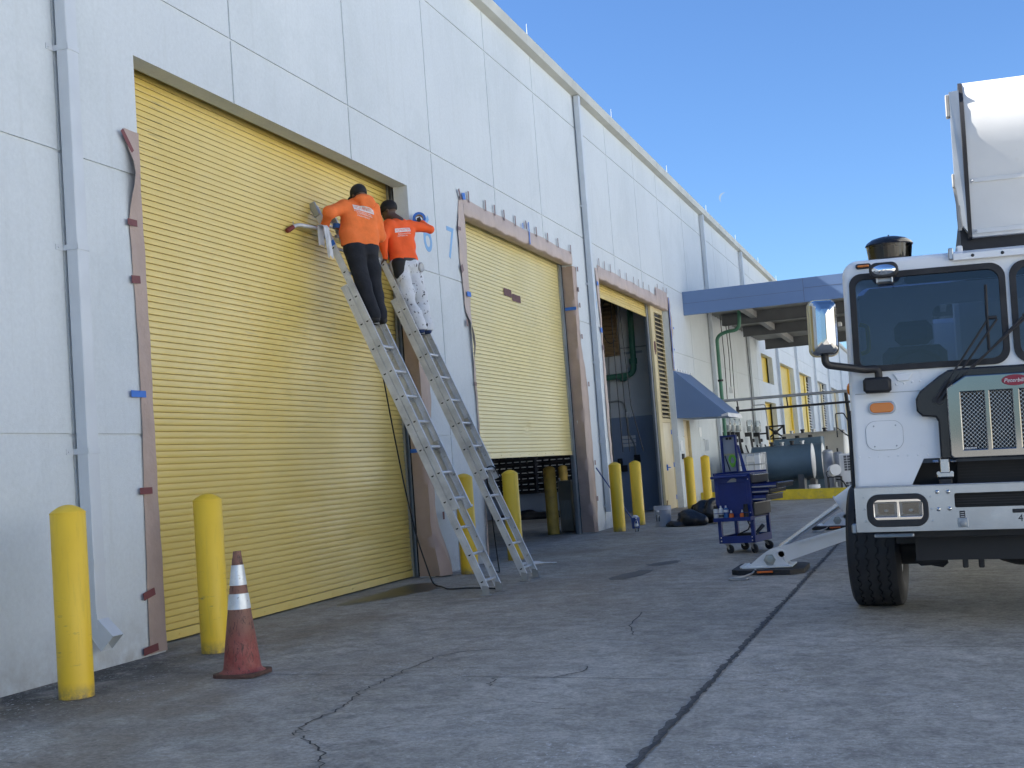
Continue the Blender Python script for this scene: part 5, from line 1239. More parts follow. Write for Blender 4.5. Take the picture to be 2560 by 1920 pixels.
MB().box(-0.22, 0.22, 10.75, 11.9, 1.32, 1.85, 0.05).build('engine_cover', 'cab_inside', cabo, 30)
m = MB(); m.tube([(-0.70+0.22*math.cos(a), 10.80+0.06*math.sin(a), 2.0+0.20*math.sin(a)) for a in [2*math.pi*k/24 for k in range(25)]], 0.016, 8); m.build('steering_wheel', 'black', cabo)
MB().tube(arcpts([(-1.12, 10.5, 2.42), (-1.06, 10.5, 2.40), (-1.06, 10.5, 2.20), (-1.12, 10.5, 2.18)], 0.05), 0.018, 8).build('grab_handle', 'yellow_handle', cabo)
MB().box(-0.75, 0.75, 10.33, 10.38, 2.70, 2.80, 0.02).build('sun_visor', 'black', cabo, 20)
for s, (a, b, c, d) in zip((-1, 1), ws):
    rr = (0.07, 0.11, 0.11, 0.09) if s < 0 else (0.11, 0.07, 0.09, 0.11); r2 = tuple(q-0.02 for q in rr)
    m = MB(); m.plate([rrect(a, b, c, d, rr, 7), rrect(a+0.042, b-0.042, c+0.042, d-0.042, r2, 7)], 0.022, fp(FY-0.008), bevel=0.003); sl_ = m.build('windshield_seal', 'rubber', trk, 40)
    m = MB(); m.plate([rrect(a+0.03, b-0.03, c+0.03, d-0.03, r2, 7)], 0.005, fp(FY+0.004)); m.build('windshield', 'windshield', sl_, 0)
# panel seam, rivets, access panel, latch
m = MB(); m.box(-HW+0.045, -0.665, FY-0.0035, FY-0.0005, 1.842, 1.847); m.box(0.665, HW-0.045, FY-0.0035, FY-0.0005, 1.842, 1.847); m.build('panel_seam', 'conduit', cabo, 0)
m = MB()
for s in (-1, 1):
    for k in range(9): m.ball((s*(1.17-0.073*k), FY-0.0012, 1.345), (0.007, 0.004, 0.007), 8, 5)
    for k in range(4): m.ball((s*(0.86-0.06*k), FY-0.0012, 1.905+0.006*k), (0.009, 0.004, 0.009), 8, 5)
m.build('rivet', 'white_paint', cabo)['kind'] = 'stuff'
m = MB(); m.plate([rrect(-1.11, -0.834, 1.398, 1.622, 0.075, 7)], 0.006, fp(FY-0.0035), bevel=0.0015); ap = m.build('access_panel', 'white_paint', cabo, 40)
m = MB(); m.plate([rrect(-1.114, -0.830, 1.394, 1.626, 0.078, 7)], 0.002, fp(FY-0.0012)); m.build('panel_gap', 'conduit', ap, 0)
for u, w in ((-1.05, 1.585), (-0.885, 1.585), (-1.05, 1.425), (-0.885, 1.425)): MB().ball((u, FY-0.0075, w), (0.007, 0.003, 0.007), 8, 5).build('screw', 'steel_grey', ap)
m = MB(); m.plate([[(-0.87, 1.985), (-0.855, 1.96), (-0.845, 1.935), (-0.765, 1.935), (-0.755, 1.96), (-0.74, 1.985)]], 0.012, fp(FY-0.006), bevel=0.004); m.build('latch', 'white_paint', cabo, 30)
# signals and markers
def lamp(u, w, hu, hw, name='turn_signal', bez='steel_grey'):
    m = MB(); m.plate([rrect(u-hu, u+hu, w-hw, w+hw, hw*0.98, 7)], 0.012, fp(FY-0.005), bevel=0.004); o = m.build(name, bez, trk, 40)
    m = MB(); m.plate([rrect(u-hu+0.018, u+hu-0.018, w-hw+0.014, w+hw-0.014, (hw-0.014)*0.98, 7)], 0.014, fp(FY-0.016), bevel=0.006); m.build('lens', 'amber', o, 50)
for s in (-1, 1):
    lamp(s*0.979, 1.728, 0.103, 0.047); lamp(s*1.052, 2.858, 0.056, 0.017, 'marker_lamp', 'black')
    m = MB(); m.ball((s*(HW+0.012), FY+0.25, 1.90), (0.022, 0.05, 0.05), 12, 8); m.build('side_marker', 'amber', trk)
# grille
sur = [(-0.36, 1.985), (-0.47, 1.975), (-0.53, 1.94), (-0.676, 1.83), (-0.708, 1.775), (-0.706, 1.69), (-0.674, 1.655), (-0.575, 1.643), (-0.552, 1.60), (-0.552, 1.318)]
m = MB(); m.plate([sur+[(-u, w) for u, w in sur[::-1]], [(-0.47, 1.33), (-0.47, 1.84), (-0.34, 1.92), (0.34, 1.92), (0.47, 1.84), (0.47, 1.33)]], 0.05, fp(FY-0.03), bevel=0.014); m.build('grille_surround', 'black_gloss', trk, 40)
cols = [(-0.401, -0.217), (-0.193, -0.018), (0.018, 0.193), (0.217, 0.401)]
go = [(-0.483, 1.335), (-0.463, 1.317), (0.463, 1.317), (0.483, 1.335), (0.483, 1.842), (0.349, 1.927), (-0.349, 1.927), (-0.483, 1.842)]
m = MB(); m.plate([go]+[rrect(a, b, 1.364, 1.818, 0.008, 2) for a, b in cols], 0.05, fp(FY-0.085), bevel=0.010); gr = m.build('grille', 'chrome_dark', trk, 40)
MB().box(-0.46, 0.46, FY-0.03, FY-0.025, 1.33, 1.85).build('grille_backing', 'grille_dark', gr, 0)
for a, b in cols:
    m = MB(); n = int((1.818-1.364)/0.0155); q = 6; cw = (b-a)/q
    for k in range(n+1):
        w = 1.364+(1.818-1.364)*k/n; P = []
        for i in range(4*q+1):
            ph = (i+(4*0.25 if k % 2 else 0)*2) % 4; P.append((a+cw*i/4, w+0.0058*(1 if ph < 2 else -1)*(1 if True else 0)))
        for i in range(len(P)-1):
            (u0, w0), (u1, w1) = P[i], P[i+1]; t = 0.0016; m.add([(u0, FY-0.090, w0-t), (u1, FY-0.090, w1-t), (u1, FY-0.090, w1+t), (u0, FY-0.090, w0+t)], [(0, 1, 2, 3)])
    m.build('grille_mesh', 'bumper', gr, 0)
m = MB(); m.plate([[(0.092*math.cos(a), 1.881+0.038*math.sin(a)) for a in [2*math.pi*k/40 for k in range(40)]]], 0.010, fp(FY-0.118), bevel=0.003); em_ = m.build('emblem', 'maroon', trk, 40)
m = MB().plate(None, 0.003, lambda u, w, t: (u+w*0.25-0.001, FY-0.128-t, 1.879+w), text='Peterbilt', size=0.043); m.build('emblem_lettering', 'white_plain', em_, 0)
m = MB(); m.box(-0.405, -0.292, FY-0.10, FY-0.094, 1.37, 1.395); b_ = m.build('badge', 'black', gr, 0); m = MB()
for k in range(7): m.box(-0.398+0.0145*k, -0.389+0.0145*k, FY-0.1022, FY-0.1003, 1.377, 1.388)
m.build('badge_lettering', 'white_plain', b_, 0)
# dark works below the grille
m = MB(); m.box(-0.80, 0.80, 10.55, 10.60, 0.5, 1.5); m.box(-0.45, 0.45, 10.48, 10.55, 0.75, 1.318)
for k in range(7): m.box(-0.44, 0.44, 10.465, 10.478, 1.14+0.024*k, 1.15+0.024*k)
m.build('radiator', 'grille_dark', trk, 0)
for s in (-1, 1):
    m = MB(); m.box(s*0.54-0.033, s*0.54+0.033, 10.20, 10.215, 1.20, 1.318, 0.004); m.box(s*0.54-0.06, s*0.54+0.06, 10.195, 10.21, 1.165, 1.205, 0.006)
    for q in (-1, 1): m.cyl((s*0.54+q*0.048, 10.195, 1.198), (s*0.54+q*0.048, 10.18, 1.198), 0.015, n=10); m.cyl((s*0.54+q*0.045, 10.2, 1.29), (s*0.54+q*0.085, 10.2, 1.29), 0.012, n=8)
    m.build('cab_hinge', 'bumper', trk, 20); MB().box(s*0.54-0.05, s*0.54+0.05, 10.21, 10.5, 1.08, 1.16, 0.01).build('hinge_block', 'black', trk, 0)
m = MB(); m.box(0.11, 0.20, 10.455, 10.47, 1.165, 1.195, 0.004); m.build('hood_latch', 'steel_grey', trk, 0)
# bumper
BY = 10.05; ol = [(-1.21, 0.775), (1.21, 0.775), (1.21, 1.108), (-1.21, 1.108)]
hl = [rrect(-1.125, -0.683, 0.812, 1.051, 0.085, 7), rrect(0.683, 1.125, 0.812, 1.051, 0.085, 7)]; slot = rrect(-0.487, 0.487, 0.939, 1.048, 0.014, 3)
m = MB(); m.plate([ol]+hl+[slot], 0.012, fp(BY+0.006)); m.box(-1.212, 1.212, BY-0.001, BY+0.17, 1.108, 1.118, 0.003); m.box(-1.212, 1.212, BY+0.012, BY+0.17, 0.768, 0.777)
for s in (-1, 1): m.box(s*1.212-0.004, s*1.212+0.004, BY+0.001, BY+0.20, 0.775, 1.108)
bm_ = m.build('bumper', 'bumper', trk, 20)
MB().box(-0.6, 0.6, BY+0.10, BY+0.12, 0.85, 1.07).build('slot_backing', 'grille_dark', bm_, 0)
m = MB()
for k in range(5): m.box(-0.48, 0.48, BY+0.08, BY+0.098, 0.955+0.02*k, 0.962+0.02*k)
m.build('slot_fin', 'black', bm_, 0)['kind'] = 'stuff'
m = MB()
for s in (-1, 1):
    for u, w in ((0.609, 1.061), (0.531, 1.060), (0.607, 0.930), (0.527, 0.932)): m.lathe([(0.016, 0), (0.016, 0.004), (0.009, 0.010), (0, 0.011)], (s*u, BY, w), (0, -1, 0), 12)
    for u, w in ((1.151, 1.031), (1.148, 0.943), (1.145, 0.851), (0.66, 1.026), (0.657, 0.934), (0.653, 0.843)): m.lathe([(0.008, 0), (0.006, 0.004), (0, 0.005)], (s*u, BY, w), (0, -1, 0), 8)
m.build('bolt', 'bumper', bm_)['kind'] = 'stuff'
m = MB(); m.box(-0.458, -0.418, BY-0.003, BY-0.0005, 0.861, 0.913); st = m.build('sticker', 'black', bm_, 0); m = MB()
for k in range(3): m.box(-0.452, -0.424, BY-0.0045, BY-0.003, 0.868+0.015*k, 0.871+0.015*k)
m.build('sticker_print', 'white_plain', st, 0)
m = MB(); m.box(-0.475, -0.400, BY-0.008, BY-0.0005, 0.790, 0.858, 0.004); pg = m.build('socket_plate', 'steel_grey', bm_, 20); MB().lathe([(0.026, 0), (0.026, 0.008), (0.02, 0.012), (0, 0.012)], (-0.438, BY-0.008, 0.818), (0, -1, 0), 16).build('socket_cap', 'conduit', pg)
m = MB(); m.box(-0.085, 0.085, BY-0.008, BY-0.0005, 0.888, 0.917, 0.004); m.build('lamp_strip', 'black', bm_, 20)
MB().plate(None, 0.002, lambda u, w, t: (u-0.012, BY-0.0025-t, 0.846+w), text='41', size=0.074).build('fleet_number', 'black', bm_, 0)
for s in (-1, 1):
    h = MB(); h.plate([hl[0] if s < 0 else hl[1], rrect(min(s*1.085, s*0.713), max(s*1.085, s*0.713), 0.850, 1.020, 0.05, 5)], 0.03, fp(BY+0.002), bevel=0.006); h.box(min(s*1.12, s*0.69), max(s*1.12, s*0.69), BY+0.05, BY+0.06, 0.815, 1.048)
    ho = h.build('headlight', 'black', trk, 40)
    fr_ = MB(); a, b = min(s*1.092, s*0.706), max(s*1.092, s*0.706); l1, l2 = (a+0.016, (a+b)/2-0.007), ((a+b)/2+0.007, b-0.016)
    fr_.plate([rrect(a, b, 0.862, 1.014, 0.022, 4)]+[rrect(q[0], q[1], 0.880, 0.998, 0.008, 3) for q in (l1, l2)], 0.018, fp(BY-0.002), bevel=0.005); fr_.build('headlight_frame', 'chrome', ho, 40)
    for q in (l1, l2):
        c = ((q[0]+q[1])/2, 0.939); hu = (q[1]-q[0])/2; P = []
        for i in range(13):
            row = []
            for j in range(13):
                x = -1+2*i/12; y = -1+2*j/12; row.append((c[0]+hu*x, BY+0.075-0.065*max(abs(x)**3, abs(y)**3)-0.0*x, c[1]+0.059*y))
            P.append(row)
        m = MB(); m.shell(P, (0, 0.002, 0)); m.ball((c[0], BY+0.055, c[1]-0.012), (0.02, 0.012, 0.012), 10, 6); m.build('reflector', 'reflector', ho, 50)
        m = MB(); m.plate([rrect(q[0]+0.001, q[1]-0.001, 0.881, 0.997, 0.008, 3)], 0.004, fp(BY+0.0)); 
        for k in range(9): m.box(q[0]+0.012+k*(hu*2-0.024)/8-0.0015, q[0]+0.012+k*(hu*2-0.024)/8+0.0015, BY+0.002, BY+0.004, 0.89, 0.99)
        m.build('lens', 'clear', ho, 0)
    m = MB(); m.box(min(s*1.088, s*0.795), max(s*1.088, s*0.795), BY+0.01, BY+0.05, 0.725, 0.752, 0.005); lb = m.build('light_bar', 'steel_grey', trk, 20); MB().box(min(s*1.075, s*0.81), max(s*1.075, s*0.81), BY+0.006, BY+0.0095, 0.731, 0.747).build('lens', 'clear', lb, 0)
    m = MB(); m.box(s*1.235-0.02, s*1.235+0.02, BY+0.02, BY+0.12, 0.76, 0.83, 0.008); m.build('bumper_end', 'steel_grey', trk, 0)
    # black fender strip behind the cab edge
    m = MB(); m.box(s*1.235-0.018, s*1.235+0.018, 10.32, 10.9, 1.10, 1.72, 0.012); m.build('fender', 'rubber', trk, 20)
# wipers
for s in (-1, 1):
    A = [((-0.577, 1.762), (-0.145, 2.381)), ((-0.545, 1.752), (-0.091, 2.360))]; m = MB()
    for (a, b) in A: m.tube([(-s*-1*a[0] if s > 0 else a[0], FY-0.075, a[1]), ((-b[0]-0.2 if False else (b[0] if s < 0 else -b[0])), FY-0.035, b[1])], 0.009, 6)
    for (a, b) in A:
        q = 0.24; uu = lambda t: ((a[0]+(b[0]-a[0])*t) if s < 0 else -(a[0]+(b[0]-a[0])*t)); m.tube([(uu(0.02), FY-0.078, a[1]+(b[1]-a[1])*0.02), (uu(q), FY-0.07, a[1]+(b[1]-a[1])*q)], 0.018, 6)
    m.box(min(s*0.09, s*0.155), max(s*0.09, s*0.155), FY-0.045, FY-0.03, 2.362, 2.385, 0.004)
    for u, w in ((-0.577, 1.762), (-0.545, 1.752)): m.cyl((u if s < 0 else -u, FY-0.055, w), (u if s < 0 else -u, FY-0.09, w), 0.022, n=12)
    wo = m.build('wiper_arm', 'black', trk)
    m = MB(); m.tube([(s*0.163, FY-0.024, 2.11), (s*0.161, FY-0.028, 2.37), (s*0.157, FY-0.024, 2.63)], 0.011, 6); m.tube([(s*0.161, FY-0.03, 2.2), (s*0.160, FY-0.045, 2.37), (s*0.158, FY-0.03, 2.52)], 0.006, 6); m.build('wiper_blade', 'black', wo)
# mirrors
for s in (-1, 1):
    m = MB(); m.box(min(s*1.105, s*0.895), max(s*1.105, s*0.895), FY-0.13, FY-0.001, 1.845, 1.965, 0.02); mb_ = m.build('mirror_base', 'black', trk, 40)
    m = MB(); m.tube(arcpts([(s*0.985, FY-0.07, 1.955), (s*0.985, FY-0.075, 2.035), (s*1.08, FY-0.10, 2.03), (s*1.365, FY-0.33, 2.075), (s*1.365, FY-0.33, 2.17)], 0.05, 6), 0.030, 12); m.build('mirror_arm', 'black', mb_)
    # chrome back shell bulging forward, cream rim, glass facing the driver
    cx, cyy, cw = s*1.365, FY-0.33, 2.36; yaw = -R(14)*s; e1 = Vector((math.cos(yaw), math.sin(yaw), 0)); e2 = Vector((math.sin(yaw), -math.cos(yaw), 0)); P = []
    lp = rrect(-0.105, 0.105, -0.215, 0.215, 0.05, 6)
    for k, (sc, dp) in enumerate(((1.0, 0.0), (1.0, 0.03), (0.96, 0.065), (0.86, 0.095), (0.66, 0.115), (0.35, 0.128), (0.02, 0.132))):
        P.append([Vector((cx, cyy, cw))+e1*(u*sc)+e2*dp+Vector((0, 0, w*(1-(1-sc)*0.55))) for u, w in lp])
    m = MB()
    for i in range(len(P)-1):
        for j in range(len(lp)): k = (j+1) % len(lp); m.add([P[i][j], P[i][k], P[i+1][k], P[i+1][j]], [(0, 1, 2, 3)])
    hd_ = m.build('mirror_housing', 'chrome', trk, 60)
    m = MB(); m.plate([rrect(-0.106, 0.106, -0.216, 0.216, 0.05, 6)], 0.045, lambda u, w, t: tuple(Vector((cx, cyy, cw))+e1*u-e2*(0.022+t)+Vector((0, 0, w))), bevel=0.006); m.build('mirror_rim', 'cream', hd_, 40)
    m = MB(); m.plate([rrect(-0.095, 0.095, -0.205, 0.205, 0.045, 6)], 0.003, lambda u, w, t: tuple(Vector((cx, cyy, cw))+e1*u-e2*(0.054+t)+Vector((0, 0, w)))); m.build('mirror_glass', 'mirror_face', hd_, 0)
m = MB(); m.plate([rrect(-0.99, -0.795, 2.742, 2.836, 0.043, 7)], 0.05, lambda u, w, t: (u, FY-0.19-t, w+0.0*u), bevel=0.012); rm = m.build('fender_mirror', 'black', trk, 40)
P = [[(-0.892+0.088*q*math.cos(a), FY-0.228-0.016*(1-q*q), 2.789+0.040*q*math.sin(a)) for a in [2*math.pi*k/28 for k in range(29)]] for q in (0.001, 0.25, 0.5, 0.75, 1.0)]
m = MB()
for i in range(4):
    for j in range(28): m.add([P[i][j], P[i][j+1], P[i+1][j+1], P[i+1][j]], [(0, 1, 2, 3)])
m.build('mirror_glass', 'mirror_face', rm, 60)
m = MB(); m.box(-0.95, -0.835, FY-0.16, FY-0.02, 2.700, 2.738, 0.006); m.box(-0.955, -0.94, FY-0.20, FY-0.13, 2.69, 2.76, 0.004); m.box(-0.845, -0.83, FY-0.20, FY-0.13, 2.69, 2.76, 0.004); m.build('mirror_bracket', 'steel_grey', rm, 20)
# air intake on the roof
c = (-0.855, 10.62, 2.905); m = MB(); m.lathe([(0.17, 0), (0.18, 0.03), (0.165, 0.04)], c, n=36); ai = m.build('air_intake', 'black', trk, 40)
m = MB(); m.lathe([(0.168, 0.036), (0.182, 0.155)], c, n=36); m.f = m.f[:-2]; m.build('intake_bowl', 'smoked', ai, 60)
m = MB(); m.lathe([(0.05, 0.03), (0.05, 0.15)], c, n=16); 
for k in range(10): a = 2*math.pi*k/10; m.obox((c[0]+0.10*math.cos(a), c[1]+0.10*math.sin(a), c[2]+0.09), ((math.cos(a), math.sin(a), 0), (-math.sin(a), math.cos(a), 0), (0, 0, 1)), (0.05, 0.003, 0.05))
m.build('intake_vane', 'conduit', ai, 0)['kind'] = 'stuff'
m = MB(); m.lathe([(0.184, 0.150), (0.190, 0.158), (0.178, 0.178), (0.14, 0.205), (0.08, 0.222), (0.006, 0.228), (0.006, 0.243), (0, 0.243)], c, n=36); m.build('intake_lid', 'black_gloss', ai, 40)
# roof rail
m = MB(); m.prism([(-0.375, FY-0.05, 2.836), (-0.375, FY+0.05, 2.905), (-0.375, FY+0.06, 2.918), (-0.375, FY-0.05, 2.884)], (1.5, 0, 0)); rr_ = m.build('roof_visor', 'white_paint', trk, 20)
for u in (-0.235, -0.02, 0.2, 0.42): MB().ball((u, FY-0.052, 2.862), (0.013, 0.006, 0.013), 10, 6).build('bolt', 'black', rr_)
m = MB(); m.box(-0.41, -0.375, FY-0.045, FY+0.04, 2.845, 2.935, 0.006); m.build('visor_bracket', 'steel_grey', rr_, 20); MB().box(-0.345, -0.30, FY+0.08, FY+0.16, 2.91, 2.965, 0.008).build('roof_fitting', 'white_plain', trk, 20)
# tall white box above the cab
X0b, X1b = -0.322, 1.16; y0 = 10.40
m = MB(); pr = [(y0+0.13, 3.05), (y0+0.075, 3.4), (y0+0.02, 3.75), (y0+0.01, 3.85), (y0+0.015, 3.95), (y0+0.04, 4.08), (y0+0.09, 4.20), (y0+0.16, 4.28), (y0+0.26, 4.33), (13.4, 4.36), (13.4, 3.05)]
m.prism([(-0.222, y, w) for y, w in pr], (1.30, 0, 0)); bx = m.build('upper_box', 'box_white', trk, 30)
m = MB(); m.box(-0.20, 1.05, y0+0.05, y0+0.07, 3.472, 3.505, 0.003); m.box(-0.20, 1.05, y0+0.11, y0+0.128, 3.075, 3.110, 0.003); m.build('box_trim', 'box_white', bx, 20)
for w in (3.488, 3.093): MB().ball((-0.185, y0+0.049 if w > 3.3 else y0+0.108, w), (0.011, 0.005, 0.011), 10, 6).build('bolt', 'steel_grey', bx)
m = MB(); m.prism([(X0b, y0+0.06, 3.205), (X0b+0.074, y0+0.08, 3.09), (X0b+0.074, y0+0.04, 4.222), (X0b, y0+0.04, 4.215)], (0, 0.10, 0)); m.build('box_post', 'steel_grey', bx, 20)
m = MB(); m.prism([(-0.246, y-0.014, w) for y, w in pr[:9]]+[(-0.246, y+0.10, w-0.02) for y, w in pr[:9][::-1]], (0.030, 0, 0)); m.build('box_gasket', 'black', bx, 30)
m = MB(); m.prism([(X0b+0.02, y0+0.20, 3.25), (X0b+0.02, y0+0.20, 2.99), (X0b+0.10, y0+0.20, 2.915), (1.1, y0+0.20, 2.95), (1.1, y0+0.20, 3.25)], (0, 2.8, 0)); m.build('box_base', 'grille_dark', bx, 0)
m = MB(); m.box(X0b-0.03, X0b, y0+0.05, y0+0.13, 4.02, 4.20, 0.006); m.box(X0b-0.02, X0b, y0, y0+0.06, 3.44, 3.55, 0.006); m.tube([(X0b-0.005, y0+0.04, 3.44), (X0b+0.03, y0+0.04, 3.12)], 0.012, 6); m.box(X0b+0.0, X0b+0.03, y0+0.03, y0+0.06, 3.10, 3.30, 0.004); m.build('hinge', 'beam_light', bx, 20)
# chassis, axle, wheels
m = MB()
for s in (-1, 1): m.box(s*0.42-0.04, s*0.42+0.04, 10.3, 22.6, 0.82, 1.08)
m.box(-0.85, 0.85, 11.66, 11.84, 0.46, 0.60, 0.02); m.box(-0.38, 0.38, 10.9, 12.8, 0.55, 1.3, 0.08); m.ball((0.1, 11.7, 0.50), (0.32, 0.35, 0.16), 14, 8)
for s in (-1, 1): m.box(s*0.42-0.05, s*0.42+0.05, 10.8, 12.6, 0.66, 0.74, 0.01); m.box(s*0.66-0.07, s*0.66+0.07, 11.62, 11.88, 0.42, 0.78, 0.03); m.cyl((s*0.62, 11.75, 0.5), (s*0.95, 11.75, 0.5), 0.14, n=16)
m.box(-0.9, 0.9, 10.25, 10.33, 0.70, 0.82, 0.01); m.tube([(-0.8, 11.5, 0.44), (0.8, 11.5, 0.46)], 0.03, 8)
for u in (-0.43, -0.31): m.box(u-0.022, u+0.022, 10.6, 10.66, 0.43, 0.72, 0.008)
for k in range(14): a_ = -0.8+0.12*k; m.tube([(a_, 10.9+0.1*(k%3), 0.72), (a_+0.10, 11.1, 0.56+0.05*(k%4)), (a_+0.22, 11.3, 0.66)], 0.018+0.006*(k%3), 6)
m.box(-0.78, -0.52, 11.0, 11.3, 0.50, 0.86, 0.03); m.box(0.5, 0.8, 11.0, 11.35, 0.48, 0.9, 0.03); m.cyl((-0.52, 11.2, 0.60), (0.5, 11.2, 0.60), 0.07, n=12); m.box(-0.95, 0.95, 10.75, 10.8, 0.62, 0.78)
m.box(-0.45, 0.3, 10.6, 10.64, 0.50, 0.55)
m.build('chassis', 'grille_dark', trk, 30)
P = []; q = [(-0.84, 0.68), (-0.80, 0.50), (-0.83, 0.42), (-0.78, 0.38), (-0.70, 0.385), (-0.60, 0.37), (-0.555, 0.41), (-0.56, 0.44), (-0.60, 0.46), (-0.66, 0.48), (-0.70, 0.55), (-0.72, 0.68)]
m = MB(); m.plate([q], 0.02, lambda u, w, t: (u, 11.25+t+0.1*math.sin(u*6), w)); m.build('splash_flap', 'rubber', trk, 30)
def tyre(cu, cy, w2, rr=0.55, steer=0.0, name='front_wheel', r_rim=0.29):
    n = 132; prof = []
    G = [-0.125, -0.042, 0.042, 0.125]; pts = [(-w2, 0.36, 0), (-w2*1.02, 0.43, 0), (-w2*0.97, 0.505, 0), (-w2*0.86, rr-0.010, 0)]
    for g in G: pts += [(g-0.013, rr, 0), (g-0.006, rr, 1), (g-0.005, rr-0.014, 1), (g+0.005, rr-0.014, 1), (g+0.006, rr, 1), (g+0.013, rr, 0)]
    pts += [(w2*0.86, rr-0.010, 0), (w2*0.97, 0.505, 0), (w2*1.02, 0.43, 0), (w2, 0.36, 0), (w2*0.85, r_rim+0.02, 0), (-w2*0.85, r_rim+0.02, 0)]
    V = []; F_ = []
    for k in range(n):
        a = 2*math.pi*k/n; z_ = 0.011*(1 if (k//2) % 2 else -1)
        for (x, r, f) in pts: V.append((x+(z_ if f else 0), r*math.cos(a), r*math.sin(a)))
    L = len(pts)
    for k in range(n):
        for i in range(L): F_.append((k*L+i, k*L+(i+1) % L, ((k+1) % n)*L+(i+1) % L, ((k+1) % n)*L+i))
    ca, sa = math.cos(steer), math.sin(steer)
    tf = lambda v: (cu+v[0]*ca-v[1]*sa, cy+v[0]*sa+v[1]*ca, rr-0.004+v[2])
    m = MB(); m.add([tf(v) for v in V], F_); wo = m.build(name, 'rubber', trk, 35)
    m = MB(); m.lathe([(r_rim+0.022, -w2*0.84), (r_rim, -w2*0.80), (r_rim-0.03, -w2*0.4), (0.12, -w2*0.55), (0.11, -w2*0.9), (0, -w2*0.9)], (0, 0, 0), (1, 0, 0), 36); m.lathe([(r_rim+0.022, w2*0.84), (r_rim-0.02, w2*0.5), (0, w2*0.4)], (0, 0, 0), (1, 0, 0), 36)
    m.v = [tf(v) for v in m.v]; m.build('rim', 'alu', wo, 40)
tyre(-1.145, TY, 0.222, 0.55, R(-3)); tyre(1.145, TY, 0.222, 0.55, R(-3))
for y in (18.6, 20.0):
    for s in (-1, 1): tyre(s*1.02, y, 0.20, 0.53, 0, 'rear_wheel')
# body behind the cab
m = MB(); m.box(-1.2, 1.2, 12.7, 23.0, 1.12, 1.5, 0.02); m.box(-1.05, 1.05, 13.6, 22.8, 1.5, 2.7, 0.05); m.build('rear_body', 'box_white', trk, 20)
m = MB(); m.box(-0.35, 0.35, 12.4, 13.4, 1.5, 3.1, 0.04); m.build('boom_post', 'box_white', trk, 20)
# outriggers
def outrigger(dx, dy, dz):
    a = MB(); a.prism([(-2.04, 14.82, 0.05), (-1.99, 14.82, 0.115), (-1.92, 14.82, 0.14), (-0.72, 14.82, 0.42), (-0.72, 14.82, 0.30), (-1.79, 14.82, -0.02), (-1.93, 14.82, -0.065), (-2.01, 14.82, -0.04)], (0, 0.18, 0))
    a.prism([(-1.62, 14.80, 0.205), (-0.74, 14.80, 0.408), (-0.74, 14.80, 0.385), (-1.62, 14.80, 0.182)], (0, 0.22, 0))
    mv = lambda m: TLm(_sh(m, dx, dy, dz))
    o = mv(a).build('outrigger_arm', 'white_paint', trk, 20)
    b = MB(); b.lathe([(0.052, 0), (0.052, 0.012), (0.036, 0.012), (0.036, 0.0)], (-1.825, 14.82, 0.075), (0, -1, 0), 24); mv(b).build('boss', 'white_paint', o, 30)
    f = MB()
    for y in (14.76, 15.035):
        f.prism([(-2.235, y, -0.062), (-2.19, y, -0.03), (-2.05, y, 0.075), (-1.99, y, 0.115), (-1.92, y, 0.115), (-1.87, y, 0.08), (-1.72, y, -0.062)], (0, 0.025, 0))
    f.box(-2.27, -1.69, 14.66, 15.16, gz(-1.95)+0.061, gz(-1.95)+0.079, 0.004)
    f.box(-2.30, -2.235, 14.7, 15.1, -0.06, -0.035, 0.006)
    fo = mv(f).build('outrigger_foot', 'white_paint', trk, 20)
    p = MB(); p.lathe([(0.070, 0), (0.070, 0.014), (0.03, 0.014), (0.03, 0.04), (0, 0.04)], (-1.955, 14.76, 0.02), (0, -1, 0), 6, (1, 0, 0)); p.lathe([(0.046, 0.014), (0.046, 0.032), (0.028, 0.036)], (-1.955, 14.76, 0.02), (0, -1, 0), 20); p.cyl((-1.955, 14.77, 0.02), (-1.955, 15.08, 0.02), 0.035); mv(p).build('pivot_pin', 'stainless', fo, 25)
    c = MB(); c.cyl((-1.84, 14.91, 0.145), (-1.10, 14.91, 0.615), 0.036, n=16); co = mv(c).build('cylinder_rod', 'bumper', trk, 40)
    c = MB(); d = Vector((0.74, 0, 0.47)).normalized(); q = Vector((-1.13, 14.91, 0.596)); c.tube([q-d*0.0, q+d*0.015], [0.118, 0.122], 24); c.tube([q+d*0.015, q+d*0.7], [0.105, 0.105], 24); mv(c).build('cylinder_barrel', 'white_paint', co, 40)
def _sh(m, dx, dy, dz): m.v = [(a+dx, b+dy, c+dz) for a, b, c in m.v]; return m
outrigger(0, 0, 0); outrigger(0.24, 7.2, -0.01)
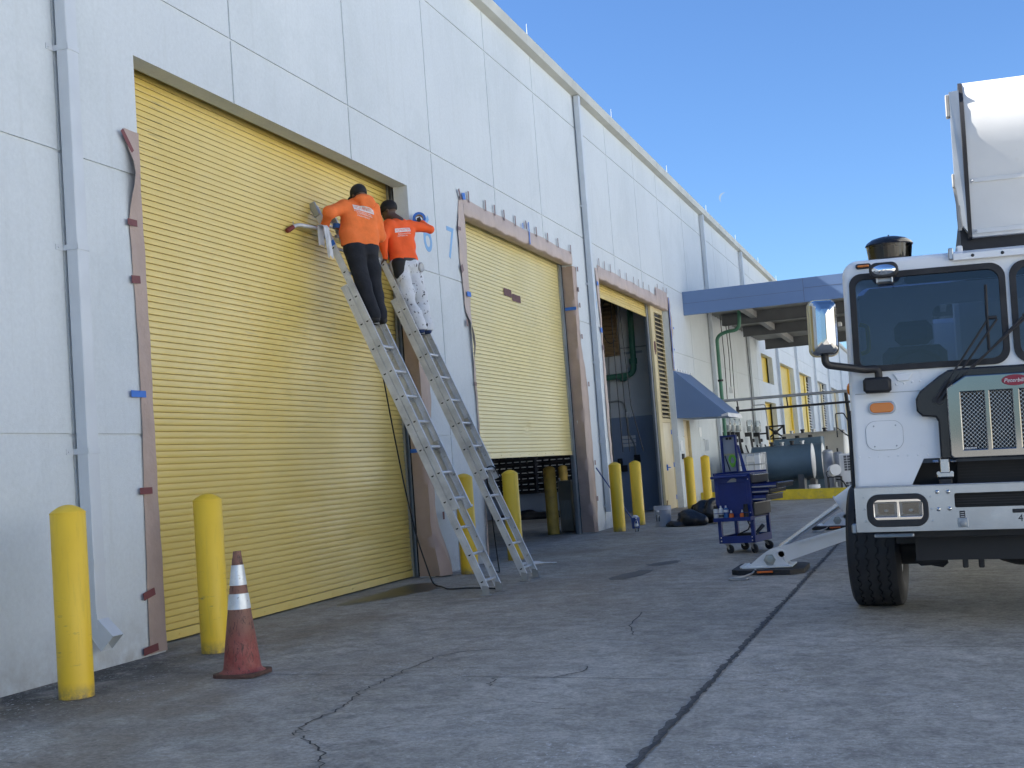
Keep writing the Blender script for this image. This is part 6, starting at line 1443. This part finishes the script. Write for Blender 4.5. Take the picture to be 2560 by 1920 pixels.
def pad(dx, dy, label):
    t = thing('outrigger_pad', label, 'pad', (-1.95+dx, 14.95+dy, gz(-1.95)), 'black outrigger pads'); m = MB(); z = gz(-1.95)+0.003
    m.prism([(x+dx, y+dy, gz(x)+0.003) for x, y in ((-2.37, 14.55), (-2.28, 14.46), (-1.70, 14.46), (-1.56, 14.62), (-1.56, 15.30), (-1.64, 15.40), (-2.26, 15.40), (-2.37, 15.28))], (0, 0, 0.055)); m.build('pad_board', 'rubber', t, 0)
    m = MB(); m.tube(arcpts([(-2.06+dx, 14.47+dy, gz(-2)+0.035), (-2.06+dx, 14.42+dy, gz(-2)+0.04), (-1.90+dx, 14.42+dy, gz(-2)+0.04), (-1.90+dx, 14.47+dy, gz(-2)+0.035)], 0.03), 0.012, 6); m.build('carry_handle', 'orange_plastic', t)
    m = MB(); m.tube(arcpts([(-2.09+dx, 14.5+dy, gz(-2)+0.068), (-2.12+dx, 14.43+dy, gz(-2)+0.03), (-2.2+dx, 14.2+dy, gz(-2.2)+0.012), (-2.33+dx, 13.95+dy, gz(-2.3)+0.012), (-2.12+dx, 13.9+dy, gz(-2.1)+0.012), (-2.10+dx, 14.05+dy, gz(-2.1)+0.012), (-2.3+dx, 14.03+dy, gz(-2.3)+0.014)], 0.05), 0.010, 6); m.build('rope', 'conduit', t)
pad(0, 0, 'black outrigger pad in front, with a rope and orange handle')
pad(0.24, 7.2, 'black outrigger pad further back, half hidden by the truck tyre')

# ---------------------------------------------------------------- blue tool cart with open lid and drawers
CX, CY, CA = -2.99, 17.50, R(-13)
cz = gz(-2.65)
cart = thing('tool_cart', 'blue rolling tool cart with raised lid and half-open drawers', 'tool cart', (CX, CY, cz), world=False, rot=(0, 0, CA))
ORG[cart.name] = (0, 0, 0)
CWd, CD = 0.53, 0.66          # width across the end that faces us, length away from us
cb = MB()
for u in (0.0, CWd-0.05):
    for v in (0.0, CD-0.05): cb.box(u, u+0.05, v, v+0.05, 0.145, 0.50)
cb.box(0, CWd, 0, 0.012, 0.145, 0.243); cb.box(0, CWd, CD-0.012, CD, 0.145, 0.243); cb.box(0, 0.012, 0, CD, 0.145, 0.243); cb.box(CWd-0.012, CWd, 0.05, CD-0.05, 0.145, 0.243); cb.box(0.012, CWd-0.012, 0.012, CD-0.012, 0.15, 0.16)
cb.build('cart_frame', 'cart_blue', cart, 0)
b = MB(); b.box(0.0, CWd, 0.0, 0.02, 0.48, 1.09, 0.006); b.box(0, 0.02, 0.02, CD, 0.48, 1.09); b.box(0.02, CWd-0.01, CD-0.02, CD, 0.48, 1.09); b.box(0.02, CWd-0.01, 0.02, CD-0.02, 0.48, 0.50)
b.box(CWd-0.06, CWd, 0.0, 0.03, 0.48, 1.09); b.box(CWd-0.06, CWd, CD-0.03, CD, 0.48, 1.09)
for x0, x1, z0, z1 in ((0.0, 0.05, 0.48, 1.0), (CWd-0.06, CWd, 0.48, 1.0), (0.0, CWd, 0.98, 1.08)): b.box(x0, x1, -0.010, -0.0005, z0, z1, 0.003)
b.box(-0.01, CWd+0.005, -0.005, CD+0.005, 1.085, 1.10); b.box(-0.01, 0.005, -0.005, CD, 1.10, 1.125); b.box(0.005, CWd, CD-0.01, CD, 1.10, 1.125)
bo = b.build('cart_body', 'cart_blue', cart, 20)
b = MB(); b.tube([(-0.03, -0.05, 1.065), (CWd-0.02, -0.05, 1.065)], 0.018, 10); b.tube([(0.02, -0.05, 1.065), (0.02, 0.0, 1.05)], 0.014, 8); b.tube([(CWd-0.06, -0.05, 1.065), (CWd-0.06, 0.0, 1.05)], 0.014, 8); b.build('push_handle', 'cart_blue', cart)
b = MB(); b.add([(0.19, -0.012, 0.99), (0.33, -0.012, 0.99), (0.335, -0.012, 1.03), (0.30, -0.012, 1.045), (0.26, -0.012, 1.04)], [(0, 1, 2, 3, 4)]); b.build('worn_patch', 'conduit', bo, 0)
b = MB(); b.box(-0.01, CWd+0.005, -0.115, -0.011, 0.455, 0.462); b.box(-0.01, CWd+0.005, -0.12, -0.112, 0.455, 0.508); b.box(-0.01, -0.003, -0.112, -0.012, 0.455, 0.508); b.box(CWd-0.002, CWd+0.005, -0.112, -0.012, 0.455, 0.508); b.tube([(0.0, -0.11, 0.57), (CWd-0.02, -0.11, 0.57)], 0.005, 6); b.build('side_tray', 'cart_blue', cart, 0)
for u, z in ((0.035, 0.225), (0.035, 0.178), (CWd-0.04, 0.225), (CWd-0.04, 0.178), (CWd-0.03, 1.02), (CWd-0.03, 0.56)): MB().ball((u, -0.013 if z > 0.5 else -0.002, z), (0.009, 0.005, 0.009), 8, 6).build('bolt', 'white_plain', cart)
# drawers pull out to the right (+u)
def drawer(z0, z1, out, m='cart_blue'):
    d = MB(); d.box(0.05+out, CWd+out, 0.035, 0.043, z0, z1); d.box(0.05+out, CWd+out, CD-0.043, CD-0.035, z0, z1); d.box(0.05+out, CWd+out, 0.043, CD-0.043, z0, z0+0.006)
    o = d.build('drawer', m, cart, 0); f = MB(); f.box(CWd+out+0.0005, CWd+out+0.018, 0.012, CD-0.012, z0-0.004, z1+0.006, 0.003); f.build('drawer_front', 'cart_dark', o, 0)
    f = MB(); f.box(CWd+out+0.0185, CWd+out+0.034, 0.03, CD-0.03, z1-0.012, z1+0.004, 0.003); f.build('drawer_pull', 'bumper', o, 0)
    if out > 0.02: MB().box(0.06+out, CWd+out-0.01, 0.0325, 0.0348, z0+0.012, z0+0.028).build('drawer_slide', 'steel_grey', o, 0)
drawer(0.965, 1.075, 0.004); drawer(0.885, 0.945, 0.36); drawer(0.815, 0.865, 0.25); drawer(0.715, 0.79, 0.20); drawer(0.52, 0.69, 0.006)
# lid stands open at the back left
b = MB(); b.box(-0.075, 0.165, CD-0.10, CD-0.085, 1.12, 1.64, 0.004); b.box(-0.075, -0.05, CD-0.14, CD-0.085, 1.12, 1.64); b.box(0.14, 0.165, CD-0.14, CD-0.085, 1.12, 1.64); b.box(-0.075, 0.165, CD-0.14, CD-0.085, 1.63, 1.65); b.prism([(0.25, CD-0.2, 1.12), (0.165, CD-0.11, 1.5), (0.165, CD-0.09, 1.5), (0.28, CD-0.16, 1.12)], (0.02, 0, 0)); ld = b.build('cart_lid', 'cart_blue', cart, 0)
b = MB(); b.box(-0.048, 0.138, CD-0.104, CD-0.1005, 1.13, 1.625); b.build('lid_liner', 'pail_grey', ld, 0)
b = MB().plate(None, 0.002, lambda u, w, t: (u*0.8+0.045, CD-0.108-t, w+1.37), text='WARNING', size=0.045); b.build('lid_lettering', 'yellow_handle', ld, 0)
b = MB(); b.box(0.0, 0.04, CD-0.108, CD-0.1045, 1.585, 1.62); b.box(0.05, 0.09, CD-0.108, CD-0.1045, 1.585, 1.62); b.build('lid_sticker', 'black', ld, 0)['kind'] = 'stuff'
b = MB(); b.tube([(-0.03, CD-0.11, 1.36), (0.03, CD-0.11, 1.14)], 0.008, 6); b.build('lid_stay', 'black', ld)
# casters
for u, v, a in ((0.10, 0.06, 0.4), (CWd-0.07, 0.06, 0.5), (0.10, CD-0.06, 0.1), (CWd-0.07, CD-0.06, 0.1)):
    b = MB(); b.box(u-0.045, u+0.045, v-0.04, v+0.04, 0.134, 0.145); e = Vector((math.cos(a), -math.sin(a), 0)); sd = Vector((math.sin(a), math.cos(a), 0))
    for s in (-1, 1): b.prism([Vector((u, v, 0.134))+e*-0.03+sd*(s*0.024), Vector((u, v, 0.134))+e*0.03+sd*(s*0.024), Vector((u, v, 0.06))+e*0.055+sd*(s*0.024), Vector((u, v, 0.06))+e*0.03+sd*(s*0.024)], sd*(s*0.003))
    co = b.build('caster', 'steel_grey', cart, 0); c = Vector((u, v, 0.062))+e*0.042
    b = MB(); b.lathe([(0.02, -0.018), (0.05, -0.020), (0.060, -0.014), (0.060, 0.014), (0.05, 0.020), (0.02, 0.018)], tuple(c), tuple(sd), 24); b.build('wheel', 'rubber', co, 40)
def on_cart(p): 
    ca, sa = math.cos(CA), math.sin(CA); return (CX+p[0]*ca-p[1]*sa, CY+p[0]*sa+p[1]*ca, cz+p[2])
def spray_can(u, label, kind, group='cans on the cart tray'):
    p = on_cart((u, -0.065, 0.463)); x, y, z = p; t = thing('spray_can' if kind != 'orange' else 'squeeze_bottle', label, 'can' if kind != 'orange' else 'bottle', p, group)
    if kind == 'orange':
        MB().lathe([(0.032, 0), (0.034, 0.01), (0.034, 0.085), (0.018, 0.105), (0.018, 0.11), (0, 0.11)], p, n=18).build('bottle_body', 'orange_plastic', t); MB().lathe([(0.016, 0.11), (0.012, 0.125), (0.005, 0.145), (0, 0.145)], p, n=14).build('cap', 'white_plain', t)
    else:
        key = {'white': 'can_white', 'blue': 'can_blue', 'dark': 'can_white', 'black': 'black'}[kind]
        MB().lathe([(0.033, 0), (0.034, 0.004), (0.034, 0.155), (0.026, 0.175), (0.016, 0.182), (0, 0.182)], p, n=20).build('can_body', key, t)
        MB().lathe([(0.012, 0.182), (0.011, 0.21), (0, 0.212)] if kind in ('white', 'blue') else [(0.030, 0.172), (0.030, 0.215), (0, 0.218)], p, n=14).build('cap', 'white_plain' if kind in ('white', 'blue') else 'black', t)
        if kind == 'white': MB().lathe([(0.0345, 0.05), (0.0345, 0.09)], p, n=20).build('can_label', 'jamb_dark', t)
        if kind == 'blue': MB().lathe([(0.0345, 0.12), (0.0345, 0.153)], p, n=20).build('can_label', 'can_white', t)
        if kind == 'dark': MB().lathe([(0.0345, 0.0), (0.0345, 0.03)], p, n=20).build('can_label', 'cart_dark', t)
spray_can(0.015, 'white spray can with a black cap, at the left end of the cart tray', 'dark'); spray_can(0.09, 'white spray can with dark lettering band, second on the cart tray', 'white'); spray_can(0.165, 'blue and white spray can in the middle of the cart tray', 'blue')
spray_can(0.24, 'small orange bottle next to the blue can on the cart tray', 'orange'); spray_can(0.40, 'small orange bottle standing apart at the right of the cart tray', 'orange'); spray_can(0.455, 'black capped can at the right end of the cart tray', 'black')
p = on_cart((0.09, CD-0.14, 1.27)); t = thing('cable_coil', 'bright green coiled cord hanging inside the raised cart lid', 'cord', p); b = MB()
for k in range(4): b.tube([(p[0]+(0.035+0.004*k)*math.cos(a), p[1]-0.004*k, p[2]+0.01*k+(0.075-0.004*k)*math.sin(a)) for a in [2*math.pi*i/24 for i in range(25)]], 0.009, 6)
b.build('cord', 'green_cord', t)
p = on_cart((0.28, 0.33, 0.162)); t = thing('power_tool', 'dark jumble of power tools and hoses on the lower cart shelf', 'tools', p); b = MB(); b.box(p[0]-0.12, p[0]+0.16, p[1]-0.10, p[1]+0.14, p[2]+0.002, p[2]+0.10, 0.02); b.tube([(p[0]-0.1, p[1]-0.1, p[2]+0.09), (p[0]+0.05, p[1]-0.15, p[2]+0.15), (p[0]+0.1, p[1]-0.1, p[2]+0.25), (p[0]+0.03, p[1], p[2]+0.27), (p[0]+0.08, p[1]+0.05, p[2]+0.12)], 0.010, 6)
b.build('tool_body', 'black', t, 30); b = MB(); b.tube([(p[0]+0.15, p[1]-0.05, p[2]+0.10), (p[0]+0.25, p[1]-0.02, p[2]+0.20)], [0.022, 0.03], 10); b.build('tool_grip', 'cart_dark', t)

# ---------------------------------------------------------------- fluid store behind the yellow curb
def gcurb(name, x0, x1, y0, y1, h):
    t = thing(name, 'long low concrete curb painted yellow, in front of the storage tanks' if x1-x0 > 1 else 'short end of the yellow curb', 'curb', ((x0+x1)/2, (y0+y1)/2, gz((x0+x1)/2)))
    m = MB(); P = []
    for k in range(13):
        x = x0+(x1-x0)*k/12; z = gz(x); P.append([(x, y0, z+0.002), (x, y0+0.004, z+h-0.015), (x, y0+0.02, z+h), (x, y1-0.02, z+h), (x, y1, z+h-0.015), (x, y1, z+0.002)])
    for i in range(12):
        for j in range(5): m.add([P[i][j], P[i][j+1], P[i+1][j+1], P[i+1][j]], [(0, 1, 2, 3)])
    m.add(P[0], [tuple(range(6))]); m.add(P[-1], [tuple(range(6))[::-1]]); m.build('curb_block', 'curb_yellow', t, 30)
gcurb('curb', -6.19, 1.2, 33.95, 34.15, 0.27)
def tank(x0, x1, y, zc, r, key, label, ekey='tank_end', fit=True, dish=0.05):
    t = thing('storage_tank', label, 'tank', ((x0+x1)/2, y, gz(x0))); m = MB(); m.cyl((x0, y, zc), (x1, y, zc), r, n=48, cap=True); sh = m.build('tank_shell', key, t, 40)
    e = MB(); e.lathe([(r*1.004, -0.012), (r*1.004, 0.0), (r*0.9, dish*0.5), (r*0.5, dish*0.9), (0, dish)], (x1+0.013, y, zc), (1, 0, 0), 48); e.build('tank_end', ekey, t, 60)
    for x in (x0+(x1-x0)*0.2, x0+(x1-x0)*0.8): 
        c = MB(); c.box(x-0.08, x+0.08, y-r*0.7, y+r*0.7, gz(x)+0.002, zc-r*0.70); c.build('saddle', 'beam_grey', t, 0)
    if fit:
        for k, x in enumerate(np.linspace(x0+0.3, x1-0.25, 5)):
            q = MB(); q.cyl((x, y-0.1, zc+r*0.97), (x, y-0.1, zc+r+0.06), 0.05, n=12); q.cyl((x, y-0.1, zc+r+0.06), (x, y-0.1, zc+r+0.09+0.02*(k % 2)), 0.07, n=12); q.build('tank_fitting', 'black' if k % 2 else 'steel_grey', t)
    return t
tank(-5.15, -3.44, 37.2, 0.89, 0.51, 'teal_tank', 'dark teal cylinder tank with a white end, foremost of the tanks')
tank(-4.9, -3.26, 38.6, 0.84, 0.54, 'teal_tank', 'second teal tank, its white end showing just behind the first', fit=False)
t = thing('storage_tank', 'flat-topped teal tank showing above the two teal cylinders', 'tank', (-4.0, 40.0, gz(-4.0))); MB().box(-4.82, -3.34, 39.6, 40.6, gz(-4)+0.01, 1.59, 0.03).build('tank_shell', 'teal_tank', t, 20)
for x in (-4.5, -4.1, -3.7): MB().cyl((x, 39.9, 1.59), (x, 39.9, 1.67), 0.07, n=12).build('tank_fitting', 'black', t)
tank(-4.75, -2.80, 41.8, 0.95, 0.82, 'cream_tank', 'large cream tank behind the teal ones, with a white end', dish=0.12)
t = thing('intermediate_bulk_container', 'white plastic tote in a wire cage behind the tool cart', 'liquid tote', (-5.2, 35.6, gz(-5.2))); z0 = gz(-5.2)
MB().box(-5.63, -4.66, 35.15, 36.1, z0+0.15, 1.22, 0.05).build('tote_tank', 'tote_plastic', t, 30); m = MB()
for x in np.linspace(-5.65, -4.64, 6): m.tube([(x, 35.125, z0+0.12), (x, 35.125, 1.24)], 0.012, 6)
for z in (0.25, 0.62, 0.92, 1.235): m.tube([(-5.65, 35.115, z), (-4.635, 35.115, z), (-4.635, 36.12, z), (-5.65, 36.12, z), (-5.65, 35.115, z)], 0.013, 6)
for y in np.linspace(35.12, 36.12, 5)[1:]: m.tube([(-4.635, y, z0+0.12), (-4.635, y, 1.24)], 0.012, 6)
m.build('wire_cage', 'steel_grey', t); MB().box(-5.66, -4.62, 35.1, 36.14, z0+0.004, z0+0.12).build('pallet', 'beam_grey', t, 0); MB().box(-5.05, -4.82, 35.10, 35.104, 1.0, 1.15).build('tote_label', 'can_white', t, 0)
def upright(x, y, r, h, label):
    z = gz(x); t = thing('filter_vessel', label, 'vessel', (x, y, z)); MB().lathe([(r, 0.004), (r, h*0.72), (r*1.02, h*0.73), (r, h*0.74), (r, h-0.08), (r*0.9, h-0.04), (r*0.5, h), (0, h)], (x, y, z), n=28).build('vessel_body', 'pail_grey', t)
    MB().lathe([(r*1.08, h-0.10), (r*1.08, h-0.07)], (x, y, z), n=28).build('flange', 'steel_grey', t); MB().cyl((x, y, z+h), (x, y, z+h+0.1), 0.025, n=10).build('vent', 'black', t)
upright(-2.93, 36.2, 0.145, 1.28, 'tall grey upright vessel just right of the teal tanks'); upright(-2.70, 36.9, 0.15, 1.20, 'shorter grey vessel behind the hose reel')
t = thing('hose_reel', 'rusty white hose reel on a black frame', 'hose reel', (-2.72, 35.3, gz(-2.7))); c = (-2.72, 35.3, 0.60)
m = MB(); m.lathe([(0.07, -0.16), (0.155, -0.16), (0.155, -0.14), (0.10, -0.13), (0.10, 0.13), (0.155, 0.14), (0.155, 0.16), (0.07, 0.16)], c, (0.35, -0.94, 0.1), 28); m.build('reel_drum', 'tank_end', t, 30); m = MB(); m.lathe([(0.0, -0.165), (0.072, -0.165), (0.072, 0.1)], c, (0.35, -0.94, 0.1), 20); m.build('reel_hub', 'wood', t, 30)
m = MB(); zz = gz(-2.7)+0.004
for x in (-2.90, -2.55):
    for y in (35.12, 35.5): m.tube([(x, y, zz), (x, y, 0.42)], 0.014, 6)
    m.tube([(x, 35.12, 0.42), (x, 35.5, 0.42)], 0.014, 6)
m.tube([(-2.90, 35.12, 0.42), (-2.55, 35.12, 0.42)], 0.014, 6); m.tube([(-2.9, 35.5, 0.42), (-2.55, 35.5, 0.42)], 0.014, 6); m.tube([(-2.90, 35.12, 0.42), (-2.93, 35.15, 0.55), (-2.87, 35.2, 0.60)], 0.014, 6); m.build('reel_frame', 'black', t)
MB().tube(arcpts([(-2.66, 35.1, 0.36), (-2.5, 34.95, 0.34), (-2.38, 34.85, 0.1), (-2.28, 34.8, gz(-2.3)+0.03)], 0.15), 0.02, 8).build('hose', 'rubber', t)
t = thing('pump', 'small pump on the ground under the hose reel', 'pump', (-2.74, 35.3, gz(-2.7))); m = MB(); m.cyl((-2.82, 35.3, 0.07), (-2.62, 35.3, 0.07), 0.075, n=16); m.box(-2.85, -2.6, 35.22, 35.38, gz(-2.7)+0.004, 0.0); m.cyl((-2.7, 35.3, 0.14), (-2.7, 35.3, 0.28), 0.04, n=12); m.build('pump_body', 'steel_grey', t, 30)
t = thing('air_conditioner', 'white cabinet with grille panels at the right of the hose reel', 'air conditioner', (-2.35, 35.9, gz(-2.35))); z0 = gz(-2.35); MB().box(-2.58, -1.9, 35.5, 36.2, z0+0.01, 1.03, 0.015).build('cabinet', 'white_plain', t, 20)
for za, zb in ((0.56, 0.98), (-0.02, 0.26)):
    MB().box(-2.46, -2.0, 35.490, 35.499, za, zb).build('grille_panel', 'jamb_dark', t, 0); m = MB()
    for k in range(6): m.box(-2.46+0.092*k-0.006, -2.46+0.092*k+0.006, 35.475, 35.489, za, zb)
    for k in range(int((zb-za)/0.07)+1): m.box(-2.466, -1.99, 35.4765, 35.4875, za+0.07*k-0.006, za+0.07*k+0.006)
    m.build('grille_bars', 'white_plain', t, 0)
pail(-3.21, 34.55, 'white pail with a wire handle standing on the floor before the teal tank', 'white_plain', 0.15, 0.36)
# overhead pipes carrying hoses
t = thing('hose_gantry', 'grey and black overhead pipes across the tank area on a black post', 'pipe rack', (-4, 36, gz(-4)))
MB().tube([(-6.19, 36.0, 2.80), (-1.5, 36.0, 2.76)], 0.042, 10).build('grey_pipe', 'conduit', t); MB().tube([(-5.3, 36.15, 2.475), (-1.5, 36.15, 2.465)], 0.034, 10).build('black_pipe', 'black', t); MB().tube([(-5.32, 36.15, 2.60), (-5.32, 36.15, 2.42)], 0.045, 8).build('pipe_end', 'black', t)
MB().tube([(-2.16, 36.3, gz(-2.2)+0.003), (-2.28, 36.3, 2.76)], 0.05, 10).build('post', 'black', t)
m = MB(); m.tube(arcpts([(-2.62, 36.3, 1.5), (-2.62, 36.3, 2.17), (-2.40, 36.3, 2.17), (-2.2, 36.3, 1.75)], 0.05), 0.018, 6)
for k in range(3): m.tube([(-2.62+0.1*k, 36.3, 1.78-0.1*k), (-2.25+0.05*k, 36.3, 1.45-0.02*k)], 0.014, 6)
m.build('ladder_rail', 'black', t)
for x in (-5.3, -3.9): MB().tube([(x, 36.15, 2.5), (x, 36.0, 2.78)], 0.02, 6).build('pipe_hanger', 'black', t)
MB().tube(arcpts([(-4.95, 36.2, 2.47), (-4.9, 36.25, 2.6), (-4.55, 36.3, 2.6), (-4.5, 36.3, 1.5)], 0.06), 0.016, 6).build('drop_pipe', 'conduit', t)
# dispensers and hoses along the wall
def dispenser(y, h, label):
    t = thing('fluid_dispenser', label, 'dispenser', (WX, y, 1.2), 'fluid dispensers on the wall'); x = WX+0.18
    m = MB(); m.lathe([(0.08, 0), (0.10, 0.03), (0.10, 0.34), (0.07, 0.42), (0, 0.43)], (x, y, 1.95), n=20); m.build('canister', 'clear', t, 50); MB().lathe([(0.085, 0.02), (0.09, 0.2), (0, 0.2)], (x, y, 1.955), n=18).build('canister_core', 'can_white', t); MB().box(WX+0.002, x+0.05, y-0.06, y+0.06, 1.80, 1.945, 0.01).build('bracket', 'black', t, 0)
    MB().tube(arcpts([(x, y, 1.82), (x+0.03, y-0.06, 1.45), (x+0.10, y+0.08, h), (x+0.2, y+0.25, h-0.05), (x+0.25, y+0.38, h+0.1), (x+0.15, y+0.35, 1.5)], 0.12), 0.024, 8).build('hose', 'black', t)
    MB().tube([(x, y+0.12, 1.9), (x+0.05, y+0.13, 1.2), (x+0.03, y+0.1, 0.9)], 0.03, 8).build('nozzle_hose', 'black', t); MB().box(x-0.02, x+0.1, y+0.18, y+0.32, 1.60, 1.72, 0.02).build('nozzle', 'black', t, 20)
for y, h, l in ((38.6, 1.0, 'leftmost white-topped fluid dispenser with black hoses'), (39.5, 0.95, 'white-topped fluid dispenser, second from the left'), (40.6, 1.0, 'white-topped fluid dispenser, third from the left'), (43.3, 1.05, 'white-topped fluid dispenser, second from the right'), (45.4, 1.1, 'rightmost white-topped fluid dispenser')): dispenser(y, h, l)
t = thing('wall_fan', 'square black framed fan standing out from the wall', 'fan', (WX+0.5, 47.5, 1.7)); m = MB(); y = 47.0; x0, x1, z0, z1 = -5.95, -5.25, 1.66, 2.18
m.box(x0, x1, y, y+0.08, z0, z0+0.06); m.box(x0, x1, y, y+0.08, z1-0.06, z1); m.box(x0, x0+0.08, y, y+0.08, z0+0.06, z1-0.06); m.box(x1-0.08, x1, y, y+0.08, z0+0.06, z1-0.06); m.box(WX+0.002, x0, y+0.02, y+0.06, 1.88, 1.94); m.build('fan_frame', 'black', t, 0); m = MB()
for s in (-1, 1): m.tube([(-5.9, y+0.04, 1.92-s*0.22), (-5.3, y+0.04, 1.92+s*0.22)], 0.035, 6)
m.ball((-5.6, y+0.04, 1.92), 0.09, 10, 8); m.build('fan_blades', 'black', t)
t = thing('standpipe', 'green pipe climbing the wall and elbowing up into the canopy', 'pipe', (-6.05, 38.1, 0))
MB().tube(arcpts([(-6.05, 38.1, 0.02), (-6.05, 38.1, 4.86), (-5.75, 38.05, 4.98), (-5.32, 37.9, 4.98), (-5.28, 37.9, 5.56)], 0.22, 7), 0.055, 12).build('pipe', 'green_pipe', t); MB().cyl((-6.05, 38.1, 3.48), (-6.05, 38.1, 3.54), 0.085, n=14).build('clamp', 'black', t)
def drop(y, x, z, label, box=False):
    t = thing('drop_cord', label, 'cord', (x, y, z), 'black cords hanging under the canopy'); MB().tube([(x, y, 5.54), (x+0.02, y+0.02, (5.5+z)/2), (x, y, z)], 0.013, 6).build('cord', 'black', t)
    if box: MB().box(x-0.06, x+0.06, y-0.06, y+0.06, z-0.20, z, 0.01).build('pendant_box', 'white_plain', t, 20)
for a in ((38.45, -5.95, 2.9, 'black cord hanging next to the green pipe'), (39.3, -5.93, 3.35, 'black cord ending in a small white box', True), (40.0, -5.95, 2.9, 'black cord to the right of the small white box'), (43.9, -5.95, 2.0, 'black cord hanging furthest right along the wall')): drop(*a)
